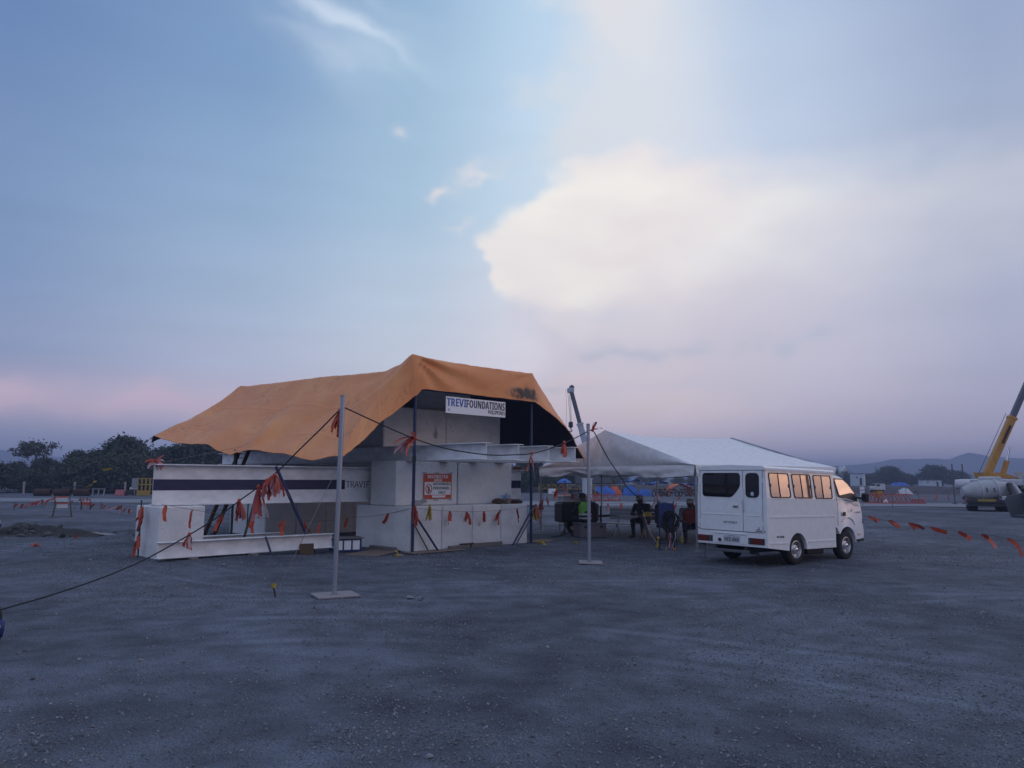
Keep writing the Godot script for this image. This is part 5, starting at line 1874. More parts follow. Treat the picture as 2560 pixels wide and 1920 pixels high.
# ---------------------------------------------------------------- small things round the stack
func build_stack_clutter() -> void:
	var cr := thing("low_crate", "low blue framed crate with white panels beside the left of the block stack", "crate", Vector3(-3.66, 0, -17.32), 0.45)
	for sx in [-0.29, 0.29]:
		for sz in [-0.2, 0.2]:
			obj("leg", MB.new().box(Vector3(sx, 0.15, sz), Vector3(0.035, 0.30, 0.035), 0.003), M.blue_board, cr)
	obj("top_board", MB.new().box(Vector3(0, 0.315, 0), Vector3(0.70, 0.025, 0.5), 0.004), M.plank, cr)
	for sz in [-0.2, 0.2]:
		for k in 3:
			obj("white_panel", MB.new().box(Vector3(-0.19 + k * 0.19, 0.165, sz), Vector3(0.155, 0.20, 0.012), 0.002), M.sign_white, cr)
		obj("rail", MB.new().box(Vector3(0, 0.285, sz), Vector3(0.58, 0.03, 0.03), 0.002), M.blue_board, cr)
		obj("rail", MB.new().box(Vector3(0, 0.045, sz), Vector3(0.58, 0.03, 0.03), 0.002), M.blue_board, cr)
		for k in 2:
			obj("rail", MB.new().box(Vector3(-0.095 + k * 0.19, 0.165, sz), Vector3(0.025, 0.2, 0.03), 0.002), M.blue_board, cr)
	obj_tag("plank", MB.new().box(Vector3(0, 0.05, 0), Vector3(0.85, 0.10, 0.12), 0.01), M.plank, place(-0.16, -0.75, 0), STACK_TURN + PI / 2 + 0.05, "old grey plank leaning at the foot of the left block face", "plank", "planks at the foot of the blocks")
	obj_tag("plank", MB.new().box(Vector3(0, 0.045, 0), Vector3(0.62, 0.09, 0.10), 0.01), M.plank, place(1.38, 0.10, 0), STACK_TURN + 0.03, "shorter grey plank at the foot of the front blocks", "plank", "planks at the foot of the blocks")
	obj_tag("plank", MB.new().box(Vector3(0, 0.055, 0), Vector3(1.0, 0.11, 0.09), 0.01), M.plank, place(2.25, 0.09, 0), STACK_TURN - 0.02, "longer grey plank at the foot of the front blocks", "plank", "planks at the foot of the blocks")
	obj_tag("plank", MB.new().box(Vector3(0, 0.02, 0), Vector3(0.42, 0.03, 0.06), 0.005), M.rust, place(1.62, 0.10, 0.09), STACK_TURN, "rusty flat bar lying on the shorter plank", "bar")
	obj_tag("plywood_sheet", MB.new().box(Vector3(0, 0.012, 0), Vector3(1.55, 0.016, 0.75), 0.003), M.ply, place(-0.62, -0.35, 0.012), STACK_TURN + 0.55, "brown plywood sheet on the ground left of the corner post", "plywood", "plywood on the ground")
	obj_tag("plywood_sheet", MB.new().box(Vector3(0, 0.010, 0), Vector3(1.5, 0.016, 0.42), 0.003), M.ply, place(0.55, 0.22, 0.008), STACK_TURN + 0.02, "narrow plywood strip on the ground along the front blocks", "plywood", "plywood on the ground")
	obj_tag("plywood_sheet", MB.new().box(Vector3(0, 0.012, 0), Vector3(1.0, 0.018, 0.55), 0.003), M.ply, place(4.35, -0.12, 0.008), STACK_TURN + 0.25, "pinkish plywood sheet on the ground by the right post", "plywood", "plywood on the ground")
	obj_tag("timber_board", MB.new().box(Vector3(0, 0.12, 0), Vector3(0.30, 0.24, 0.03), 0.004, Basis(Vector3.RIGHT, -0.2)), M.brown, place(-2.12, -0.68, 0.03), STACK_TURN - 0.25, "small brown board propped against the white ground beam", "board")
	# litter on the bottom tier
	var lb := thing("litter_pile", "crumpled boxes and a blue plastic bag on the bottom tier ledge", "litter", place(3.12, -0.25, 1.0), STACK_TURN)
	obj("carton", MB.new().box(Vector3(0.12, 0.07, 0.02), Vector3(0.24, 0.13, 0.18), 0.012, Basis(Vector3.UP, 0.4)), M.ply, lb)
	obj("sack", MB.new().lathe([[0.0, 0.0], [0.14, 0.01], [0.15, 0.07], [0.08, 0.13], [0.0, 0.14]], 9, Transform3D(Basis().scaled(Vector3(1.3, 1, 0.8)), Vector3(-0.16, 0, 0.0))), M.brown, lb)
	var bg := MB.new()
	for k in 5:
		ribbon(bg, Vector3(0.1, 0.15, 0.0), Vector3(rng.randf_range(-1, 1), rng.randf_range(0.1, 0.6), rng.randf_range(-1, 1)), 0.14, 0.09, 300 + k)
	obj("plastic_bag", bg, M.bottle, lb)
	obj_tag("red_sack", MB.new().lathe([[0.0, 0.0], [0.10, 0.0], [0.12, 0.05], [0.06, 0.10], [0.0, 0.105]], 10, Transform3D(Basis().scaled(Vector3(2.2, 1, 0.9)), Vector3.ZERO)), M.rust, place(3.55, -0.22, 1.0), STACK_TURN, "dark red sack lying at the right end of the bottom tier", "sack")
	# gas-bottle like drum and hose behind the right post
	obj_tag("short_pipe", MB.new().tube([Vector3(0, 0, 0), Vector3(0.03, 0.62, 0)], 0.06, 12), M.galv, place(4.0, -0.55, 0), 0.0, "pale short pipe standing behind the right post", "pipe")
	# stones that stand out on the gravel
	var sp := [[-1.38, -10.78, 0.20, 0.07, 0.11], [-1.22, -10.62, 0.13, 0.10, 0.09], [-2.3, -14.7, 0.15, 0.09, 0.11], [-2.0, -15.0, 0.10, 0.06, 0.08], [-1.1, -15.1, 0.11, 0.07, 0.10], [-1.35, -14.6, 0.16, 0.05, 0.10], [-1.0, -14.2, 0.17, 0.04, 0.13], [-5.2, -14.2, 0.12, 0.05, 0.09], [0.4, -13.2, 0.09, 0.05, 0.07]]
	for k in sp.size():
		var s: Array = sp[k]
		obj_tag("loose_stone", stone_mesh(500 + k, 1).resized(Vector3(s[2], s[3], s[4])), M.stone, Vector3(s[0], ground_at(s[0], s[1]) + s[3] * 0.28, s[1]), rng.randf() * TAU, "pale loose stone lying on the gravel before the block stack", "stone", "loose stones on the gravel")


func stone_mesh(s: int, detail: int) -> MB:
	# faceted crushed stone about one unit across
	var q := make_noise(s, 0.9, 2)
	var mb := MB.new()
	var rings := 3 + detail
	var seg := 5 + detail
	var pts := []
	var r := RandomNumberGenerator.new()
	r.seed = s
	for j in rings + 1:
		var row := []
		var b := PI * j / rings
		for i in seg:
			var a := TAU * (i + 0.5 * (j % 2)) / seg
			var d := Vector3(sin(b) * cos(a), cos(b), sin(b) * sin(a))
			row.append(d * 0.5 * (0.82 + 0.5 * q.get_noise_3dv(d * 1.6) + r.randf_range(-0.10, 0.10)) * Vector3(1, 0.75, 1))
		pts.append(row)
	mb.colored = true
	mb.tint = Color(0.26, 0.27, 0.30)
	for j in rings:
		for i in seg:
			var i2 := (i + 1) % seg
			var c: Vector3 = pts[j][i] + pts[j + 1][i2]
			if j > 0:
				mb.tri(pts[j][i], pts[j][i2], pts[j + 1][i2 if j % 2 == 1 else i], c)
			if j < rings - 1:
				mb.tri(pts[j + 1][i], pts[j + 1][i2], pts[j][i if j % 2 == 1 else i2], c)
	return mb


func build_gravel() -> void:
	var q := make_noise(91, 0.22, 4)
	var q2 := make_noise(92, 0.06, 3)
	var r := RandomNumberGenerator.new()
	r.seed = 17
	var kinds := []
	for k in 5:
		var sm := stone_mesh(900 + k, 0)
		sm.tint = Color.WHITE
		for i in sm.col.size():
			sm.col[i] = Color.WHITE
		kinds.append(sm.mesh())
	var lists := [[], [], [], [], []]
	var tints := [[], [], [], [], []]
	var made := 0
	while made < 215000:
		var z := -3.6 - pow(r.randf(), 1.3) * 24.0
		var half := 0.72 * -z + 1.5
		var x := r.randf_range(-half, half)
		var dens := 0.22 + 1.1 * sstep(-0.05, 0.45, q.get_noise_2d(x, z) + 0.5 * q2.get_noise_2d(x, z))
		# coarse heaps: before the stack, right of centre, bottom left of centre
		dens += 0.9 * exp(-pow((x - 2.6) / 1.5, 2.0) - pow((z + 6.6) / 0.9, 2.0)) + 0.7 * exp(-pow((x + 1.8) / 3.2, 2.0) - pow((z + 14.8) / 1.1, 2.0)) + 0.8 * exp(-pow((x + 0.2) / 0.7, 2.0) - pow((z + 5.0) / 0.35, 2.0)) + 0.6 * exp(-pow((x + 9.0) / 3.0, 2.0) - pow((z + 18.6) / 1.0, 2.0))
		if r.randf() > dens * 0.75:
			made += 1
			continue
		if in_stack(x, z):
			continue
		var s := 0.0075 + 0.021 * pow(r.randf(), 2.6) + (0.035 * r.randf() if r.randf() < 0.006 else 0.0)
		s *= 1.0 + maxf(0.0, -z - 9.0) * 0.035
		var k := r.randi() % 5
		lists[k].append(Transform3D(Basis(Vector3(r.randf_range(-1, 1), r.randf_range(-1, 1), r.randf_range(-1, 1)).normalized(), r.randf() * TAU).scaled_local(Vector3(s * r.randf_range(0.8, 1.4), s, s * r.randf_range(0.7, 1.1))), Vector3(x, ground_at(x, z) + s * 0.16, z)))
		var b := r.randf_range(0.13, 0.33)
		if r.randf() < 0.04:
			b = r.randf_range(0.28, 0.42)
		tints[k].append(Color(b, b * 1.06, b * 1.16))
		made += 1
	for k in 5:
		var mm := MultiMesh.new()
		mm.transform_format = MultiMesh.TRANSFORM_3D
		mm.use_colors = true
		mm.mesh = kinds[k]
		mm.instance_count = lists[k].size()
		for i in lists[k].size():
			mm.set_instance_transform(i, lists[k][i])
			mm.set_instance_color(i, tints[k][i])
		var o := MultiMeshInstance3D.new()
		o.name = numbered("gravel")
		o.multimesh = mm
		o.material_override = M.stone
		add_child(o)
		tag(o, "loose grey crushed gravel strewn over the ground", "gravel", "loose gravel")
		o.set_meta("kind", "stuff")


func in_stack(x: float, z: float) -> bool:
	var d := Vector3(x, 0, z) - ORIGIN
	var u := d.dot(Vector3(S, 0, -S))
	var v := d.dot(Vector3(S, 0, S))
	return u > -0.02 and u < 3.9 and v < 0.02


# ---------------------------------------------------------------- people
func flesh(mb: MB, bones: Array, cell: float, k: float) -> void:
	# one skin round all the tapered bones, meshed as surface nets; bones are [from, to, radius, radius, colour]
	var lo := Vector3.ONE * 1e6
	var hi := Vector3.ONE * -1e6
	for b in bones:
		for e in 2:
			var rr: float = b[2 + e] + k + cell * 2.0
			lo = lo.min(b[e] - Vector3.ONE * rr)
			hi = hi.max(b[e] + Vector3.ONE * rr)
	var nx := int((hi.x - lo.x) / cell) + 2
	var ny := int((hi.y - lo.y) / cell) + 2
	var nz := int((hi.z - lo.z) / cell) + 2
	var f := PackedFloat32Array()
	f.resize(nx * ny * nz)
	f.fill(0.5)
	var raw := f.duplicate()
	var own := PackedByteArray()
	own.resize(f.size())
	for bi in bones.size():
		var b: Array = bones[bi]
		var a0: Vector3 = b[0]
		var ab: Vector3 = b[1] - a0
		var l2 := maxf(ab.length_squared(), 1e-9)
		var rm: float = maxf(b[2], b[3]) + k + cell * 2.0
		var p0 := ((a0.min(b[1]) - Vector3.ONE * rm - lo) / cell).floor()
		var p1 := ((a0.max(b[1]) + Vector3.ONE * rm - lo) / cell).ceil()
		for z in range(maxi(int(p0.z), 0), mini(int(p1.z), nz - 1) + 1):
			for y in range(maxi(int(p0.y), 0), mini(int(p1.y), ny - 1) + 1):
				for x in range(maxi(int(p0.x), 0), mini(int(p1.x), nx - 1) + 1):
					var p := lo + Vector3(x, y, z) * cell - a0
					var t := clampf(p.dot(ab) / l2, 0.0, 1.0)
					var d: float = (p - ab * t).length() - lerpf(b[2], b[3], t)
					var i := (z * ny + y) * nx + x
					if d < raw[i]:
						raw[i] = d
						own[i] = bi
					var h := clampf(0.5 + 0.5 * (f[i] - d) / k, 0.0, 1.0)
					f[i] = lerpf(f[i], d, h) - k * h * (1.0 - h)
	var ids := PackedInt32Array()
	ids.resize(f.size())
	ids.fill(-1)
	var st := [0, 1, nx, nx + 1, nx * ny, nx * ny + 1, nx * ny + nx, nx * ny + nx + 1]
	var first := mb.v.size()
	for z in nz - 1:
		for y in ny - 1:
			for x in nx - 1:
				var i := (z * ny + y) * nx + x
				var s := 0
				for c in 8:
					if f[i + st[c]] < 0.0:
						s += 1
				if s == 0 or s == 8:
					continue
				var sum := Vector3.ZERO
				var cnt := 0
				for e in EDGES:
					var fa: float = f[i + st[e[0]]]
					var fb: float = f[i + st[e[1]]]
					if (fa < 0.0) != (fb < 0.0):
						var t := fa / (fa - fb)
						sum += Vector3(e[0] & 1, (e[0] >> 1) & 1, e[0] >> 2).lerp(Vector3(e[1] & 1, (e[1] >> 1) & 1, e[1] >> 2), t)
						cnt += 1
				var col: Color = bones[own[i]][4]
				mb.tint = col
				ids[i] = mb.vert(lo + (Vector3(x, y, z) + sum / cnt) * cell, Vector3(f[i + 1] - f[i], f[i + nx] - f[i], f[i + nx * ny] - f[i]).normalized())
	var ax := [1, nx, nx * ny]
	for z in range(1, nz - 1):
		for y in range(1, ny - 1):
			for x in range(1, nx - 1):
				var i := (z * ny + y) * nx + x
				if ids[i] < 0:
					continue
				for d in 3:
					var u: int = ax[(d + 1) % 3]
					var w: int = ax[(d + 2) % 3]
					if (f[i] < 0.0) == (f[i + ax[d]] < 0.0):
						continue
					var q := [ids[i], ids[i - u], ids[i - u - w], ids[i - w]]
					if q.min() < 0:
						continue
					mb.face(q[0], q[1], q[2])
					mb.face(q[0], q[2], q[3])
	# smooth normals from the faces
	var acc := PackedVector3Array()
	acc.resize(mb.v.size() - first)
	for i in range(0, mb.idx.size(), 3):
		if mb.idx[i] < first:
			continue
		var a := mb.idx[i]
		var b := mb.idx[i + 1]
		var c := mb.idx[i + 2]
		var nn := (mb.v[c] - mb.v[a]).cross(mb.v[b] - mb.v[a])
		for j in [a, b, c]:
			acc[j - first] += nn
	for i in acc.size():
		if acc[i].length() > 0.0:
			mb.n[first + i] = acc[i].normalized()


const EDGES := [[0, 1], [2, 3], [4, 5], [6, 7], [0, 2], [1, 3], [4, 6], [5, 7], [0, 4], [1, 5], [2, 6], [3, 7]]


func hand(mb: MB, wrist: Vector3, towards: Vector3, palm_normal: Vector3, curl: float, skin: Color, left: float) -> void:
	var d := towards.normalized()
	var nn := (palm_normal - d * palm_normal.dot(d)).normalized()
	var s := d.cross(nn) * left
	var b := []
	b.append([wrist, wrist + d * 0.03, 0.026, 0.026, skin])
	for k in 4:
		b.append([wrist + d * 0.02 + s * (k - 1.5) * 0.012, wrist + d * 0.085 + s * (k - 1.5) * 0.020, 0.015, 0.013, skin])
	var lens := [0.062, 0.074, 0.070, 0.054]
	for k in 4:
		var p := wrist + d * 0.085 + s * (k - 1.5) * 0.0205
		var dir := d
		for j in 3:
			var l: float = lens[k] * [0.45, 0.32, 0.23][j]
			dir = dir.rotated(s.normalized() * left, -curl * (0.7 + 0.2 * j)) if true else dir
			b.append([p, p + dir * l, 0.0095 - j * 0.0008, 0.0088 - j * 0.0008, skin])
			p += dir * l
	var tp := wrist + d * 0.03 - s * 0.026
	var td := (d * 0.75 - s * 0.6 + nn * 0.35).normalized()
	b.append([tp, tp + td * 0.04, 0.013, 0.011, skin])
	b.append([tp + td * 0.04, tp + td * 0.04 + (td + nn * 0.4 + s * 0.25).normalized() * 0.032, 0.0105, 0.009, skin])
	flesh(mb, b, 0.005, 0.006)


func head(mb: MB, c: Vector3, fwd: Vector3, up: Vector3, neck: Vector3, skin: Color, hair: Color) -> void:
	var f := fwd.normalized()
	var u := (up - f * up.dot(f)).normalized()
	var r := f.cross(u)
	var dark := Color(0.01, 0.01, 0.012)
	var lip := Color(skin.r * 0.8, skin.g * 0.6, skin.b * 0.6)
	var b := []
	b.append([c + u * 0.030 - f * 0.018, c + u * 0.034 + f * 0.018, 0.086, 0.080, skin])
	b.append([c + u * 0.052 - f * 0.030, c + u * 0.050 + f * 0.006, 0.078, 0.076, hair])
	b.append([c - u * 0.028 + f * 0.028, c - u * 0.075 + f * 0.052, 0.062, 0.034, skin])
	b.append([c - u * 0.052 - r * 0.038, c - u * 0.052 + r * 0.038, 0.036, 0.036, skin])
	b.append([c + u * 0.016 + f * 0.092, c - u * 0.022 + f * 0.112, 0.010, 0.015, skin])
	b.append([c - u * 0.050 + f * 0.088 - r * 0.018, c - u * 0.050 + f * 0.088 + r * 0.018, 0.010, 0.010, lip])
	for s in [-1.0, 1.0]:
		b.append([c + r * s * 0.082 + u * 0.022 - f * 0.006, c + r * s * 0.084 - u * 0.022 - f * 0.002, 0.014, 0.011, skin])
		b.append([c + r * s * 0.032 + u * 0.012 + f * 0.084, c + r * s * 0.036 + u * 0.012 + f * 0.083, 0.009, 0.009, dark])
		b.append([c + r * s * 0.022 + u * 0.032 + f * 0.090, c + r * s * 0.046 + u * 0.030 + f * 0.080, 0.007, 0.006, hair])
	b.append([c - u * 0.06 - f * 0.018, neck, 0.052, 0.056, skin])
	flesh(mb, b, 0.007, 0.014)


func person(label: String, at: Vector3, turn: float, j: Dictionary, shirt: Color, trousers: Color, skin: Color, hair: Color, vest: Material, vest_bones: bool) -> Node3D:
	var t := thing("person", label, "person", at, turn)
	var shoe := Color(0.012, 0.011, 0.011)
	var b := []
	b.append([j.pelvis + Vector3(-0.07, 0, 0), j.pelvis + Vector3(0.07, 0, 0), 0.115, 0.115, trousers])
	b.append([j.pelvis, j.waist, 0.13, 0.118, shirt])
	b.append([j.waist + Vector3(-0.04, 0, 0), j.chest + Vector3(-0.06, 0, 0), 0.108, 0.118, shirt])
	b.append([j.waist + Vector3(0.04, 0, 0), j.chest + Vector3(0.06, 0, 0), 0.108, 0.118, shirt])
	b.append([j.chest, j.neck - Vector3(0, 0.03, 0), 0.12, 0.07, shirt])
	b.append([j.neck - Vector3(0, 0.04, 0), j.neck + (j.head - j.neck) * 0.3, 0.056, 0.052, skin])
	for s in 2:
		var sh: Vector3 = j.shoulder[s]
		b.append([j.chest + (sh - j.chest) * 0.4 + Vector3(0, 0.04, 0), sh, 0.075, 0.066, shirt])
		b.append([sh, j.elbow[s], 0.058, 0.044, shirt])
		b.append([j.elbow[s], j.elbow[s].lerp(j.wrist[s], 0.35), 0.044, 0.042, shirt])
		b.append([j.elbow[s].lerp(j.wrist[s], 0.35), j.wrist[s], 0.041, 0.028, skin])
		b.append([j.pelvis + Vector3(-0.085 + 0.17 * s, 0, 0.02), j.knee[s], 0.092, 0.064, trousers])
		b.append([j.knee[s], j.knee[s].lerp(j.ankle[s], 0.35), 0.062, 0.060, trousers])
		b.append([j.knee[s].lerp(j.ankle[s], 0.3), j.ankle[s], 0.060, 0.044, trousers])
		b.append([j.ankle[s] + Vector3(0, -0.04, -0.02), j.toe[s], 0.044, 0.036, shoe])
	var mb := MB.new()
	mb.colored = true
	flesh(mb, b, 0.016, 0.03)
	head(mb, j.head, j.look, j.get("up", Vector3.UP), j.neck, skin, hair)
	for s in 2:
		hand(mb, j.wrist[s], j.reach[s], j.palm[s], 0.45, skin, -1.0 if s == 0 else 1.0)
	obj("body", mb, M.body, t)
	if vest_bones:
		var v := MB.new()
		v.colored = true
		var w := Color.WHITE
		flesh(v, [[j.waist + Vector3(-0.045, -0.06, 0), j.chest + Vector3(-0.065, 0.02, 0), 0.125, 0.128, w], [j.waist + Vector3(0.045, -0.06, 0), j.chest + Vector3(0.065, 0.02, 0), 0.125, 0.128, w], [j.chest, j.neck - Vector3(0, 0.07, 0), 0.12, 0.085, w]], 0.016, 0.03)
		obj("safety_vest", v, vest, t)
	return t


func cap_on(t: Node3D, c: Vector3, look: Vector3, m: Material, hard: bool) -> void:
	var f := Vector3(look.x, 0, look.z).normalized()
	var bs := Basis(Vector3.UP, atan2(f.x, f.z)) * Basis(Vector3.RIGHT, 0.12)
	var mb := MB.new()
	mb.lathe([[0.108, 0.045], [0.107, 0.075], [0.094, 0.115], [0.062, 0.142], [0.0, 0.152]], 20, Transform3D(bs.scaled_local(Vector3(0.96, 1, 1.06)), c))
	obj("cap", mb, m, t)
	var br := MB.new()
	var pts := PackedVector2Array()
	for k in 13:
		var a := PI * k / 12.0
		pts.append(Vector2(cos(a) * 0.098, 0.05 + sin(a) * (0.125 if not hard else 0.08)))
	br.prism(pts, 0.046, 0.052, Transform3D(bs * Basis(Vector3.RIGHT, PI / 2).scaled(Vector3(1, -1, 1)), c + Vector3(0, 0.052 * 2.0 - 0.004, 0)))
	obj("cap_peak", br, m, t)


func build_under_tent() -> void:
	# worker in a lime vest with his back turned, on a grey box
	var t := person("person in a lime safety vest sitting on a grey box, back turned", Vector3(2.10, 0, -22.12), deg_to_rad(196.0), {
		"pelvis": Vector3(0, 0.52, 0), "waist": Vector3(0, 0.66, 0.03), "chest": Vector3(0.0, 0.84, 0.08), "neck": Vector3(0.01, 1.00, 0.13), "head": Vector3(0.02, 1.10, 0.19), "look": Vector3(0.1, -0.45, 1),
		"shoulder": [Vector3(-0.20, 0.93, 0.09), Vector3(0.20, 0.93, 0.09)], "elbow": [Vector3(-0.27, 0.70, 0.22), Vector3(0.27, 0.71, 0.20)], "wrist": [Vector3(-0.13, 0.66, 0.42), Vector3(0.14, 0.66, 0.42)],
		"reach": [Vector3(0.5, 0, 0.8), Vector3(-0.5, 0, 0.8)], "palm": [Vector3(0, 1, 0), Vector3(0, 1, 0)],
		"knee": [Vector3(-0.16, 0.50, 0.42), Vector3(0.17, 0.50, 0.42)], "ankle": [Vector3(-0.15, 0.09, 0.40), Vector3(0.17, 0.09, 0.38)], "toe": [Vector3(-0.17, 0.036, 0.54), Vector3(0.20, 0.036, 0.52)]},
		Color(0.025, 0.04, 0.035), Color(0.010, 0.011, 0.016), Color(0.10, 0.055, 0.035), Color(0.007, 0.006, 0.007), M.green_vest, true)
	cap_on(t, Vector3(0.02, 1.085, 0.18), Vector3(0.1, -0.2, 1), M.hair, false)
	obj("reflective_band", MB.new().lathe([[0.196, 0.0], [0.196, 0.05]], 28, Transform3D(Basis().scaled(Vector3(1.0, 1, 0.80)), Vector3(0, 0.615, 0.02))), M.reflective, t)
	obj("reflective_band", MB.new().lathe([[0.188, 0.0], [0.188, 0.04]], 28, Transform3D(Basis().scaled(Vector3(1.0, 1, 0.82)), Vector3(0, 0.51, 0.0))), M.reflective, t)
	var bx := thing("tool_box", "grey storage box with a dark latch under the tent, used as a seat", "box", Vector3(2.22, 0, -22.10), 0.33)
	obj("body", MB.new().box(Vector3(0, 0.19, 0), Vector3(0.80, 0.36, 0.52), 0.015), M.carton, bx)
	obj("lid", MB.new().box(Vector3(0, 0.388, 0), Vector3(0.82, 0.032, 0.54), 0.008), M.carton, bx)
	obj("latch", MB.new().box(Vector3(-0.24, 0.30, 0.264), Vector3(0.08, 0.07, 0.012), 0.003), M.dark_body, bx)
	obj("latch", MB.new().box(Vector3(0.24, 0.30, 0.264), Vector3(0.08, 0.07, 0.012), 0.003), M.dark_body, bx)
	for sx in [-0.30, 0.30]:
		obj("skid", MB.new().box(Vector3(sx, 0.006, 0), Vector3(0.08, 0.02, 0.5)), M.dark_body, bx)
	# man at the table, seen from the front left, dark clothes
	t = person("person in dark clothes and a pale cap sitting on the bench at the table", Vector3(3.78, 0, -22.15), deg_to_rad(-38.0), {
		"pelvis": Vector3(0, 0.47, 0), "waist": Vector3(0, 0.62, 0.05), "chest": Vector3(0.0, 0.80, 0.13), "neck": Vector3(0.0, 0.95, 0.19), "head": Vector3(0.0, 1.05, 0.25), "look": Vector3(-0.2, -0.5, 1),
		"shoulder": [Vector3(-0.20, 0.89, 0.14), Vector3(0.20, 0.89, 0.14)], "elbow": [Vector3(-0.28, 0.66, 0.20), Vector3(0.27, 0.66, 0.22)], "wrist": [Vector3(-0.10, 0.66, 0.40), Vector3(0.10, 0.66, 0.42)],
		"reach": [Vector3(0.6, 0.1, 0.7), Vector3(-0.6, 0.1, 0.7)], "palm": [Vector3(0, 1, 0), Vector3(0, 1, 0)],
		"knee": [Vector3(-0.16, 0.47, 0.40), Vector3(0.15, 0.47, 0.40)], "ankle": [Vector3(-0.15, 0.09, 0.36), Vector3(0.16, 0.09, 0.42)], "toe": [Vector3(-0.19, 0.036, 0.50), Vector3(0.18, 0.036, 0.56)]},
		Color(0.020, 0.022, 0.032), Color(0.008, 0.009, 0.014), Color(0.10, 0.055, 0.038), Color(0.007, 0.006, 0.007), M.green_vest, false)
	cap_on(t, Vector3(0.0, 1.035, 0.245), Vector3(-0.2, -0.3, 1), M.cap_pale, false)
	# man with an orange vest, hand at his face
	t = person("person in an orange vest and pale cap resting his head on one hand", Vector3(4.72, 0, -20.62), deg_to_rad(-14.0), {
		"pelvis": Vector3(0, 0.43, 0), "waist": Vector3(0, 0.57, 0.03), "chest": Vector3(0.0, 0.74, 0.08), "neck": Vector3(0.0, 0.89, 0.12), "head": Vector3(0.02, 1.00, 0.17), "look": Vector3(0.25, -0.2, 1),
		"shoulder": [Vector3(-0.20, 0.83, 0.08), Vector3(0.20, 0.83, 0.08)], "elbow": [Vector3(-0.28, 0.58, 0.15), Vector3(0.33, 0.72, 0.30)], "wrist": [Vector3(-0.10, 0.52, 0.34), Vector3(0.13, 0.90, 0.28)],
		"reach": [Vector3(0.5, -0.1, 0.6), Vector3(-0.5, 0.6, -0.1)], "palm": [Vector3(0, -1, 0), Vector3(-0.5, 0.2, -0.8)],
		"knee": [Vector3(-0.13, 0.46, 0.42), Vector3(0.20, 0.46, 0.42)], "ankle": [Vector3(-0.10, 0.09, 0.50), Vector3(0.32, 0.09, 0.62)], "toe": [Vector3(-0.12, 0.036, 0.64), Vector3(0.36, 0.036, 0.75)]},
		Color(0.16, 0.17, 0.20), Color(0.010, 0.012, 0.024), Color(0.11, 0.060, 0.040), Color(0.007, 0.006, 0.007), M.orange_vest, true)
	cap_on(t, Vector3(0.02, 0.985, 0.165), Vector3(0.25, -0.1, 1), M.cap_pale, true)
	# plastic chair under him
	var ch := thing("plastic_chair", "pale plastic chair under the person in the orange vest", "chair", Vector3(4.72, 0, -20.64), deg_to_rad(-14.0))
	obj("seat", MB.new().box(Vector3(0, 0.315, 0.04), Vector3(0.44, 0.03, 0.42), 0.012), M.plate, ch)
	obj("backrest", MB.new().box(Vector3(0, 0.55, -0.20), Vector3(0.42, 0.40, 0.03), 0.012, Basis(Vector3.RIGHT, -0.15)), M.plate, ch)
	for sx in [-0.19, 0.19]:
		for sz in [-0.16, 0.22]:
			obj("leg", MB.new().tube([Vector3(sx, 0.31, sz), Vector3(sx * 1.15, -0.01, sz * 1.15)], 0.016, 6), M.plate, ch)
	# bench with backrest
	var be := thing("garden_bench", "grey slatted bench with a backrest under the tent", "bench", Vector3(3.45, 0, -22.42), deg_to_rad(-20.0))
	for k in 3:
		obj("seat_slat", MB.new().box(Vector3(0, 0.36, -0.12 + k * 0.13), Vector3(1.35, 0.025, 0.11), 0.005), M.steel, be)
	for k in 3:
		obj("back_slat", MB.new().box(Vector3(0, 0.52 + k * 0.11, -0.22), Vector3(1.35, 0.095, 0.02), 0.005), M.steel, be)
	for sx in [-0.42, 0.42]:
		obj("leg", MB.new().tube([Vector3(sx, 0.35, 0.0), Vector3(sx - 0.06, -0.01, 0.17)], 0.018, 6), M.steel, be)
		obj("leg", MB.new().tube([Vector3(sx, 0.35, 0.0), Vector3(sx + 0.06, -0.01, -0.22)], 0.018, 6), M.steel, be)
		obj("back_support", MB.new().tube([Vector3(sx, 0.35, -0.17), Vector3(sx, 0.80, -0.235)], 0.016, 6), M.steel, be)
	tape_bundle("yellow tape strip tied on the backrest of the bench", Vector3(3.52, 0.80, -22.60), 2, 0.3, 31, 0.2, Vector3(-0.1, -1, 0.3), ["tape_yellow"])
	# table between them
	var tb := thing("wooden_table", "narrow wooden table with crossed legs under the tent", "table", Vector3(3.98, 0, -21.35), deg_to_rad(-38.0))
	obj("top", MB.new().box(Vector3(0, 0.615, 0), Vector3(0.95, 0.03, 0.48), 0.005), M.plank, tb)
	for sx in [-0.38, 0.38]:
		obj("leg", MB.new().bar(Vector3(sx, 0.60, -0.18), Vector3(sx, 0.0, 0.20), 0.04, 0.04), M.plank, tb)
		obj("leg", MB.new().bar(Vector3(sx + 0.045, 0.60, 0.18), Vector3(sx + 0.045, 0.0, -0.20), 0.04, 0.04), M.plank, tb)
	obj_tag("hard_hat", MB.new().lathe([[0.14, 0.0], [0.125, 0.012], [0.12, 0.06], [0.08, 0.11], [0.0, 0.125]], 16), M.tape_yellow, Vector3(3.72, 0.631, -21.33), 0.0, "yellow hard hat lying on the wooden table", "helmet")
	# office chair
	var oc := thing("office_chair", "black high backed office chair beside the blue switchboard", "chair", Vector3(4.12, 0, -20.75), deg_to_rad(150.0))
	obj("backrest", MB.new().prism(rounded(0.46, 0.62, 0.16, Vector2(0, 0.72)), -0.24, -0.17), M.black, oc)
	obj("seat", MB.new().box(Vector3(0, 0.40, 0.02), Vector3(0.46, 0.08, 0.44), 0.03), M.black, oc)
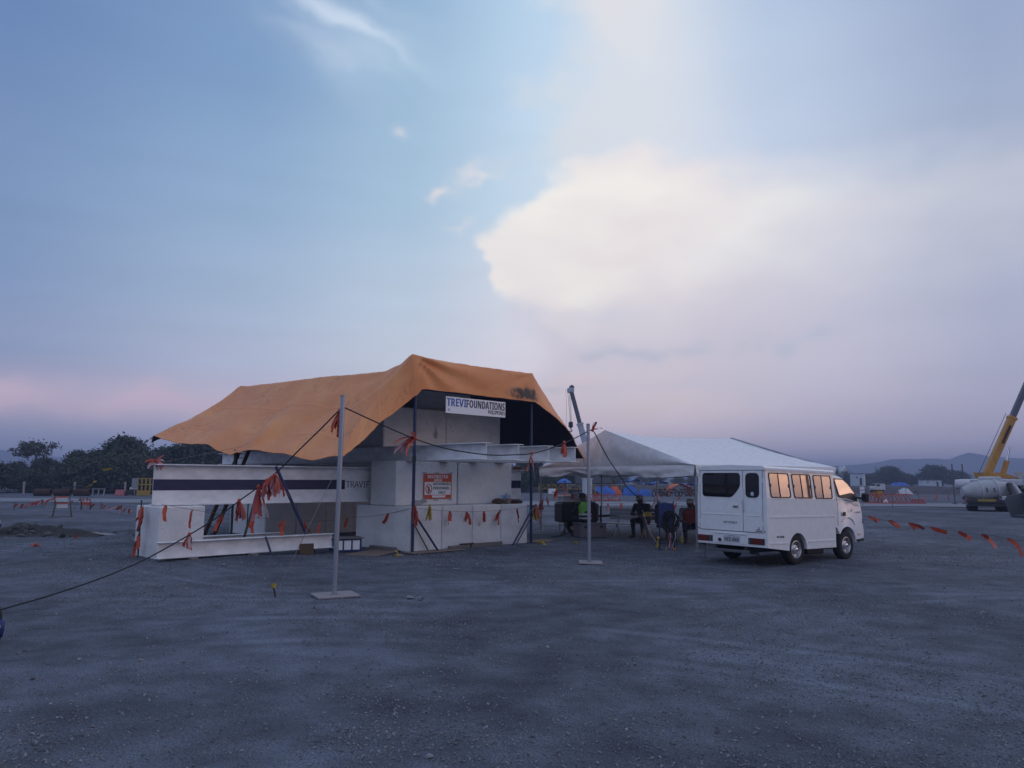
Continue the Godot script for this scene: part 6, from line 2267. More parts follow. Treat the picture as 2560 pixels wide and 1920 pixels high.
	obj("column", MB.new().tube([Vector3(0, 0.08, 0), Vector3(0, 0.37, 0)], 0.025, 8), M.dark_body, oc)
	obj("back_stem", MB.new().bar(Vector3(0, 0.37, -0.18), Vector3(0, 0.5, -0.22), 0.06, 0.03), M.dark_body, oc)
	for k in 5:
		var a := TAU * k / 5.0
		var lg := obj("foot_arm", MB.new().bar(Vector3(0, 0.09, 0), Vector3(cos(a) * 0.27, 0.06, sin(a) * 0.27), 0.035, 0.03), M.dark_body, oc)
		obj("castor", MB.new().lathe([[0.0, -0.012], [0.026, -0.012], [0.026, 0.012], [0.0, 0.012]], 10, Transform3D(Basis(Vector3.RIGHT, PI / 2), Vector3(cos(a) * 0.27, 0.026, sin(a) * 0.27))), M.rubber, lg)
	# blue switchboard with cables
	var sb := thing("switchboard", "dark blue power switchboard on legs hung with a tangle of cables", "switchboard", Vector3(3.64, 0, -18.30), deg_to_rad(-12.0))
	obj("panel", MB.new().box(Vector3(0, 0.80, 0), Vector3(0.36, 0.56, 0.10), 0.008), M.blue_board, sb)
	for sx in [-0.165, 0.165]:
		obj("leg", MB.new().bar(Vector3(sx, 1.10, -0.02), Vector3(sx, 0.0, -0.02), 0.03, 0.03, 0.003), M.blue_board, sb)
		obj("hook_eye", MB.new().lathe([[0.012, -0.008], [0.022, -0.008], [0.022, 0.008], [0.012, 0.008]], 10, Transform3D(Basis(Vector3.RIGHT, PI / 2), Vector3(sx, 1.105, -0.02))), M.blue_board, sb)
	obj("foot_bar", MB.new().bar(Vector3(-0.165, 0.14, -0.02), Vector3(0.165, 0.14, -0.02), 0.025, 0.025), M.blue_board, sb)
	for sx in [-0.165, 0.165]:
		obj("skid", MB.new().bar(Vector3(sx, 0.012, -0.22), Vector3(sx, 0.012, 0.22), 0.03, 0.024), M.blue_board, sb)
	var r := RandomNumberGenerator.new()
	r.seed = 44
	for k in 15:
		var a := []
		var cx := r.randf_range(0.02, 0.16)
		var ry := r.randf_range(0.14, 0.26)
		for i in 15:
			var th := TAU * i / 14.0 + r.randf_range(-0.1, 0.1)
			a.append(Vector3(cx + cos(th) * r.randf_range(0.09, 0.17), 0.66 + sin(th) * ry, 0.075 + r.randf() * 0.06))
		obj("cable_loop", MB.new().tube(sway(a, 2), 0.009, 6), [M.cable, M.cable, M.rust, M.cable][k % 4], sb)
	for k in 10:
		var x := r.randf_range(-0.06, 0.24)
		obj("cable_tail", MB.new().tube(sway([Vector3(x, 0.52, 0.09), Vector3(x + r.randf_range(-0.05, 0.05), 0.30, 0.12), Vector3(x + r.randf_range(-0.06, 0.06), 0.10, 0.10), Vector3(x + r.randf_range(-0.1, 0.1), 0.012, 0.2)], 3), 0.008, 6), [M.tape_pink, M.cable, M.plate, M.rust][k % 4], sb)
	for k in 4:
		obj("plug", MB.new().lathe([[0.0, 0.0], [0.018, 0.0], [0.018, 0.06], [0.0, 0.065]], 8, Transform3D(Basis(), Vector3(-0.02 + k * 0.07, 0.008, 0.19))), [M.tape_yellow, M.sign_blue, M.tape, M.tape_yellow][k], sb)
	tape_bundle("yellow tape wrapped near the foot of the switchboard leg", Vector3(3.42, 0.28, -18.2), 3, 0.24, 33, 0.2, Vector3.DOWN, ["tape_yellow"])
	tape_bundle("yellow tape tuft on the right of the switchboard", Vector3(3.98, 0.28, -18.25), 3, 0.12, 34, 0.8, Vector3.DOWN, ["tape_yellow"])
	var lc := obj("loose_rope", MB.new().tube(sway([Vector3(3.30, 0.86, -19.6), Vector3(3.33, 0.6, -19.3), Vector3(3.38, 0.3, -18.8), Vector3(3.48, 0.1, -18.5), Vector3(3.55, 0.012, -18.25)], 5), 0.008, 6), M.sand)
	tag(lc, "pale rope hanging from the table down to the switchboard foot", "rope")
	# welding set on a trailer
	var gm := thing("trailer_generator", "black welding generator on a two wheeled trailer with a tow bar", "generator", Vector3(1.98, 0, -23.35), deg_to_rad(18.0))
	obj("housing", MB.new().box(Vector3(-0.05, 0.64, 0), Vector3(1.15, 0.56, 0.62), 0.03), M.black, gm)
	obj("hood", MB.new().box(Vector3(-0.05, 0.935, 0), Vector3(1.05, 0.04, 0.54), 0.015), M.dark_body, gm)
	for k in 7:
		obj("louvre", MB.new().box(Vector3(-0.50 + k * 0.06, 0.62, 0.314), Vector3(0.035, 0.34, 0.012), 0.003), M.dark_body, gm)
	obj("end_panel", MB.new().box(Vector3(0.545, 0.64, 0), Vector3(0.05, 0.50, 0.58), 0.008), M.machine_grey, gm)
	obj("side_plate", MB.new().box(Vector3(0.30, 0.62, 0.318), Vector3(0.08, 0.32, 0.008), 0.002), M.machine_grey, gm)
	obj("tow_bar", MB.new().bar(Vector3(0.50, 0.52, 0), Vector3(1.28, 0.54, 0), 0.06, 0.07, 0.006), M.dark_body, gm)
	obj("tow_eye", MB.new().lathe([[0.025, -0.015], [0.055, -0.015], [0.055, 0.015], [0.025, 0.015]], 14, Transform3D(Basis(), Vector3(1.32, 0.54, 0))), M.steel, gm)
	obj("jack_leg", MB.new().tube([Vector3(0.74, 0.82, 0.05), Vector3(0.74, -0.01, 0.05)], 0.028, 8), M.dark_body, gm)
	obj("jack_leg", MB.new().tube([Vector3(-0.50, 0.36, 0.24), Vector3(-0.50, -0.01, 0.24)], 0.02, 8), M.dark_body, gm)
	for s in [-1.0, 1.0]:
		var wh := obj("tyre", MB.new().lathe([[0.13, -0.07], [0.20, -0.075], [0.22, -0.05], [0.22, 0.05], [0.20, 0.075], [0.13, 0.07]], 24, Transform3D(Basis(Vector3.RIGHT, PI / 2), Vector3(0.02, 0.215, s * 0.38))), M.rubber, gm)
		obj("rim", MB.new().lathe([[0.0, -0.03], [0.13, -0.06], [0.13, 0.06], [0.0, 0.03]], 18, Transform3D(Basis(Vector3.RIGHT, PI / 2), Vector3(0.02, 0.215, s * 0.38))), M.steel, wh)
	obj("axle", MB.new().tube([Vector3(0.02, 0.23, -0.33), Vector3(0.02, 0.23, 0.33)], 0.025, 8), M.dark_body, gm)
	obj("axle_mount", MB.new().box(Vector3(0.02, 0.30, 0), Vector3(0.20, 0.14, 0.5)), M.dark_body, gm)
	for k in 2:
		obj("welding_lead", MB.new().tube(sway([Vector3(-0.45, 0.40, 0.30), Vector3(-0.62, 0.16, 0.45 + k * 0.06), Vector3(-0.78, 0.02, 0.62 + k * 0.1), Vector3(-1.15, 0.012, 0.95 + k * 0.1), Vector3(-1.35, 0.012, 1.25)], 5), 0.013, 6), M.cable, gm)
	var wt := thing("white_cabinet", "white metal cabinet with a rounded lid behind the black generator", "cabinet", Vector3(1.92, 0, -24.3), deg_to_rad(15.0))
	obj("body", MB.new().box(Vector3(0, 0.62, 0), Vector3(0.80, 0.84, 0.6), 0.015), M.white_body, wt)
	obj("lid", MB.new().box(Vector3(0, 1.08, 0), Vector3(0.84, 0.09, 0.64), 0.03), M.white_body, wt)
	for sx in [-0.36, 0.36]:
		for sz in [-0.26, 0.26]:
			obj("leg", MB.new().box(Vector3(sx, 0.10, sz), Vector3(0.05, 0.22, 0.05)), M.white_body, wt)
	obj("handle", MB.new().tube([Vector3(-0.08, 1.0, 0.31), Vector3(-0.08, 1.0, 0.35), Vector3(0.08, 1.0, 0.35), Vector3(0.08, 1.0, 0.31)], 0.008, 6), M.chrome, wt)
	obj_tag("plastic_bag", stone_mesh(610, 2).resized(Vector3(0.30, 0.16, 0.22)), M.white_body, Vector3(2.02, 1.165, -24.28), 0.4, "crumpled white plastic bag on the white cabinet", "bag")
	tape_bundle("red and blue tape ends on the white cabinet lid", Vector3(1.86, 1.15, -24.0), 4, 0.16, 35, 0.8, Vector3(0, -0.4, 0.6), ["tape", "tape_pink"])
	barrier("string with pink ribbons hanging behind the tent", [Vector3(2.2, 0.85, -28.5), Vector3(5.2, 0.9, -28.2), Vector3(8.2, 0.8, -27.0)], 0.12, [0.05, 0.12, 0.22, 0.30, 0.42, 0.5, 0.56, 0.62, 0.7, 0.78, 0.9], 0.34, Vector3(-0.3, 0, 0.1), 36, ["tape_pink", "tape"], 0.075)
	tape_bundle("orange tape bunch on the rear tent post", Vector3(4.99, 0.95, -26.55), 6, 0.34, 37, 0.4, Vector3.DOWN, ["tape"])
	tape_bundle("orange and red tape bunch on the left tent post", Vector3(0.92, 0.92, -24.42), 6, 0.26, 38, 0.8, Vector3.DOWN, ["tape", "tape_pink"])
	# wrapped lamp head beyond the cab
	var bd := thing("light_tower", "pale plastic wrapped lamp head on a pole beyond the van cab", "light tower", Vector3(19.2, 0, -45.0), 0.2)
	obj("wrapped_head", stone_mesh(620, 3).resized(Vector3(0.52, 0.85, 0.45)).shifted(Vector3(0, 2.2, 0)), M.house, bd)
	obj("mast", MB.new().tube([Vector3(0, 0, 0), Vector3(0, 2.3, 0)], 0.04, 8), M.steel, bd)
	obj("strap", MB.new().tube([Vector3(-0.2, 2.1, 0.12), Vector3(0.0, 2.12, 0.26), Vector3(0.2, 2.1, 0.12)], 0.015, 5), M.cable, bd)
	obj("side_arm", MB.new().bar(Vector3(-0.75, 1.95, 0), Vector3(0.0, 1.95, 0), 0.06, 0.05), M.white_body, bd)
	obj("base", MB.new().box(Vector3(0, 0.08, 0), Vector3(0.8, 0.16, 0.6), 0.03), M.dark_body, bd)


# ---------------------------------------------------------------- left background
func build_left_background() -> void:
	# wire fence at the edge of the wood
	var fn := thing("wire_fence", "wire fence on pale concrete posts along the foot of the wood", "fence", Vector3.ZERO)
	for k in 12:
		var x := -70.0 + k * 4.4
		obj("post", MB.new().box(Vector3(x, 0.55, -68.0 - k * 0.25), Vector3(0.14, 1.15, 0.14), 0.02), M.sand, fn)
	for h in [0.35, 0.65, 0.95]:
		obj("wire", MB.new().tube([Vector3(-70.0, h, -68.0), Vector3(-21.6, h, -70.75)], 0.012, 4), M.dark_pipe, fn)
	# rusty casing pipes
	for k in 3:
		var x: float = [-38.5, -37.1, -35.7][k]
		var t := thing("casing_pipe", ["rusty steel casing lying first in the row before the wood", "rusty steel casing with a bar across it, middle of the row", "rusty steel casing lying last in the row before the wood"][k], "pipe", Vector3(x, 0, -63.9 - 0.4 * k), 0.12, "rusty casings in a row")
		obj("shell", MB.new().lathe([[0.24, -0.62], [0.29, -0.62], [0.29, 0.62], [0.24, 0.62], [0.24, -0.62]], 22, Transform3D(Basis(Vector3.BACK, PI / 2), Vector3(0, 0.29, 0))), M.rust, t)
		for e in [-0.56, 0.0, 0.56]:
			obj("band", MB.new().lathe([[0.291, e - 0.04], [0.305, e - 0.04], [0.305, e + 0.04], [0.291, e + 0.04]], 22, Transform3D(Basis(Vector3.BACK, PI / 2), Vector3(0, 0.29, 0))), M.rust, t)
	obj_tag("steel_bar", MB.new().tube([Vector3(0, 0.60, 0), Vector3(1.7, 0.88, 0.0)], 0.05, 8), M.dark_pipe, Vector3(-37.0, 0, -63.9), 0.1, "dark steel bar lying across the rusty casings", "bar")
	var rk := thing("white_rack", "white trestle rack standing right of the rusty casings", "rack", Vector3(-34.5, 0, -65.0), 0.1)
	for sx in [-0.45, 0.0, 0.45]:
		obj("leg", MB.new().tube([Vector3(sx, 0, 0.15), Vector3(sx, 0.56, 0)], 0.03, 6), M.steel, rk)
		obj("leg", MB.new().tube([Vector3(sx, 0, -0.15), Vector3(sx, 0.56, 0)], 0.03, 6), M.steel, rk)
	obj("top_bar", MB.new().tube([Vector3(-0.55, 0.57, 0), Vector3(0.55, 0.57, 0)], 0.035, 6), M.steel, rk)
	var pb := thing("plastic_barrier", "salmon red water filled barrier near the yellow cage", "barrier", Vector3(-33.6, 0, -66.8), 0.1)
	obj("body", MB.new().prism(PackedVector2Array([Vector2(-0.24, 0), Vector2(0.24, 0), Vector2(0.16, 0.22), Vector2(0.08, 0.5), Vector2(-0.08, 0.5), Vector2(-0.16, 0.22)]), -0.36, 0.36, Transform3D(Basis(Vector3.UP, PI / 2), Vector3.ZERO)), M.tape_pink, pb)
	for e in [-0.18, 0.18]:
		obj("fork_slot", MB.new().box(Vector3(e, 0.05, 0.245), Vector3(0.14, 0.06, 0.02)), M.tape, pb)
	var mc := thing("small_machine", "pale covered machine between the red barrier and yellow cage", "machine", Vector3(-32.8, 0, -67.2), 0.1)
	obj("body", MB.new().box(Vector3(0, 0.28, 0), Vector3(0.9, 0.42, 0.5), 0.05), M.dark_body, mc)
	obj("cover", MB.new().box(Vector3(0.15, 0.58, 0), Vector3(0.62, 0.26, 0.5), 0.1), M.plate, mc)
	for sx in [-0.3, 0.3]:
		obj("wheel", MB.new().lathe([[0.0, -0.05], [0.14, -0.05], [0.14, 0.05], [0.0, 0.05]], 12, Transform3D(Basis(Vector3.RIGHT, PI / 2), Vector3(sx, 0.13, 0.26))), M.rubber, mc)
	var yc := thing("yellow_cage", "yellow steel cage tower beside a grey mesh panel behind the girder", "cage", Vector3(-31.3, 0, -66.5), 0.1)
	for sx in [-0.5, -0.17, 0.17, 0.5]:
		for sz in [-0.4, 0.4]:
			obj("upright", MB.new().box(Vector3(sx, 0.75, sz), Vector3(0.07, 1.5, 0.07)), M.yellow_steel, yc)
	for y in [0.35, 0.95, 1.46]:
		for sz in [-0.4, 0.4]:
			obj("rail", MB.new().box(Vector3(0, y, sz * 1.09), Vector3(1.06, 0.07, 0.06)), M.yellow_steel, yc)
	obj("kick_plate", MB.new().box(Vector3(0, 0.25, 0.48), Vector3(1.08, 0.42, 0.03)), M.yellow_steel, yc)
	obj("mesh_panel", MB.new().box(Vector3(-0.86, 1.05, 0.1), Vector3(0.5, 0.85, 0.03)), M.steel, yc)
	obj("mesh_leg", MB.new().box(Vector3(-0.86, 0.31, 0.1), Vector3(0.05, 0.65, 0.04)), M.steel, yc)
	# a-frame notice
	var af := thing("notice_stand", "timber notice stand with two white boards topped in red", "notice", Vector3(-17.9, 0, -31.1), 0.45)
	for sx in [-0.22, 0.22]:
		obj("leg", MB.new().bar(Vector3(sx * 1.5, 0, 0.12), Vector3(sx, 0.80, 0), 0.03, 0.03), M.brown, af)
		obj("leg", MB.new().bar(Vector3(sx * 1.5, 0, -0.2), Vector3(sx, 0.80, 0), 0.03, 0.03), M.brown, af)
	obj("foot_bar", MB.new().bar(Vector3(-0.42, 0.02, 0.13), Vector3(0.42, 0.02, 0.13), 0.04, 0.03), M.brown, af)
	for k in 2:
		var bo := obj("board", MB.new().box(Vector3(-0.05 + 0.04 * k, 0.72 - k * 0.26, 0.06), Vector3(0.38, 0.20, 0.015)), M.plate, af)
		obj("red_header", MB.new().box(Vector3(-0.05 + 0.04 * k, 0.80 - k * 0.26, 0.07), Vector3(0.38, 0.05, 0.008)), M.sign_red, bo)
	var lb := thing("trestle_barrier", "small orange trestle barrier with pale rags on the far gravel", "barrier", Vector3(-20.9, 0, -38.3), 0.3)
	obj("board", MB.new().box(Vector3(0, 0.30, 0), Vector3(0.5, 0.12, 0.03)), M.tape, lb)
	for sx in [-0.2, 0.2]:
		obj("leg", MB.new().bar(Vector3(sx, 0, 0.1), Vector3(sx, 0.42, 0), 0.03, 0.03), M.rust, lb)
		obj("leg", MB.new().bar(Vector3(sx, 0, -0.12), Vector3(sx, 0.42, 0), 0.03, 0.03), M.rust, lb)
	var rg := MB.new()
	for k in 4:
		ribbon(rg, Vector3(-0.25 + k * 0.15, 0.42, 0.02), Vector3(-0.2, 0.4, 0.3), 0.2, 0.09, 700 + k)
	obj("rag", rg, M.tape_pink, lb)
	barrier("line of red pennants across the far gravel to the notice stand", [Vector3(-30.0, 0.34, -36.5), Vector3(-23.6, 0.32, -37.0), Vector3(-25.0, 0.36, -41.5), Vector3(-26.4, 0.42, -45.0), Vector3(-27.6, 0.40, -48.0)], 0.08, [0.28, 0.33, 0.38, 0.43, 0.47, 0.5, 0.53, 0.6, 0.68, 0.78, 0.86, 0.93], 0.36, Vector3(-1.2, 0.4, 0), 51, ["tape", "tape", "tape_pink"], 0.11)
	barrier("line of red pennants from the far field to the girder end", [Vector3(-27.4, 0.38, -47.5), Vector3(-23.2, 0.34, -42.0), Vector3(-20.0, 0.34, -38.0), Vector3(-17.0, 0.36, -34.0), Vector3(-13.8, 0.48, -29.0), place(-5.02, -1.9, 1.12)], 0.10, [0.05, 0.12, 0.30, 0.34, 0.42, 0.46, 0.5, 0.55, 0.6, 0.66, 0.7, 0.74], 0.34, Vector3(-1.2, 0.4, 0), 52, ["tape", "tape_pink"], 0.10)
	# spoil heap with tufts, a pale sand spill, a white drum
	var mb := MB.new()
	var g := []
	var q := make_noise(66, 0.5, 4)
	for j in 29:
		for i in 45:
			var x := -16.6 + i * 0.12
			var z := -20.4 - j * 0.12
			var e := exp(-pow((x + 13.7) / 1.2, 2.0) - pow((z + 22.3) / 0.75, 2.0)) * 0.20 + exp(-pow((x + 12.2) / 0.9, 2.0) - pow((z + 21.7) / 0.5, 2.0)) * 0.12
			g.append(Vector3(x, ground_at(x, z) - 0.03 + e * (1.0 + 1.5 * q.get_noise_2d(x * 1.6, z * 2.4)), z))
	mb.sheet(g, 44, 28)
	structure("spoil_heap", mb, M.soil)
	mb = MB.new()
	g = []
	for j in 13:
		for i in 25:
			var a := i / 24.0 * 2.0 - 1.0
			var b := j / 12.0 * 2.0 - 1.0
			var x := -12.35 + a * 1.1
			var z := -22.25 + b * 0.5
			var e := maxf(0.0, 1.0 - a * a - b * b + 0.35 * q.get_noise_2d(x * 3.0, z * 3.0))
			g.append(Vector3(x, ground_at(x, z) - 0.02 + 0.09 * pow(e, 0.7), z))
	mb.sheet(g, 24, 12)
	structure("sand_spill", mb, M.sand)
	grass_tufts()
	var rr := RandomNumberGenerator.new()
	rr.seed = 29
	var rb := MultiMesh.new()
	rb.transform_format = MultiMesh.TRANSFORM_3D
	rb.use_colors = true
	var rm := stone_mesh(940, 1)
	for i in rm.col.size():
		rm.col[i] = Color.WHITE
	rb.mesh = rm.mesh()
	rb.instance_count = 150
	for i in 150:
		var rx := -13.4 + rr.randfn(0.0, 1.1)
		var rz := -22.0 + rr.randfn(0.0, 0.45)
		var rs := 0.05 + 0.20 * pow(rr.randf(), 2.0)
		var ry := ground_at(rx, rz) + 0.20 * exp(-pow((rx + 13.7) / 1.2, 2.0) - pow((rz + 22.3) / 0.75, 2.0)) - 0.03
		rb.set_instance_transform(i, Transform3D(Basis(Vector3(rr.randfn(), rr.randfn(), rr.randfn()).normalized(), rr.randf() * TAU).scaled_local(Vector3(rs * 1.3, rs * 0.8, rs)), Vector3(rx, ry + rs * 0.2, rz)))
		var rt := rr.randf_range(0.05, 0.16)
		rb.set_instance_color(i, Color(rt, rt, rt * 1.05))
	var ro := MultiMeshInstance3D.new()
	ro.name = numbered("rubble")
	ro.multimesh = rb
	ro.material_override = M.stone
	add_child(ro)
	tag(ro, "broken lumps of rubble strewn on the low spoil heap", "rubble")
	ro.set_meta("kind", "stuff")
	var dr := thing("white_drum", "white plastic drum lying half behind the spoil heap", "drum", Vector3(-14.35, 0, -21.4), 0.5)
	obj("shell", MB.new().lathe([[0.0, -0.3], [0.13, -0.3], [0.15, -0.26], [0.15, 0.26], [0.13, 0.3], [0.0, 0.3]], 18, Transform3D(Basis(Vector3.BACK, PI / 2), Vector3(0, 0.27, 0))), M.white_body, dr)
	obj("cap", MB.new().lathe([[0.0, 0.0], [0.05, 0.0], [0.05, 0.03], [0.0, 0.03]], 12, Transform3D(Basis(Vector3.BACK, -PI / 2), Vector3(0.3, 0.27, 0))), M.dark_body, dr)
	obj("cradle", MB.new().box(Vector3(0, 0.07, 0), Vector3(0.5, 0.14, 0.3), 0.02), M.rust, dr)
	for k in 2:
		var at: Vector3 = [Vector3(-10.82, 0, -17.87), Vector3(-11.47, 0, -20.66)][k]
		at.y = ground_at(at.x, at.z) + 0.02
		tape_bundle(["crumpled orange tape lying flat on the rough gravel before the spoil heap", "small scrap of red tape on the gravel near the sand spill"][k], at, 5 - 2 * k, 0.16 - 0.04 * k, 61 + k, 1.3, Vector3(-0.4, 0.3, 0), ["tape"])


func grass_tufts() -> void:
	var r := RandomNumberGenerator.new()
	r.seed = 71
	var mb := MB.new()
	for k in 240:
		var x := -13.7 + r.randfn(0.0, 0.9)
		var z := -22.1 + r.randfn(0.0, 0.5)
		var y := ground_at(x, z) + 0.20 * exp(-pow((x + 13.7) / 1.2, 2.0) - pow((z + 22.3) / 0.75, 2.0)) - 0.03
		var h := r.randf_range(0.04, 0.12)
		var d := Vector3(r.randf_range(-1, 1), 0, r.randf_range(-1, 1)).normalized()
		var b := Vector3(x, y, z)
		mb.tri(b - d * 0.012, b + d * 0.012, b + Vector3(d.z, 0, -d.x) * h * 0.5 + Vector3(0, h, 0))
	var o := obj("grass_tufts", mb, M.grass)
	o.set_meta("kind", "stuff")
	tag(o, "scrubby grass growing on the spoil heap", "grass")


# ---------------------------------------------------------------- far middle: camp of tarps, crane behind the tent
func lump(s: int, sx: float, sy: float, sz: float) -> MB:
	var q := make_noise(s, 0.8, 4)
	var mb := MB.new()
	var g := []
	for j in 15:
		for i in 21:
			var a := i / 20.0 * 2.0 - 1.0
			var b := j / 14.0 * 2.0 - 1.0
			var e := maxf(0.0, 1.0 - pow(absf(a), 2.4)) * maxf(0.0, 1.0 - pow(absf(b), 2.4))
			g.append(Vector3(a * sx * 0.5, sy * (pow(e, 0.45) * (0.80 + 0.55 * q.get_noise_2d(a * 2.5, b * 2.5))) - 0.02, b * sz * 0.5))
	mb.sheet(g, 20, 14)
	return mb


func build_middle_background() -> void:
	# heaps and awnings
	var heaps := [
		["blue_tarp", 11.9, -78.0, 1.5, 1.05, 1.2, "blue tarp thrown over a heap, ragged, below the cable"],
		["blue_tarp", 13.2, -77.0, 1.4, 0.75, 1.0, "low blue tarp heap beside the ragged one"],
		["blue_tarp", 9.3, -79.0, 2.6, 0.95, 1.4, "long flat blue tarp heap left of the ragged one"],
		["orange_tarp", 10.6, -80.0, 1.3, 1.0, 1.0, "small orange tarp heap between the blue ones"],
		["rust", 8.1, -77.5, 1.6, 0.6, 1.0, "brown scrap heap in front of the blue tarps"],
		["brown", 15.4, -79.5, 1.3, 0.5, 0.9, "brown sacks piled by the orange shelter"],
	]
	for k in heaps.size():
		var h: Array = heaps[k]
		obj_tag("tarp_heap", lump(800 + k, h[3], h[4], h[5]), M[h[0]], Vector3(h[1], 0, h[2]), 0.2 * k, h[6], "heap", "covered heaps far behind the tent")
	shelter("orange_shelter", "orange tarp shelter with an arched opening far behind the tent", Vector3(17.1, 0, -78.0), 2.4, 1.25, M.orange_tarp, true)
	shelter("blue_shelter", "flat blue tarp roof on poles next to the orange shelter", Vector3(15.2, 0, -80.5), 2.4, 1.3, M.blue_tarp, false)
	shelter("blue_shelter", "wide blue tarp roof seen between the tent post and the van", Vector3(20.4, 0, -82.0), 3.6, 1.25, M.blue_tarp, false)
	shelter("blue_shelter", "small light blue tarp roof above the ragged heap", Vector3(12.8, 0, -81.5), 1.6, 1.55, M.blue_tarp, false)
	var um := thing("beach_umbrella", "light blue parasol far behind the striped girder end", "parasol", Vector3(4.75, 0, -70.0))
	obj("canopy", MB.new().lathe([[0.66, 1.28], [0.60, 1.36], [0.42, 1.5], [0.2, 1.62], [0.0, 1.67]], 10), M.blue_tarp, um)
	obj("pole", MB.new().tube([Vector3(0, 0, 0), Vector3(0, 1.66, 0)], 0.025, 6), M.steel, um)
	obj("dark_panel", MB.new().box(Vector3(0.02, 1.38, 0.56), Vector3(0.25, 0.16, 0.03)), M.dark_body, um)
	# parked motorcycles
	var mk := thing("motorcycle", "parked motorcycle in the row before the orange shelter", "motorcycle", Vector3.ZERO, 0.0, "motorcycles before the orange shelter")
	for x in [-0.55, 0.55]:
		var ty := []
		for k in 17:
			ty.append(Vector3(x + cos(TAU * k / 16.0) * 0.24, 0.27 + sin(TAU * k / 16.0) * 0.24, 0))
		var w := obj("wheel", MB.new().tube(ty, 0.045, 6, false), M.rubber, mk)
		obj("hub", MB.new().lathe([[0.0, -0.04], [0.07, -0.04], [0.07, 0.04], [0.0, 0.04]], 10, Transform3D(Basis(Vector3.RIGHT, PI / 2), Vector3(x, 0.27, 0))), M.steel, w)
	obj("engine", MB.new().box(Vector3(0, 0.40, 0), Vector3(0.42, 0.28, 0.24), 0.05), M.machine_grey, mk)
	obj("tank", MB.new().box(Vector3(0.15, 0.68, 0), Vector3(0.42, 0.20, 0.24), 0.08), M.rust, mk)
	obj("seat", MB.new().box(Vector3(-0.32, 0.70, 0), Vector3(0.55, 0.10, 0.24), 0.04), M.black, mk)
	obj("fork", MB.new().bar(Vector3(0.55, 0.27, 0), Vector3(0.36, 0.85, 0), 0.09, 0.05), M.steel, mk)
	obj("handlebar", MB.new().tube([Vector3(0.32, 0.92, -0.32), Vector3(0.36, 0.88, 0), Vector3(0.32, 0.92, 0.32)], 0.02, 6), M.dark_body, mk)
	obj("mudguard", MB.new().bar(Vector3(-0.35, 0.60, 0), Vector3(-0.80, 0.52, 0), 0.12, 0.03), M.dark_body, mk)
	var spots := [[14.0, -74.5, 0.7], [14.7, -74.8, 0.9], [15.5, -74.6, 0.6], [16.6, -74.9, 0.8], [17.4, -74.6, 1.0], [18.2, -75.0, 0.7]]
	mk.position = Vector3(spots[0][0], 0, spots[0][1])
	mk.rotation.y = spots[0][2]
	for k in range(1, spots.size()):
		copy_of(mk, mk.get_meta("label"), Vector3(spots[k][0], 0, spots[k][1]), spots[k][2])
	# yellow zigzag guard rail
	var zr := thing("guard_rail", "pale yellow zigzag guard rail behind the right post", "rail", Vector3(3.2, 0, -62.0), 0.05)
	for k in 9:
		var x := -1.0 + k * 0.5
		obj("zigzag", MB.new().bar(Vector3(x, 0.85, 0), Vector3(x + 0.25, 1.2, 0), 0.03, 0.03), M.yellow_steel, zr)
		obj("zigzag", MB.new().bar(Vector3(x + 0.25, 1.2, 0), Vector3(x + 0.5, 0.85, 0), 0.03, 0.03), M.yellow_steel, zr)
	for x in [-1.0, 1.25, 3.5]:
		obj("post", MB.new().tube([Vector3(x, 0, 0), Vector3(x, 1.25, 0)], 0.03, 6), M.yellow_steel, zr)
	obj("rail", MB.new().tube([Vector3(-1.0, 0.83, 0), Vector3(3.5, 0.83, 0)], 0.025, 6), M.yellow_steel, zr)
	var ws := thing("site_notice", "white notice board on a frame left of the tent", "notice", Vector3(2.35, 0, -45.0), 0.1)
	obj("board", MB.new().box(Vector3(0, 0.92, 0), Vector3(0.46, 0.30, 0.02)), M.sign_white, ws)
	obj("dark_mark", MB.new().box(Vector3(0.08, 0.86, 0.012), Vector3(0.16, 0.05, 0.004), 0.0, Basis(Vector3.BACK, -0.3)), M.sign_grey, ws)
	for sx in [-0.2, 0.2]:
		obj("leg", MB.new().tube([Vector3(sx, 0, 0), Vector3(sx, 1.3, 0)], 0.015, 6), M.yellow_steel, ws)
	obj("top_bar", MB.new().tube([Vector3(-0.2, 1.28, 0), Vector3(0.2, 1.28, 0)], 0.015, 6), M.yellow_steel, ws)
	# lattice boom of a piling rig lying across, workers' clutter
	lattice("lattice_boom", "orange red lattice boom section lying far behind the tent left post", Vector3(3.6, 0.0, -58.0), 0.12, 4.6, 0.42, 6)
	var por := thing("portable_toilet", "grey portable toilet behind the pole before the tent", "toilet", Vector3(5.85, 0, -60.0), 0.2)
	obj("cabin", MB.new().box(Vector3(0, 0.8, 0), Vector3(0.62, 1.6, 0.62), 0.03), M.house, por)
	obj("door", MB.new().box(Vector3(0, 0.78, 0.315), Vector3(0.46, 1.4, 0.02), 0.005), M.plate, por)
	obj("roof", MB.new().box(Vector3(0, 1.64, 0), Vector3(0.68, 0.08, 0.68), 0.02), M.plate, por)
	# telescopic crane whose boom stands over the tent
	var cr := thing("mobile_crane", "mobile crane with a dark grey telescopic boom rising behind the tent", "crane", Vector3(8.85, -0.2, -88.0))
	cr.scale = Vector3.ONE * 1.257
	var base := Vector3(0.35, 1.9, 0.0)
	var tip := Vector3(-1.62, 9.45, 0.0)
	obj("base_boom", MB.new().bar(base, base.lerp(tip, 0.60), 0.46, 0.50, 0.03), M.crane_pale, cr)
	obj("upper_boom", MB.new().bar(base.lerp(tip, 0.60), tip, 0.34, 0.36, 0.03), M.crane_grey, cr)
	obj("boom_collar", MB.new().bar(base.lerp(tip, 0.585), base.lerp(tip, 0.61), 0.56, 0.60, 0.02), M.crane_pale, cr)
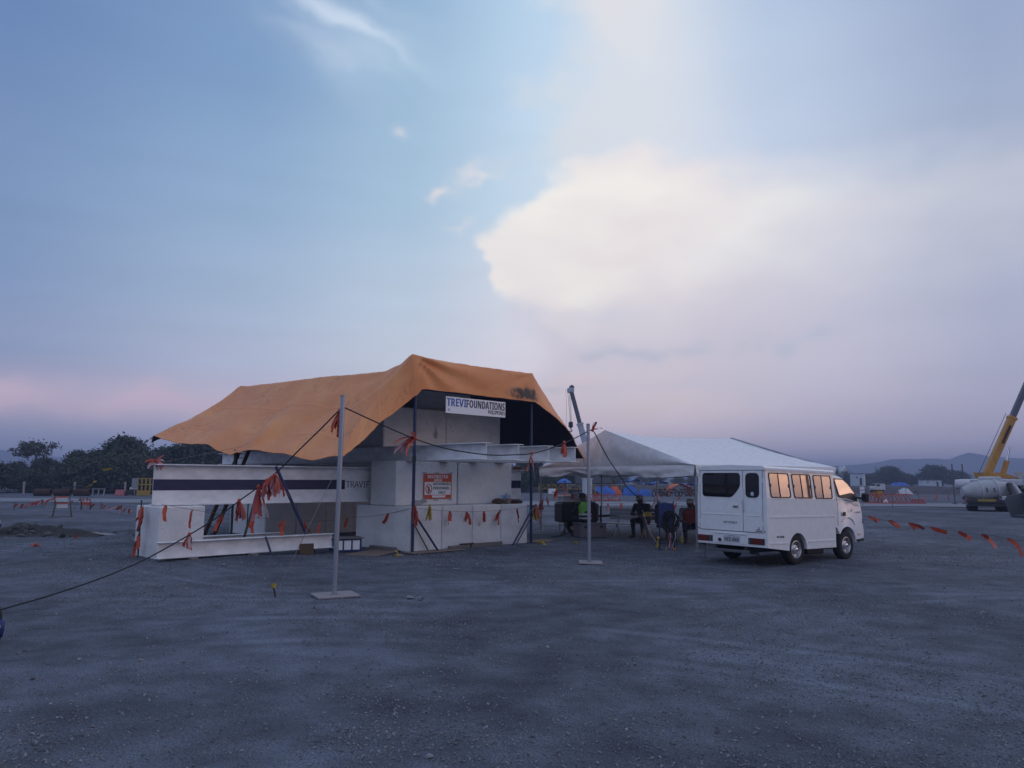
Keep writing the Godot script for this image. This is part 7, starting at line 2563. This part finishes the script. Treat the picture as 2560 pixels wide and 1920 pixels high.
	obj("boom_head", MB.new().box(tip + Vector3(-0.05, 0.05, 0), Vector3(0.62, 0.42, 0.5), 0.06), M.crane_pale, cr)
	obj("sheave", MB.new().lathe([[0.0, -0.08], [0.24, -0.08], [0.24, 0.08], [0.0, 0.08]], 16, Transform3D(Basis(Vector3.RIGHT, PI / 2), tip + Vector3(0.05, 0.3, 0))), M.crane_grey, cr)
	for k in 3:
		obj("hoist_rope", MB.new().tube([tip + Vector3(-0.32 + k * 0.12, -0.05, 0.1), Vector3(-1.72 + k * 0.05, 6.55, 0.1)], 0.014, 4), M.cable, cr)
	obj("jib_rope", MB.new().tube([tip + Vector3(-0.5, 0.2, 0), Vector3(-2.05, 8.0, 0), Vector3(-2.1, 6.0, 0.0)], 0.01, 4), M.cable, cr)
	var hk := obj("hook_block", MB.new().box(Vector3(-1.68, 6.35, 0.1), Vector3(0.40, 0.55, 0.3), 0.08), M.dark_body, cr)
	obj("hook", MB.new().tube(sway([Vector3(-1.68, 6.08, 0.1), Vector3(-1.66, 5.92, 0.1), Vector3(-1.56, 5.80, 0.1), Vector3(-1.70, 5.70, 0.1), Vector3(-1.82, 5.80, 0.1)], 4), 0.05, 6), M.dark_body, hk)
	obj("small_hook", MB.new().box(Vector3(-2.1, 5.85, 0.0), Vector3(0.14, 0.34, 0.14), 0.04), M.dark_body, cr)
	obj("superstructure", MB.new().box(Vector3(0.6, 1.5, 0), Vector3(2.6, 0.9, 1.8), 0.06), M.machine_grey, cr)
	obj("carrier", MB.new().box(Vector3(1.0, 0.75, 0), Vector3(6.0, 0.5, 2.0), 0.05), M.machine_grey, cr)
	obj("cab", MB.new().box(Vector3(-0.9, 1.5, 0.7), Vector3(0.9, 1.0, 0.8), 0.06), M.machine_grey, cr)
	for x in [-1.4, -0.2, 2.2, 3.4]:
		for sz in [-0.9, 0.9]:
			obj("wheel", MB.new().lathe([[0.0, -0.16], [0.42, -0.16], [0.42, 0.16], [0.0, 0.16]], 16, Transform3D(Basis(Vector3.RIGHT, PI / 2), Vector3(x, 0.42, sz))), M.rubber, cr)
	barrier("far strand of orange ribbons along the haul road", [Vector3(2.0, 0.75, -49.0), Vector3(9.0, 0.8, -48.0), Vector3(16.0, 0.8, -47.0), Vector3(23.0, 0.8, -47.0)], 0.12, [0.04, 0.1, 0.16, 0.22, 0.28, 0.34, 0.4, 0.46, 0.52, 0.6, 0.68, 0.76, 0.84, 0.92], 0.42, Vector3(-0.2, 0, 0), 81, ["tape", "tape_pink"], 0.10)


func shelter(called: String, label: String, at: Vector3, w: float, h: float, m: Material, arched: bool) -> void:
	var t := thing(called, label, "shelter", at, 0.15)
	if arched:
		var g := []
		for j in 9:
			for i in 17:
				var a := PI * i / 16.0
				g.append(Vector3(-cos(a) * w * 0.5, pow(sin(a), 0.6) * h * (0.92 + 0.05 * sin(j * 1.7 + i)), -j * 0.22))
		obj("roof", MB.new().sheet(g, 16, 8, Vector3.ZERO), m, t)
	else:
		var g := []
		for j in 9:
			for i in 13:
				g.append(Vector3((i / 12.0 - 0.5) * w, h - 0.12 * sin(j / 8.0 * PI) - 0.10 * sin(i / 12.0 * PI * 2.0) - 0.06 * (j % 2), -j * 0.25))
		obj("roof", MB.new().sheet(g, 12, 8), m, t)
	for sx in [-0.48, 0.48]:
		for z in [0.0, -1.75]:
			obj("pole", MB.new().tube([Vector3(sx * w, -0.02, z), Vector3(sx * w, (h if not arched else 0.15), z)], 0.025, 6), M.steel, t)


func lattice(called: String, label: String, at: Vector3, turn: float, length: float, side: float, bays: int) -> void:
	var t := thing(called, label, "lattice boom", at, turn)
	var c := [Vector3(0, 0.05, -side * 0.5), Vector3(0, 0.05, side * 0.5), Vector3(0, 0.05 + side, -side * 0.5), Vector3(0, 0.05 + side, side * 0.5)]
	for k in 4:
		obj("chord", MB.new().bar(c[k], c[k] + Vector3(length, 0, 0), 0.06, 0.06), M.red_steel, t)
	for k in bays:
		var x0 := length * k / bays
		var x1 := length * (k + 1) / bays
		for f in [[0, 2], [1, 3]]:
			obj("diagonal", MB.new().bar(c[f[0]] + Vector3(x0, 0, 0), c[f[1]] + Vector3((x0 + x1) * 0.5, 0, 0), 0.035, 0.035), M.red_steel, t)
			obj("diagonal", MB.new().bar(c[f[1]] + Vector3((x0 + x1) * 0.5, 0, 0), c[f[0]] + Vector3(x1, 0, 0), 0.035, 0.035), M.red_steel, t)
		obj("cross_bar", MB.new().bar(c[2] + Vector3(x0, 0, 0), c[3] + Vector3(x0, 0, 0), 0.035, 0.035), M.red_steel, t)
		obj("cross_bar", MB.new().bar(c[0] + Vector3(x0, 0, 0), c[1] + Vector3(x0, 0, 0), 0.035, 0.035), M.red_steel, t)


# ---------------------------------------------------------------- right background
func build_right_background() -> void:
	lattice("lattice_boom", "red lattice boom section lying beyond the van mirror", Vector3(25.4, 0, -55.6), -0.04, 3.0, 0.62, 5)
	lattice("lattice_boom", "thin red lattice tip lying at the end of the boom section", Vector3(28.5, 0, -55.4), -0.1, 0.9, 0.25, 3)
	barrier("row of red ribbons hanging on a string along the far road edge", [Vector3(28.8, 0.72, -55.0), Vector3(31.0, 0.72, -54.4), Vector3(33.2, 0.72, -54.0), Vector3(35.5, 0.72, -53.5)], 0.03, [0.06, 0.17, 0.28, 0.4, 0.52, 0.64, 0.76, 0.88, 0.96], 0.5, Vector3(0.1, 0, 0), 91, ["tape_pink", "tape"], 0.10)
	barrier("far row of red ribbons behind the lattice boom", [Vector3(27.0, 0.85, -68.0), Vector3(34.0, 0.85, -67.0), Vector3(42.0, 0.85, -66.0)], 0.05, [0.05, 0.15, 0.25, 0.35, 0.45, 0.55, 0.65, 0.75, 0.85, 0.95], 0.5, Vector3(0.2, 0, 0), 92, ["tape_pink"], 0.10)
	var ob := thing("orange_hopper", "orange hopper standing behind the lattice boom", "hopper", Vector3(28.2, 0, -59.8), 0.2)
	obj("bin", MB.new().prism(PackedVector2Array([Vector2(-0.14, 0.35), Vector2(0.14, 0.35), Vector2(0.26, 0.85), Vector2(-0.26, 0.85)]), -0.25, 0.25), M.crane_yellow, ob)
	for sx in [-0.12, 0.12]:
		for sz in [-0.2, 0.2]:
			obj("leg", MB.new().bar(Vector3(sx, 0.4, sz), Vector3(sx * 1.6, 0, sz), 0.04, 0.04), M.rust, ob)
	obj("cover", MB.new().box(Vector3(0.02, 0.90, 0), Vector3(0.7, 0.08, 0.55), 0.02), M.brown, ob)
	var rs := thing("road_sign", "white notice with red text bands beside the van mirror", "notice", Vector3(21.4, 0, -47.4), -0.2)
	obj("board", MB.new().box(Vector3(0, 0.95, 0), Vector3(0.26, 0.62, 0.02)), M.sign_white, rs)
	for k in 2:
		obj("red_band", MB.new().box(Vector3(0, 1.05 - k * 0.22, 0.013), Vector3(0.2, 0.05, 0.004)), M.tape_pink, rs)
	obj("post", MB.new().tube([Vector3(0, 0, -0.02), Vector3(0, 0.95, -0.02)], 0.02, 6), M.steel, rs)
	obj_tag("lying_sign", MB.new().box(Vector3(0, 0.14, 0), Vector3(0.35, 0.24, 0.03), 0.004, Basis(Vector3.RIGHT, -0.4)), M.sign_white, Vector3(27.5, 0, -57.2), 0.2, "white board leaning by the lattice boom", "board")
	far_van()
	# small buildings
	house("white_hut", "small pale two storey hut before the far trees", Vector3(75.0, 0.6, -168.0), Vector3(2.7, 2.5, 2.4), -0.55, 1)
	house("site_office", "long low pale site office in front of the wooded hill", Vector3(96.0, 0.4, -178.0), Vector3(4.0, 1.35, 2.5), -0.1, 2)
	house("site_office", "small cream shed catching the light right of the site office", Vector3(100.8, 0.4, -172.0), Vector3(1.8, 1.25, 2.0), -0.5, 1)
	obj_tag("tarp_heap", lump(831, 3.4, 0.9, 1.6), M.blue_tarp, Vector3(66.0, 0.5, -132.0), 0.1, "blue tarp spread over a heap on the far bank", "heap")
	obj_tag("tarp_heap", lump(832, 1.3, 0.7, 1.0), M.plate, Vector3(42.5, 0.2, -84.0), 0.1, "pale covered heap on the soil bank left of the poles", "heap")
	# two thin leads of a drill rig
	for k in 2:
		var dl := thing("drill_lead", ["thin dark drill lead standing on the far road, with crossbar", "second thin dark drill lead beside the first"][k], "mast", Vector3(31.35 + k * 0.72, 0, -55.0))
		obj("mast", MB.new().bar(Vector3(0.0, 0, 0), Vector3(-0.06, 2.85, 0), 0.06, 0.06), M.crane_grey, dl)
		obj("foot", MB.new().box(Vector3(0, 0.03, 0), Vector3(0.3, 0.06, 0.3)), M.rust, dl)
		if k == 0:
			obj("crossbar", MB.new().bar(Vector3(-0.03, 2.1, 0), Vector3(0.68, 2.1, 0), 0.025, 0.025), M.crane_grey, dl)
	# worker far off
	var t := person("person in a yellow and orange work suit standing far behind beside the mixer", Vector3(34.5, 0, -59.0), 0.4, {
		"pelvis": Vector3(0, 0.88, 0), "waist": Vector3(0, 1.02, 0), "chest": Vector3(0, 1.24, 0), "neck": Vector3(0, 1.42, 0), "head": Vector3(0, 1.54, 0.02), "look": Vector3(0, 0, 1),
		"shoulder": [Vector3(-0.2, 1.34, 0), Vector3(0.2, 1.34, 0)], "elbow": [Vector3(-0.25, 1.08, 0), Vector3(0.25, 1.08, 0)], "wrist": [Vector3(-0.25, 0.84, 0.06), Vector3(0.25, 0.84, 0.06)],
		"reach": [Vector3(0, -1, 0.1), Vector3(0, -1, 0.1)], "palm": [Vector3(1, 0, 0), Vector3(-1, 0, 0)],
		"knee": [Vector3(-0.11, 0.48, 0.02), Vector3(0.11, 0.48, 0.02)], "ankle": [Vector3(-0.11, 0.09, 0), Vector3(0.12, 0.09, 0)], "toe": [Vector3(-0.13, 0.036, 0.13), Vector3(0.15, 0.036, 0.13)]},
		Color(0.50, 0.50, 0.05), Color(0.55, 0.09, 0.03), Color(0.11, 0.06, 0.04), Color(0.4, 0.35, 0.05), M.green_vest, false)
	cap_on(t, Vector3(0, 1.525, 0.02), Vector3(0, 0, 1), M.tape_yellow, true)
	# pole line off to the right that the van windows mirror
	var up := thing("utility_pole", "tall utility pole with crossarms and wires standing alone far off", "pole", Vector3(66.0, 0, -20.4))
	obj("mast", MB.new().tube([Vector3(0, -0.3, 0), Vector3(0, 8.4, 0)], [0.16, 0.11], 10), M.trunk, up)
	for y in [7.9, 7.2, 6.5]:
		obj("crossarm", MB.new().box(Vector3(0, y, 0), Vector3(0.12, 0.14, 1.3)), M.trunk, up)
		for z in [-0.55, 0.0, 0.55]:
			obj("insulator", MB.new().lathe([[0.0, 0.0], [0.07, 0.02], [0.05, 0.12], [0.07, 0.16], [0.0, 0.22]], 8, Transform3D(Basis(), Vector3(0, y + 0.07, z))), M.dark_body, up)
	for y in [7.95, 7.25]:
		obj("wire", MB.new().tube(sagging(Vector3(0, y + 0.2, -0.55), Vector3(8.0, y + 0.4, -46.0), 0.9, 12), 0.03, 5), M.cable, up)
		obj("wire", MB.new().tube(sagging(Vector3(0, y + 0.2, 0.55), Vector3(-6.0, y + 0.4, 44.0), 0.9, 12), 0.03, 5), M.cable, up)
	mixer()
	big_crane()
	loader()


func far_van() -> void:
	var v := thing("far_van", "small white van parked far off on the bank beyond the cab", "van", Vector3(40.5, 0.35, -86.0), deg_to_rad(190.0))
	obj("body", MB.new().prism(PackedVector2Array([Vector2(-0.75, 0.25), Vector2(0.72, 0.25), Vector2(0.75, 0.55), Vector2(0.52, 0.66), Vector2(0.32, 0.95), Vector2(-0.75, 0.95)]), -0.35, 0.35), M.white_body, v)
	obj("windscreen", MB.new().box(Vector3(0.44, 0.80, 0), Vector3(0.02, 0.30, 0.6), 0.0, Basis(Vector3.BACK, 0.6)), M.glass, v)
	for s in [-1.0, 1.0]:
		obj("side_window", MB.new().box(Vector3(0.1, 0.78, s * 0.352), Vector3(0.42, 0.2, 0.01)), M.glass, v)
		for x in [-0.45, 0.45]:
			obj("wheel", MB.new().lathe([[0.0, -0.06], [0.16, -0.06], [0.16, 0.06], [0.0, 0.06]], 12, Transform3D(Basis(Vector3.RIGHT, PI / 2), Vector3(x, 0.16, s * 0.31))), M.rubber, v)


func house(called: String, label: String, at: Vector3, s: Vector3, turn: float, wins: int) -> void:
	var t := thing(called, label, "building", at, turn)
	obj("wall", MB.new().box(Vector3(0, s.y * 0.5 - 0.3, 0), s + Vector3(0, 0.6, 0), 0.02), M.house, t)
	obj("roof", MB.new().box(Vector3(0, s.y + 0.06, 0), Vector3(s.x + 0.3, 0.12, s.z + 0.3), 0.02), M.roof_grey, t)
	for k in wins:
		var x := (k + 0.5) / wins * s.x - s.x * 0.5
		var w := obj("window", MB.new().box(Vector3(x, s.y * 0.68, s.z * 0.5 + 0.01), Vector3(0.42, 0.40, 0.03)), M.plate, t)
		obj("pane", MB.new().box(Vector3(x, s.y * 0.68, s.z * 0.5 + 0.022), Vector3(0.34, 0.32, 0.02)), M.pane_dark, w)
	obj("door", MB.new().box(Vector3(s.x * 0.28, s.y * 0.32, s.z * 0.5 + 0.012), Vector3(0.45, s.y * 0.62, 0.03)), M.pane_dark, t)


func mixer() -> void:
	var t := thing("concrete_mixer", "self loading concrete mixer truck seen from behind with a white drum", "mixer truck", Vector3(26.4, 0, -43.2), -0.5)
	# local: x right, z towards us
	obj("chassis", MB.new().box(Vector3(0, 0.42, -0.8), Vector3(1.9, 0.34, 3.4), 0.04), M.dark_body, t)
	obj("rear_bumper", MB.new().box(Vector3(0, 0.54, 0.92), Vector3(2.0, 0.20, 0.08), 0.02), M.dark_body, t)
	obj("rear_plate", MB.new().box(Vector3(-0.05, 0.60, 0.97), Vector3(0.85, 0.13, 0.03), 0.004), M.yellow_steel, t)
	var xf := Transform3D(Basis(Vector3.UP, 0.32) * Basis(Vector3.BACK, PI / 2 + 0.10), Vector3(0.0, 1.14, 0.15))
	obj("drum", MB.new().lathe([[0.0, -1.28], [0.24, -1.27], [0.36, -1.0], [0.52, -0.45], [0.56, 0.1], [0.50, 0.6], [0.34, 1.05], [0.25, 1.25], [0.0, 1.27]], 32, xf), M.drum, t)
	for y in [-0.45, 0.35]:
		obj("drum_band", MB.new().lathe([[0.545, y - 0.03], [0.565, y - 0.03], [0.565, y + 0.03], [0.545, y + 0.03]], 32, xf), M.plate, t)
	for k in 3:
		obj("drum_mark", MB.new().box(Vector3(-0.35 + k * 0.36, 1.16, 0.72 - absf(k - 1.0) * 0.05), Vector3(0.07, 0.26, 0.06), 0.01, Basis(Vector3.BACK, 0.15)), M.machine_grey, t)
	obj("drum_sign", MB.new().box(Vector3(-1.02, 1.17, 0.50), Vector3(0.26, 0.16, 0.02)), M.tape_pink, t)
	obj("tank", MB.new().lathe([[0.0, -0.4], [0.26, -0.36], [0.3, 0.0], [0.26, 0.36], [0.0, 0.4]], 18, Transform3D(Basis(Vector3.BACK, PI / 2), Vector3(-1.1, 1.45, -0.7))), M.white_body, t)
	obj("chute", MB.new().bar(Vector3(1.05, 1.55, 0.35), Vector3(1.30, 0.55, 0.60), 0.30, 0.22, 0.05), M.dark_body, t)
	obj("chute_guard", MB.new().bar(Vector3(1.30, 1.4, 0.1), Vector3(1.62, 0.75, 0.35), 0.18, 0.26, 0.05), M.white_body, t)
	obj("body_side", MB.new().box(Vector3(0.82, 0.70, -0.2), Vector3(0.30, 0.26, 1.6), 0.03), M.white_body, t)
	obj("cab", MB.new().box(Vector3(0.3, 1.25, -1.9), Vector3(1.1, 1.3, 1.0), 0.06), M.white_body, t)
	for s in [-1.0, 1.0]:
		for z in [0.35, -1.9]:
			for d in 2:
				var w := obj("tyre", MB.new().lathe([[0.16, -0.10], [0.28, -0.11], [0.31, -0.07], [0.31, 0.07], [0.28, 0.11], [0.16, 0.10]], 20, Transform3D(Basis(Vector3.BACK, PI / 2), Vector3(s * (0.84 - d * 0.26), 0.30, z))), M.rubber, t)
				obj("rim", MB.new().lathe([[0.0, -0.05], [0.16, -0.08], [0.16, 0.08], [0.0, 0.05]], 16, Transform3D(Basis(Vector3.BACK, PI / 2), Vector3(s * (0.84 - d * 0.26), 0.30, z))), M.machine_grey, w)
		obj("tail_lamp", MB.new().box(Vector3(s * 0.93, 0.54, 0.965), Vector3(0.10, 0.08, 0.02)), M.red_lens, t)


func big_crane() -> void:
	var t := thing("truck_crane", "white truck crane with a long raised yellow boom", "crane", Vector3(38.0, 0, -60.0), 0.0)
	var a := Vector3(-1.25, 2.05, 0)
	var b := Vector3(1.10, 6.6, 0)
	var c := Vector3(4.2, 12.7, 0)
	obj("base_boom", MB.new().bar(a, b, 0.46, 0.54, 0.05), M.crane_yellow, t)
	obj("upper_boom", MB.new().bar(b, c, 0.36, 0.42, 0.05), M.crane_grey, t)
	obj("boom_collar", MB.new().bar(a.lerp(b, 0.965), a.lerp(b, 1.01), 0.52, 0.62, 0.03), M.crane_yellow, t)
	obj("boom_lettering_plate", MB.new().bar(a.lerp(b, 0.55) + Vector3(0, 0, 0.245), a.lerp(b, 0.86) + Vector3(0, 0, 0.245), 0.02, 0.2), M.rust, t)
	obj("lift_cylinder", MB.new().tube([Vector3(0.0, 2.1, 0), Vector3(0.42, 3.2, 0)], 0.20, 12), M.crane_yellow, t)
	obj("cylinder_rod", MB.new().tube([Vector3(0.42, 3.2, 0), Vector3(0.72, 4.35, 0)], 0.08, 10), M.chrome, t)
	obj("turntable", MB.new().prism(PackedVector2Array([Vector2(-1.75, 1.85), Vector2(0.9, 1.85), Vector2(0.2, 2.15), Vector2(-0.6, 2.3), Vector2(-1.9, 2.3)]), -0.6, 0.6), M.crane_yellow, t)
	obj("hoist_rope", MB.new().tube([Vector3(-1.9, 2.3, 0.2), b + Vector3(-0.6, 0.3, 0.2)], 0.02, 5), M.cable, t)
	obj("carrier_deck", MB.new().box(Vector3(0.2, 1.55, 0), Vector3(5.6, 0.5, 2.2), 0.08), M.white_body, t)
	obj("chassis", MB.new().box(Vector3(0.2, 1.0, 0), Vector3(5.8, 0.5, 1.4), 0.05), M.dark_body, t)
	var cab := obj("cab", MB.new().prism(PackedVector2Array([Vector2(0.9, 1.1), Vector2(2.9, 1.1), Vector2(2.9, 1.7), Vector2(2.6, 2.35), Vector2(0.9, 2.35)]), 0.1, 1.3), M.white_body, t)
	for k in 2:
		obj("window", MB.new().box(Vector3(1.35 + k * 0.75, 1.98, 1.31), Vector3(0.5, 0.42, 0.02)), M.glass, cab)
	for x in [-2.1, -1.0, 1.2, 2.3]:
		for s in [-1.0, 1.0]:
			obj("wheel", MB.new().lathe([[0.0, -0.18], [0.45, -0.2], [0.5, -0.12], [0.5, 0.12], [0.45, 0.2], [0.0, 0.18]], 20, Transform3D(Basis(Vector3.RIGHT, PI / 2), Vector3(x, 0.49, s * 0.95))), M.rubber, t)


func loader() -> void:
	var t := thing("wheel_loader", "wheel loader with a scuffed dark steel bucket beside the concrete mixer", "loader", Vector3(24.5, 0, -35.2), 0.0)
	var prof := PackedVector2Array([Vector2(-1.25, 0.0), Vector2(-0.55, 0.04), Vector2(-0.35, 0.45), Vector2(-0.55, 1.0), Vector2(-0.75, 1.12), Vector2(-0.72, 0.95), Vector2(-0.55, 0.55), Vector2(-0.75, 0.14), Vector2(-1.3, 0.06)])
	obj("bucket", MB.new().prism(prof, -1.0, 1.0), M.machine_grey, t)
	for z in [-1.02, 1.02]:
		obj("bucket_side", MB.new().prism(PackedVector2Array([Vector2(-1.28, 0.02), Vector2(-0.55, 0.02), Vector2(-0.35, 0.45), Vector2(-0.55, 1.0), Vector2(-0.75, 1.1), Vector2(-1.42, 0.95), Vector2(-1.55, 0.75)]), z - 0.03, z + 0.03), M.machine_grey, t)
	obj("arm", MB.new().bar(Vector3(-0.45, 0.5, 0.5), Vector3(1.6, 1.4, 0.5), 0.16, 0.28, 0.03), M.crane_yellow, t)
	obj("arm", MB.new().bar(Vector3(-0.45, 0.5, -0.5), Vector3(1.6, 1.4, -0.5), 0.16, 0.28, 0.03), M.crane_yellow, t)
	obj("body", MB.new().box(Vector3(2.6, 1.2, 0), Vector3(3.0, 1.0, 1.2), 0.08), M.crane_yellow, t)
	obj("cab", MB.new().box(Vector3(2.4, 2.1, 0), Vector3(1.2, 1.2, 1.1), 0.08), M.dark_body, t)
	for x in [1.0, 3.6]:
		for s in [-1.0, 1.0]:
			obj("wheel", MB.new().lathe([[0.0, -0.2], [0.55, -0.24], [0.66, -0.14], [0.66, 0.14], [0.55, 0.24], [0.0, 0.2]], 22, Transform3D(Basis(Vector3.RIGHT, PI / 2), Vector3(x, 0.64, s * 0.8))), M.rubber, t)


# ---------------------------------------------------------------- trees
func crown_mesh(s: int, h: float, w: float, clumps: int, per: int, leaf: float, flat := 0.0) -> MB:
	# leaf sprays gathered into clumps round the ends of the limbs
	var r := RandomNumberGenerator.new()
	r.seed = s
	var mb := MB.new()
	for k in clumps:
		var a := r.randf() * TAU
		var e := pow(r.randf(), 0.6)
		var y := lerpf(0.12, 0.95, pow(r.randf(), 0.8)) if flat == 0.0 else lerpf(0.72, 0.95, r.randf())
		var reach := w * 0.5 * e * (sin(clampf((y - 0.08) * 1.15, 0.0, 1.0) * PI) * 0.75 + 0.35 if flat == 0.0 else 1.0)
		var c := Vector3(cos(a) * reach, y * h, sin(a) * reach)
		var cr := w * r.randf_range(0.09, 0.19)
		for i in per:
			var d := (Vector3(r.randfn(), r.randfn() * 0.6, r.randfn()) * 0.55).limit_length(1.15) * cr
			var p := c + d
			var n := (d.normalized() + Vector3(r.randfn(), r.randfn() + 0.6, r.randfn()) * 0.6).normalized()
			var t := n.cross(Vector3(r.randfn(), r.randfn(), r.randfn())).normalized()
			var b := n.cross(t)
			var l := leaf * r.randf_range(0.6, 1.4)
			var i0 := mb.vert(p - t * l * 0.5, n)
			mb.vert(p + b * l * 0.28, n)
			mb.vert(p + t * l * 0.5, n)
			mb.vert(p - b * l * 0.28, n)
			mb.face(i0, i0 + 1, i0 + 2)
			mb.face(i0, i0 + 2, i0 + 3)
	return mb


func trunk_mesh(s: int, h: float, w: float) -> MB:
	var r := RandomNumberGenerator.new()
	r.seed = s
	var mb := MB.new()
	var lean := Vector3(r.randf_range(-0.08, 0.08), 1, r.randf_range(-0.08, 0.08))
	var pts := []
	var rad := []
	for k in 6:
		pts.append(lean * (h * 0.72 * k / 5.0) + Vector3(r.randf_range(-0.05, 0.05), -0.1 if k == 0 else 0.0, r.randf_range(-0.05, 0.05)))
		rad.append(lerpf(h * 0.032, h * 0.010, k / 5.0))
	mb.tube(pts, rad, 7)
	for k in 6:
		var a := r.randf() * TAU
		var from := lean * h * r.randf_range(0.25, 0.6)
		var to := from + Vector3(cos(a), r.randf_range(0.4, 0.9), sin(a)) * w * r.randf_range(0.25, 0.42)
		mb.tube([from, from.lerp(to, 0.5) + Vector3(0, 0.08, 0), to], [h * 0.014, h * 0.009, h * 0.004], 5)
	return mb


func build_trees() -> void:
	var kinds := [["broad", 6.2, 6.6, 190, 40, 0.40, 0.0], ["tall", 7.0, 5.2, 170, 40, 0.38, 0.0], ["low", 4.2, 5.8, 170, 40, 0.36, 0.0], ["flat", 6.8, 5.2, 46, 36, 0.32, 1.0], ["shrub", 2.6, 4.6, 130, 36, 0.32, 0.0]]
	var labels := ["broad dark tree in the wood beyond the fence", "tall dark tree in the wood beyond the fence", "low bushy tree at the front of the wood", "flat topped tree standing up above the wood", "dark shrub in the undergrowth along the wood"]
	var protos := []
	for k in kinds.size():
		var d: Array = kinds[k]
		var t := thing(["wood_tree", "wood_tree", "bushy_tree", "flat_topped_tree", "shrub"][k], labels[k], "shrub" if k == 4 else "tree", Vector3(0, 0, 0), 0.0, ["wood", "wood", "bushy trees", "flat trees", "undergrowth"][k])
		obj("trunk", trunk_mesh(40 + k, d[1], d[2]), M.trunk, t)
		obj("crown", crown_mesh(60 + k, d[1], d[2], d[3], d[4], d[5], d[6]), M.leaf[k % 4], t)
		protos.append(t)
	var r := RandomNumberGenerator.new()
	r.seed = 5
	var put := []
	# x at about 80 m, depth, kind, size
	put.append([-52.0, -84.0, 3, 0.80])
	for k in 22:
		put.append([-70.0 + k * 2.7 + r.randf_range(-1, 1), -78.0 + r.randf_range(-4, 4), 4, r.randf_range(0.8, 1.2)])
	var profile := [[-66, 0.62], [-62, 0.66], [-58, 0.68], [-54, 0.62], [-50, 0.64], [-47, 0.78], [-44.5, 0.92], [-42, 1.08], [-39, 1.10], [-36, 1.0], [-33, 1.06], [-30, 1.10], [-27, 1.02], [-24, 1.0], [-21, 0.95], [-18, 0.9], [-15, 0.85], [-12, 0.8]]
	for p in profile:
		put.append([p[0], -82.0 + r.randf_range(-5, 4), 0 if r.randf() < 0.6 else 1, p[1] * 0.80 * r.randf_range(0.9, 1.08)])
		put.append([p[0] + 1.5, -92.0 + r.randf_range(-4, 4), 1 if r.randf() < 0.5 else 0, p[1] * 0.80 * r.randf_range(0.9, 1.0)])
		if r.randf() < 0.75:
			put.append([p[0] + r.randf_range(-1, 1), -75.5 + r.randf_range(-2, 2), 2, r.randf_range(0.65, 0.9) * minf(p[1], 1.0)])
	# behind the stack and far across the middle
	for k in 12:
		put.append([-10.0 + k * 1.9 + r.randf_range(-1, 1), -96.0 + r.randf_range(-5, 5), [0, 1, 2][k % 3], r.randf_range(0.55, 0.75) * (1.0 if k < 8 else 0.75)])
	var used := [false, false, false, false, false]
	for p in put:
		var k: int = p[2]
		var at := Vector3(p[0], -0.05, p[1])
		var turn := r.randf() * TAU
		var size: Vector3 = Vector3(p[3] * r.randf_range(0.9, 1.15), p[3], p[3] * r.randf_range(0.9, 1.15))
		if not used[k]:
			used[k] = true
			protos[k].transform = Transform3D(Basis(Vector3.UP, turn).scaled_local(size), at)
		else:
			copy_of(protos[k], protos[k].get_meta("label"), at, turn, size)
	# distant trees behind the buildings on the right
	var far := []
	for k in 16:
		far.append([20.0 + k * 5.2 + r.randf_range(-1.5, 1.5), -215.0, 0.55 + 0.25 * r.randf()])
	for q in [[96.0, 1.35], [102.0, 1.5], [108.0, 1.65], [113.0, 1.5], [119.0, 1.75], [124.0, 1.6], [129.0, 1.35], [134.0, 0.75], [140.0, 0.7], [147.0, 0.8], [152.0, 1.0], [158.0, 1.05], [163.0, 0.95], [169.0, 0.7], [176.0, 0.55], [184.0, 0.5], [192.0, 0.5], [200.0, 0.55], [208.0, 0.5]]:
		far.append([q[0] * 0.985, -220.0 + r.randf_range(-6, 6), q[1]])
	for i in far.size():
		var p: Array = far[i]
		var right: bool = i >= 16
		var at := Vector3(p[0], 0.0, p[1])
		var size: Vector3 = Vector3(1.35, 1.0, 1.35) * p[2] * (0.54 if right else 0.70)
		var src: Node3D = protos[[0, 2][i % 2]]
		var c := copy_of(src, "", at, r.randf() * TAU, size)
		c.set_meta("label", "round crowned tree on the far side behind the pale hut and site office" if right else "low tree in the distant line seen below the tent valance")
		c.set_meta("group", "trees behind the site office" if right else "distant low trees")
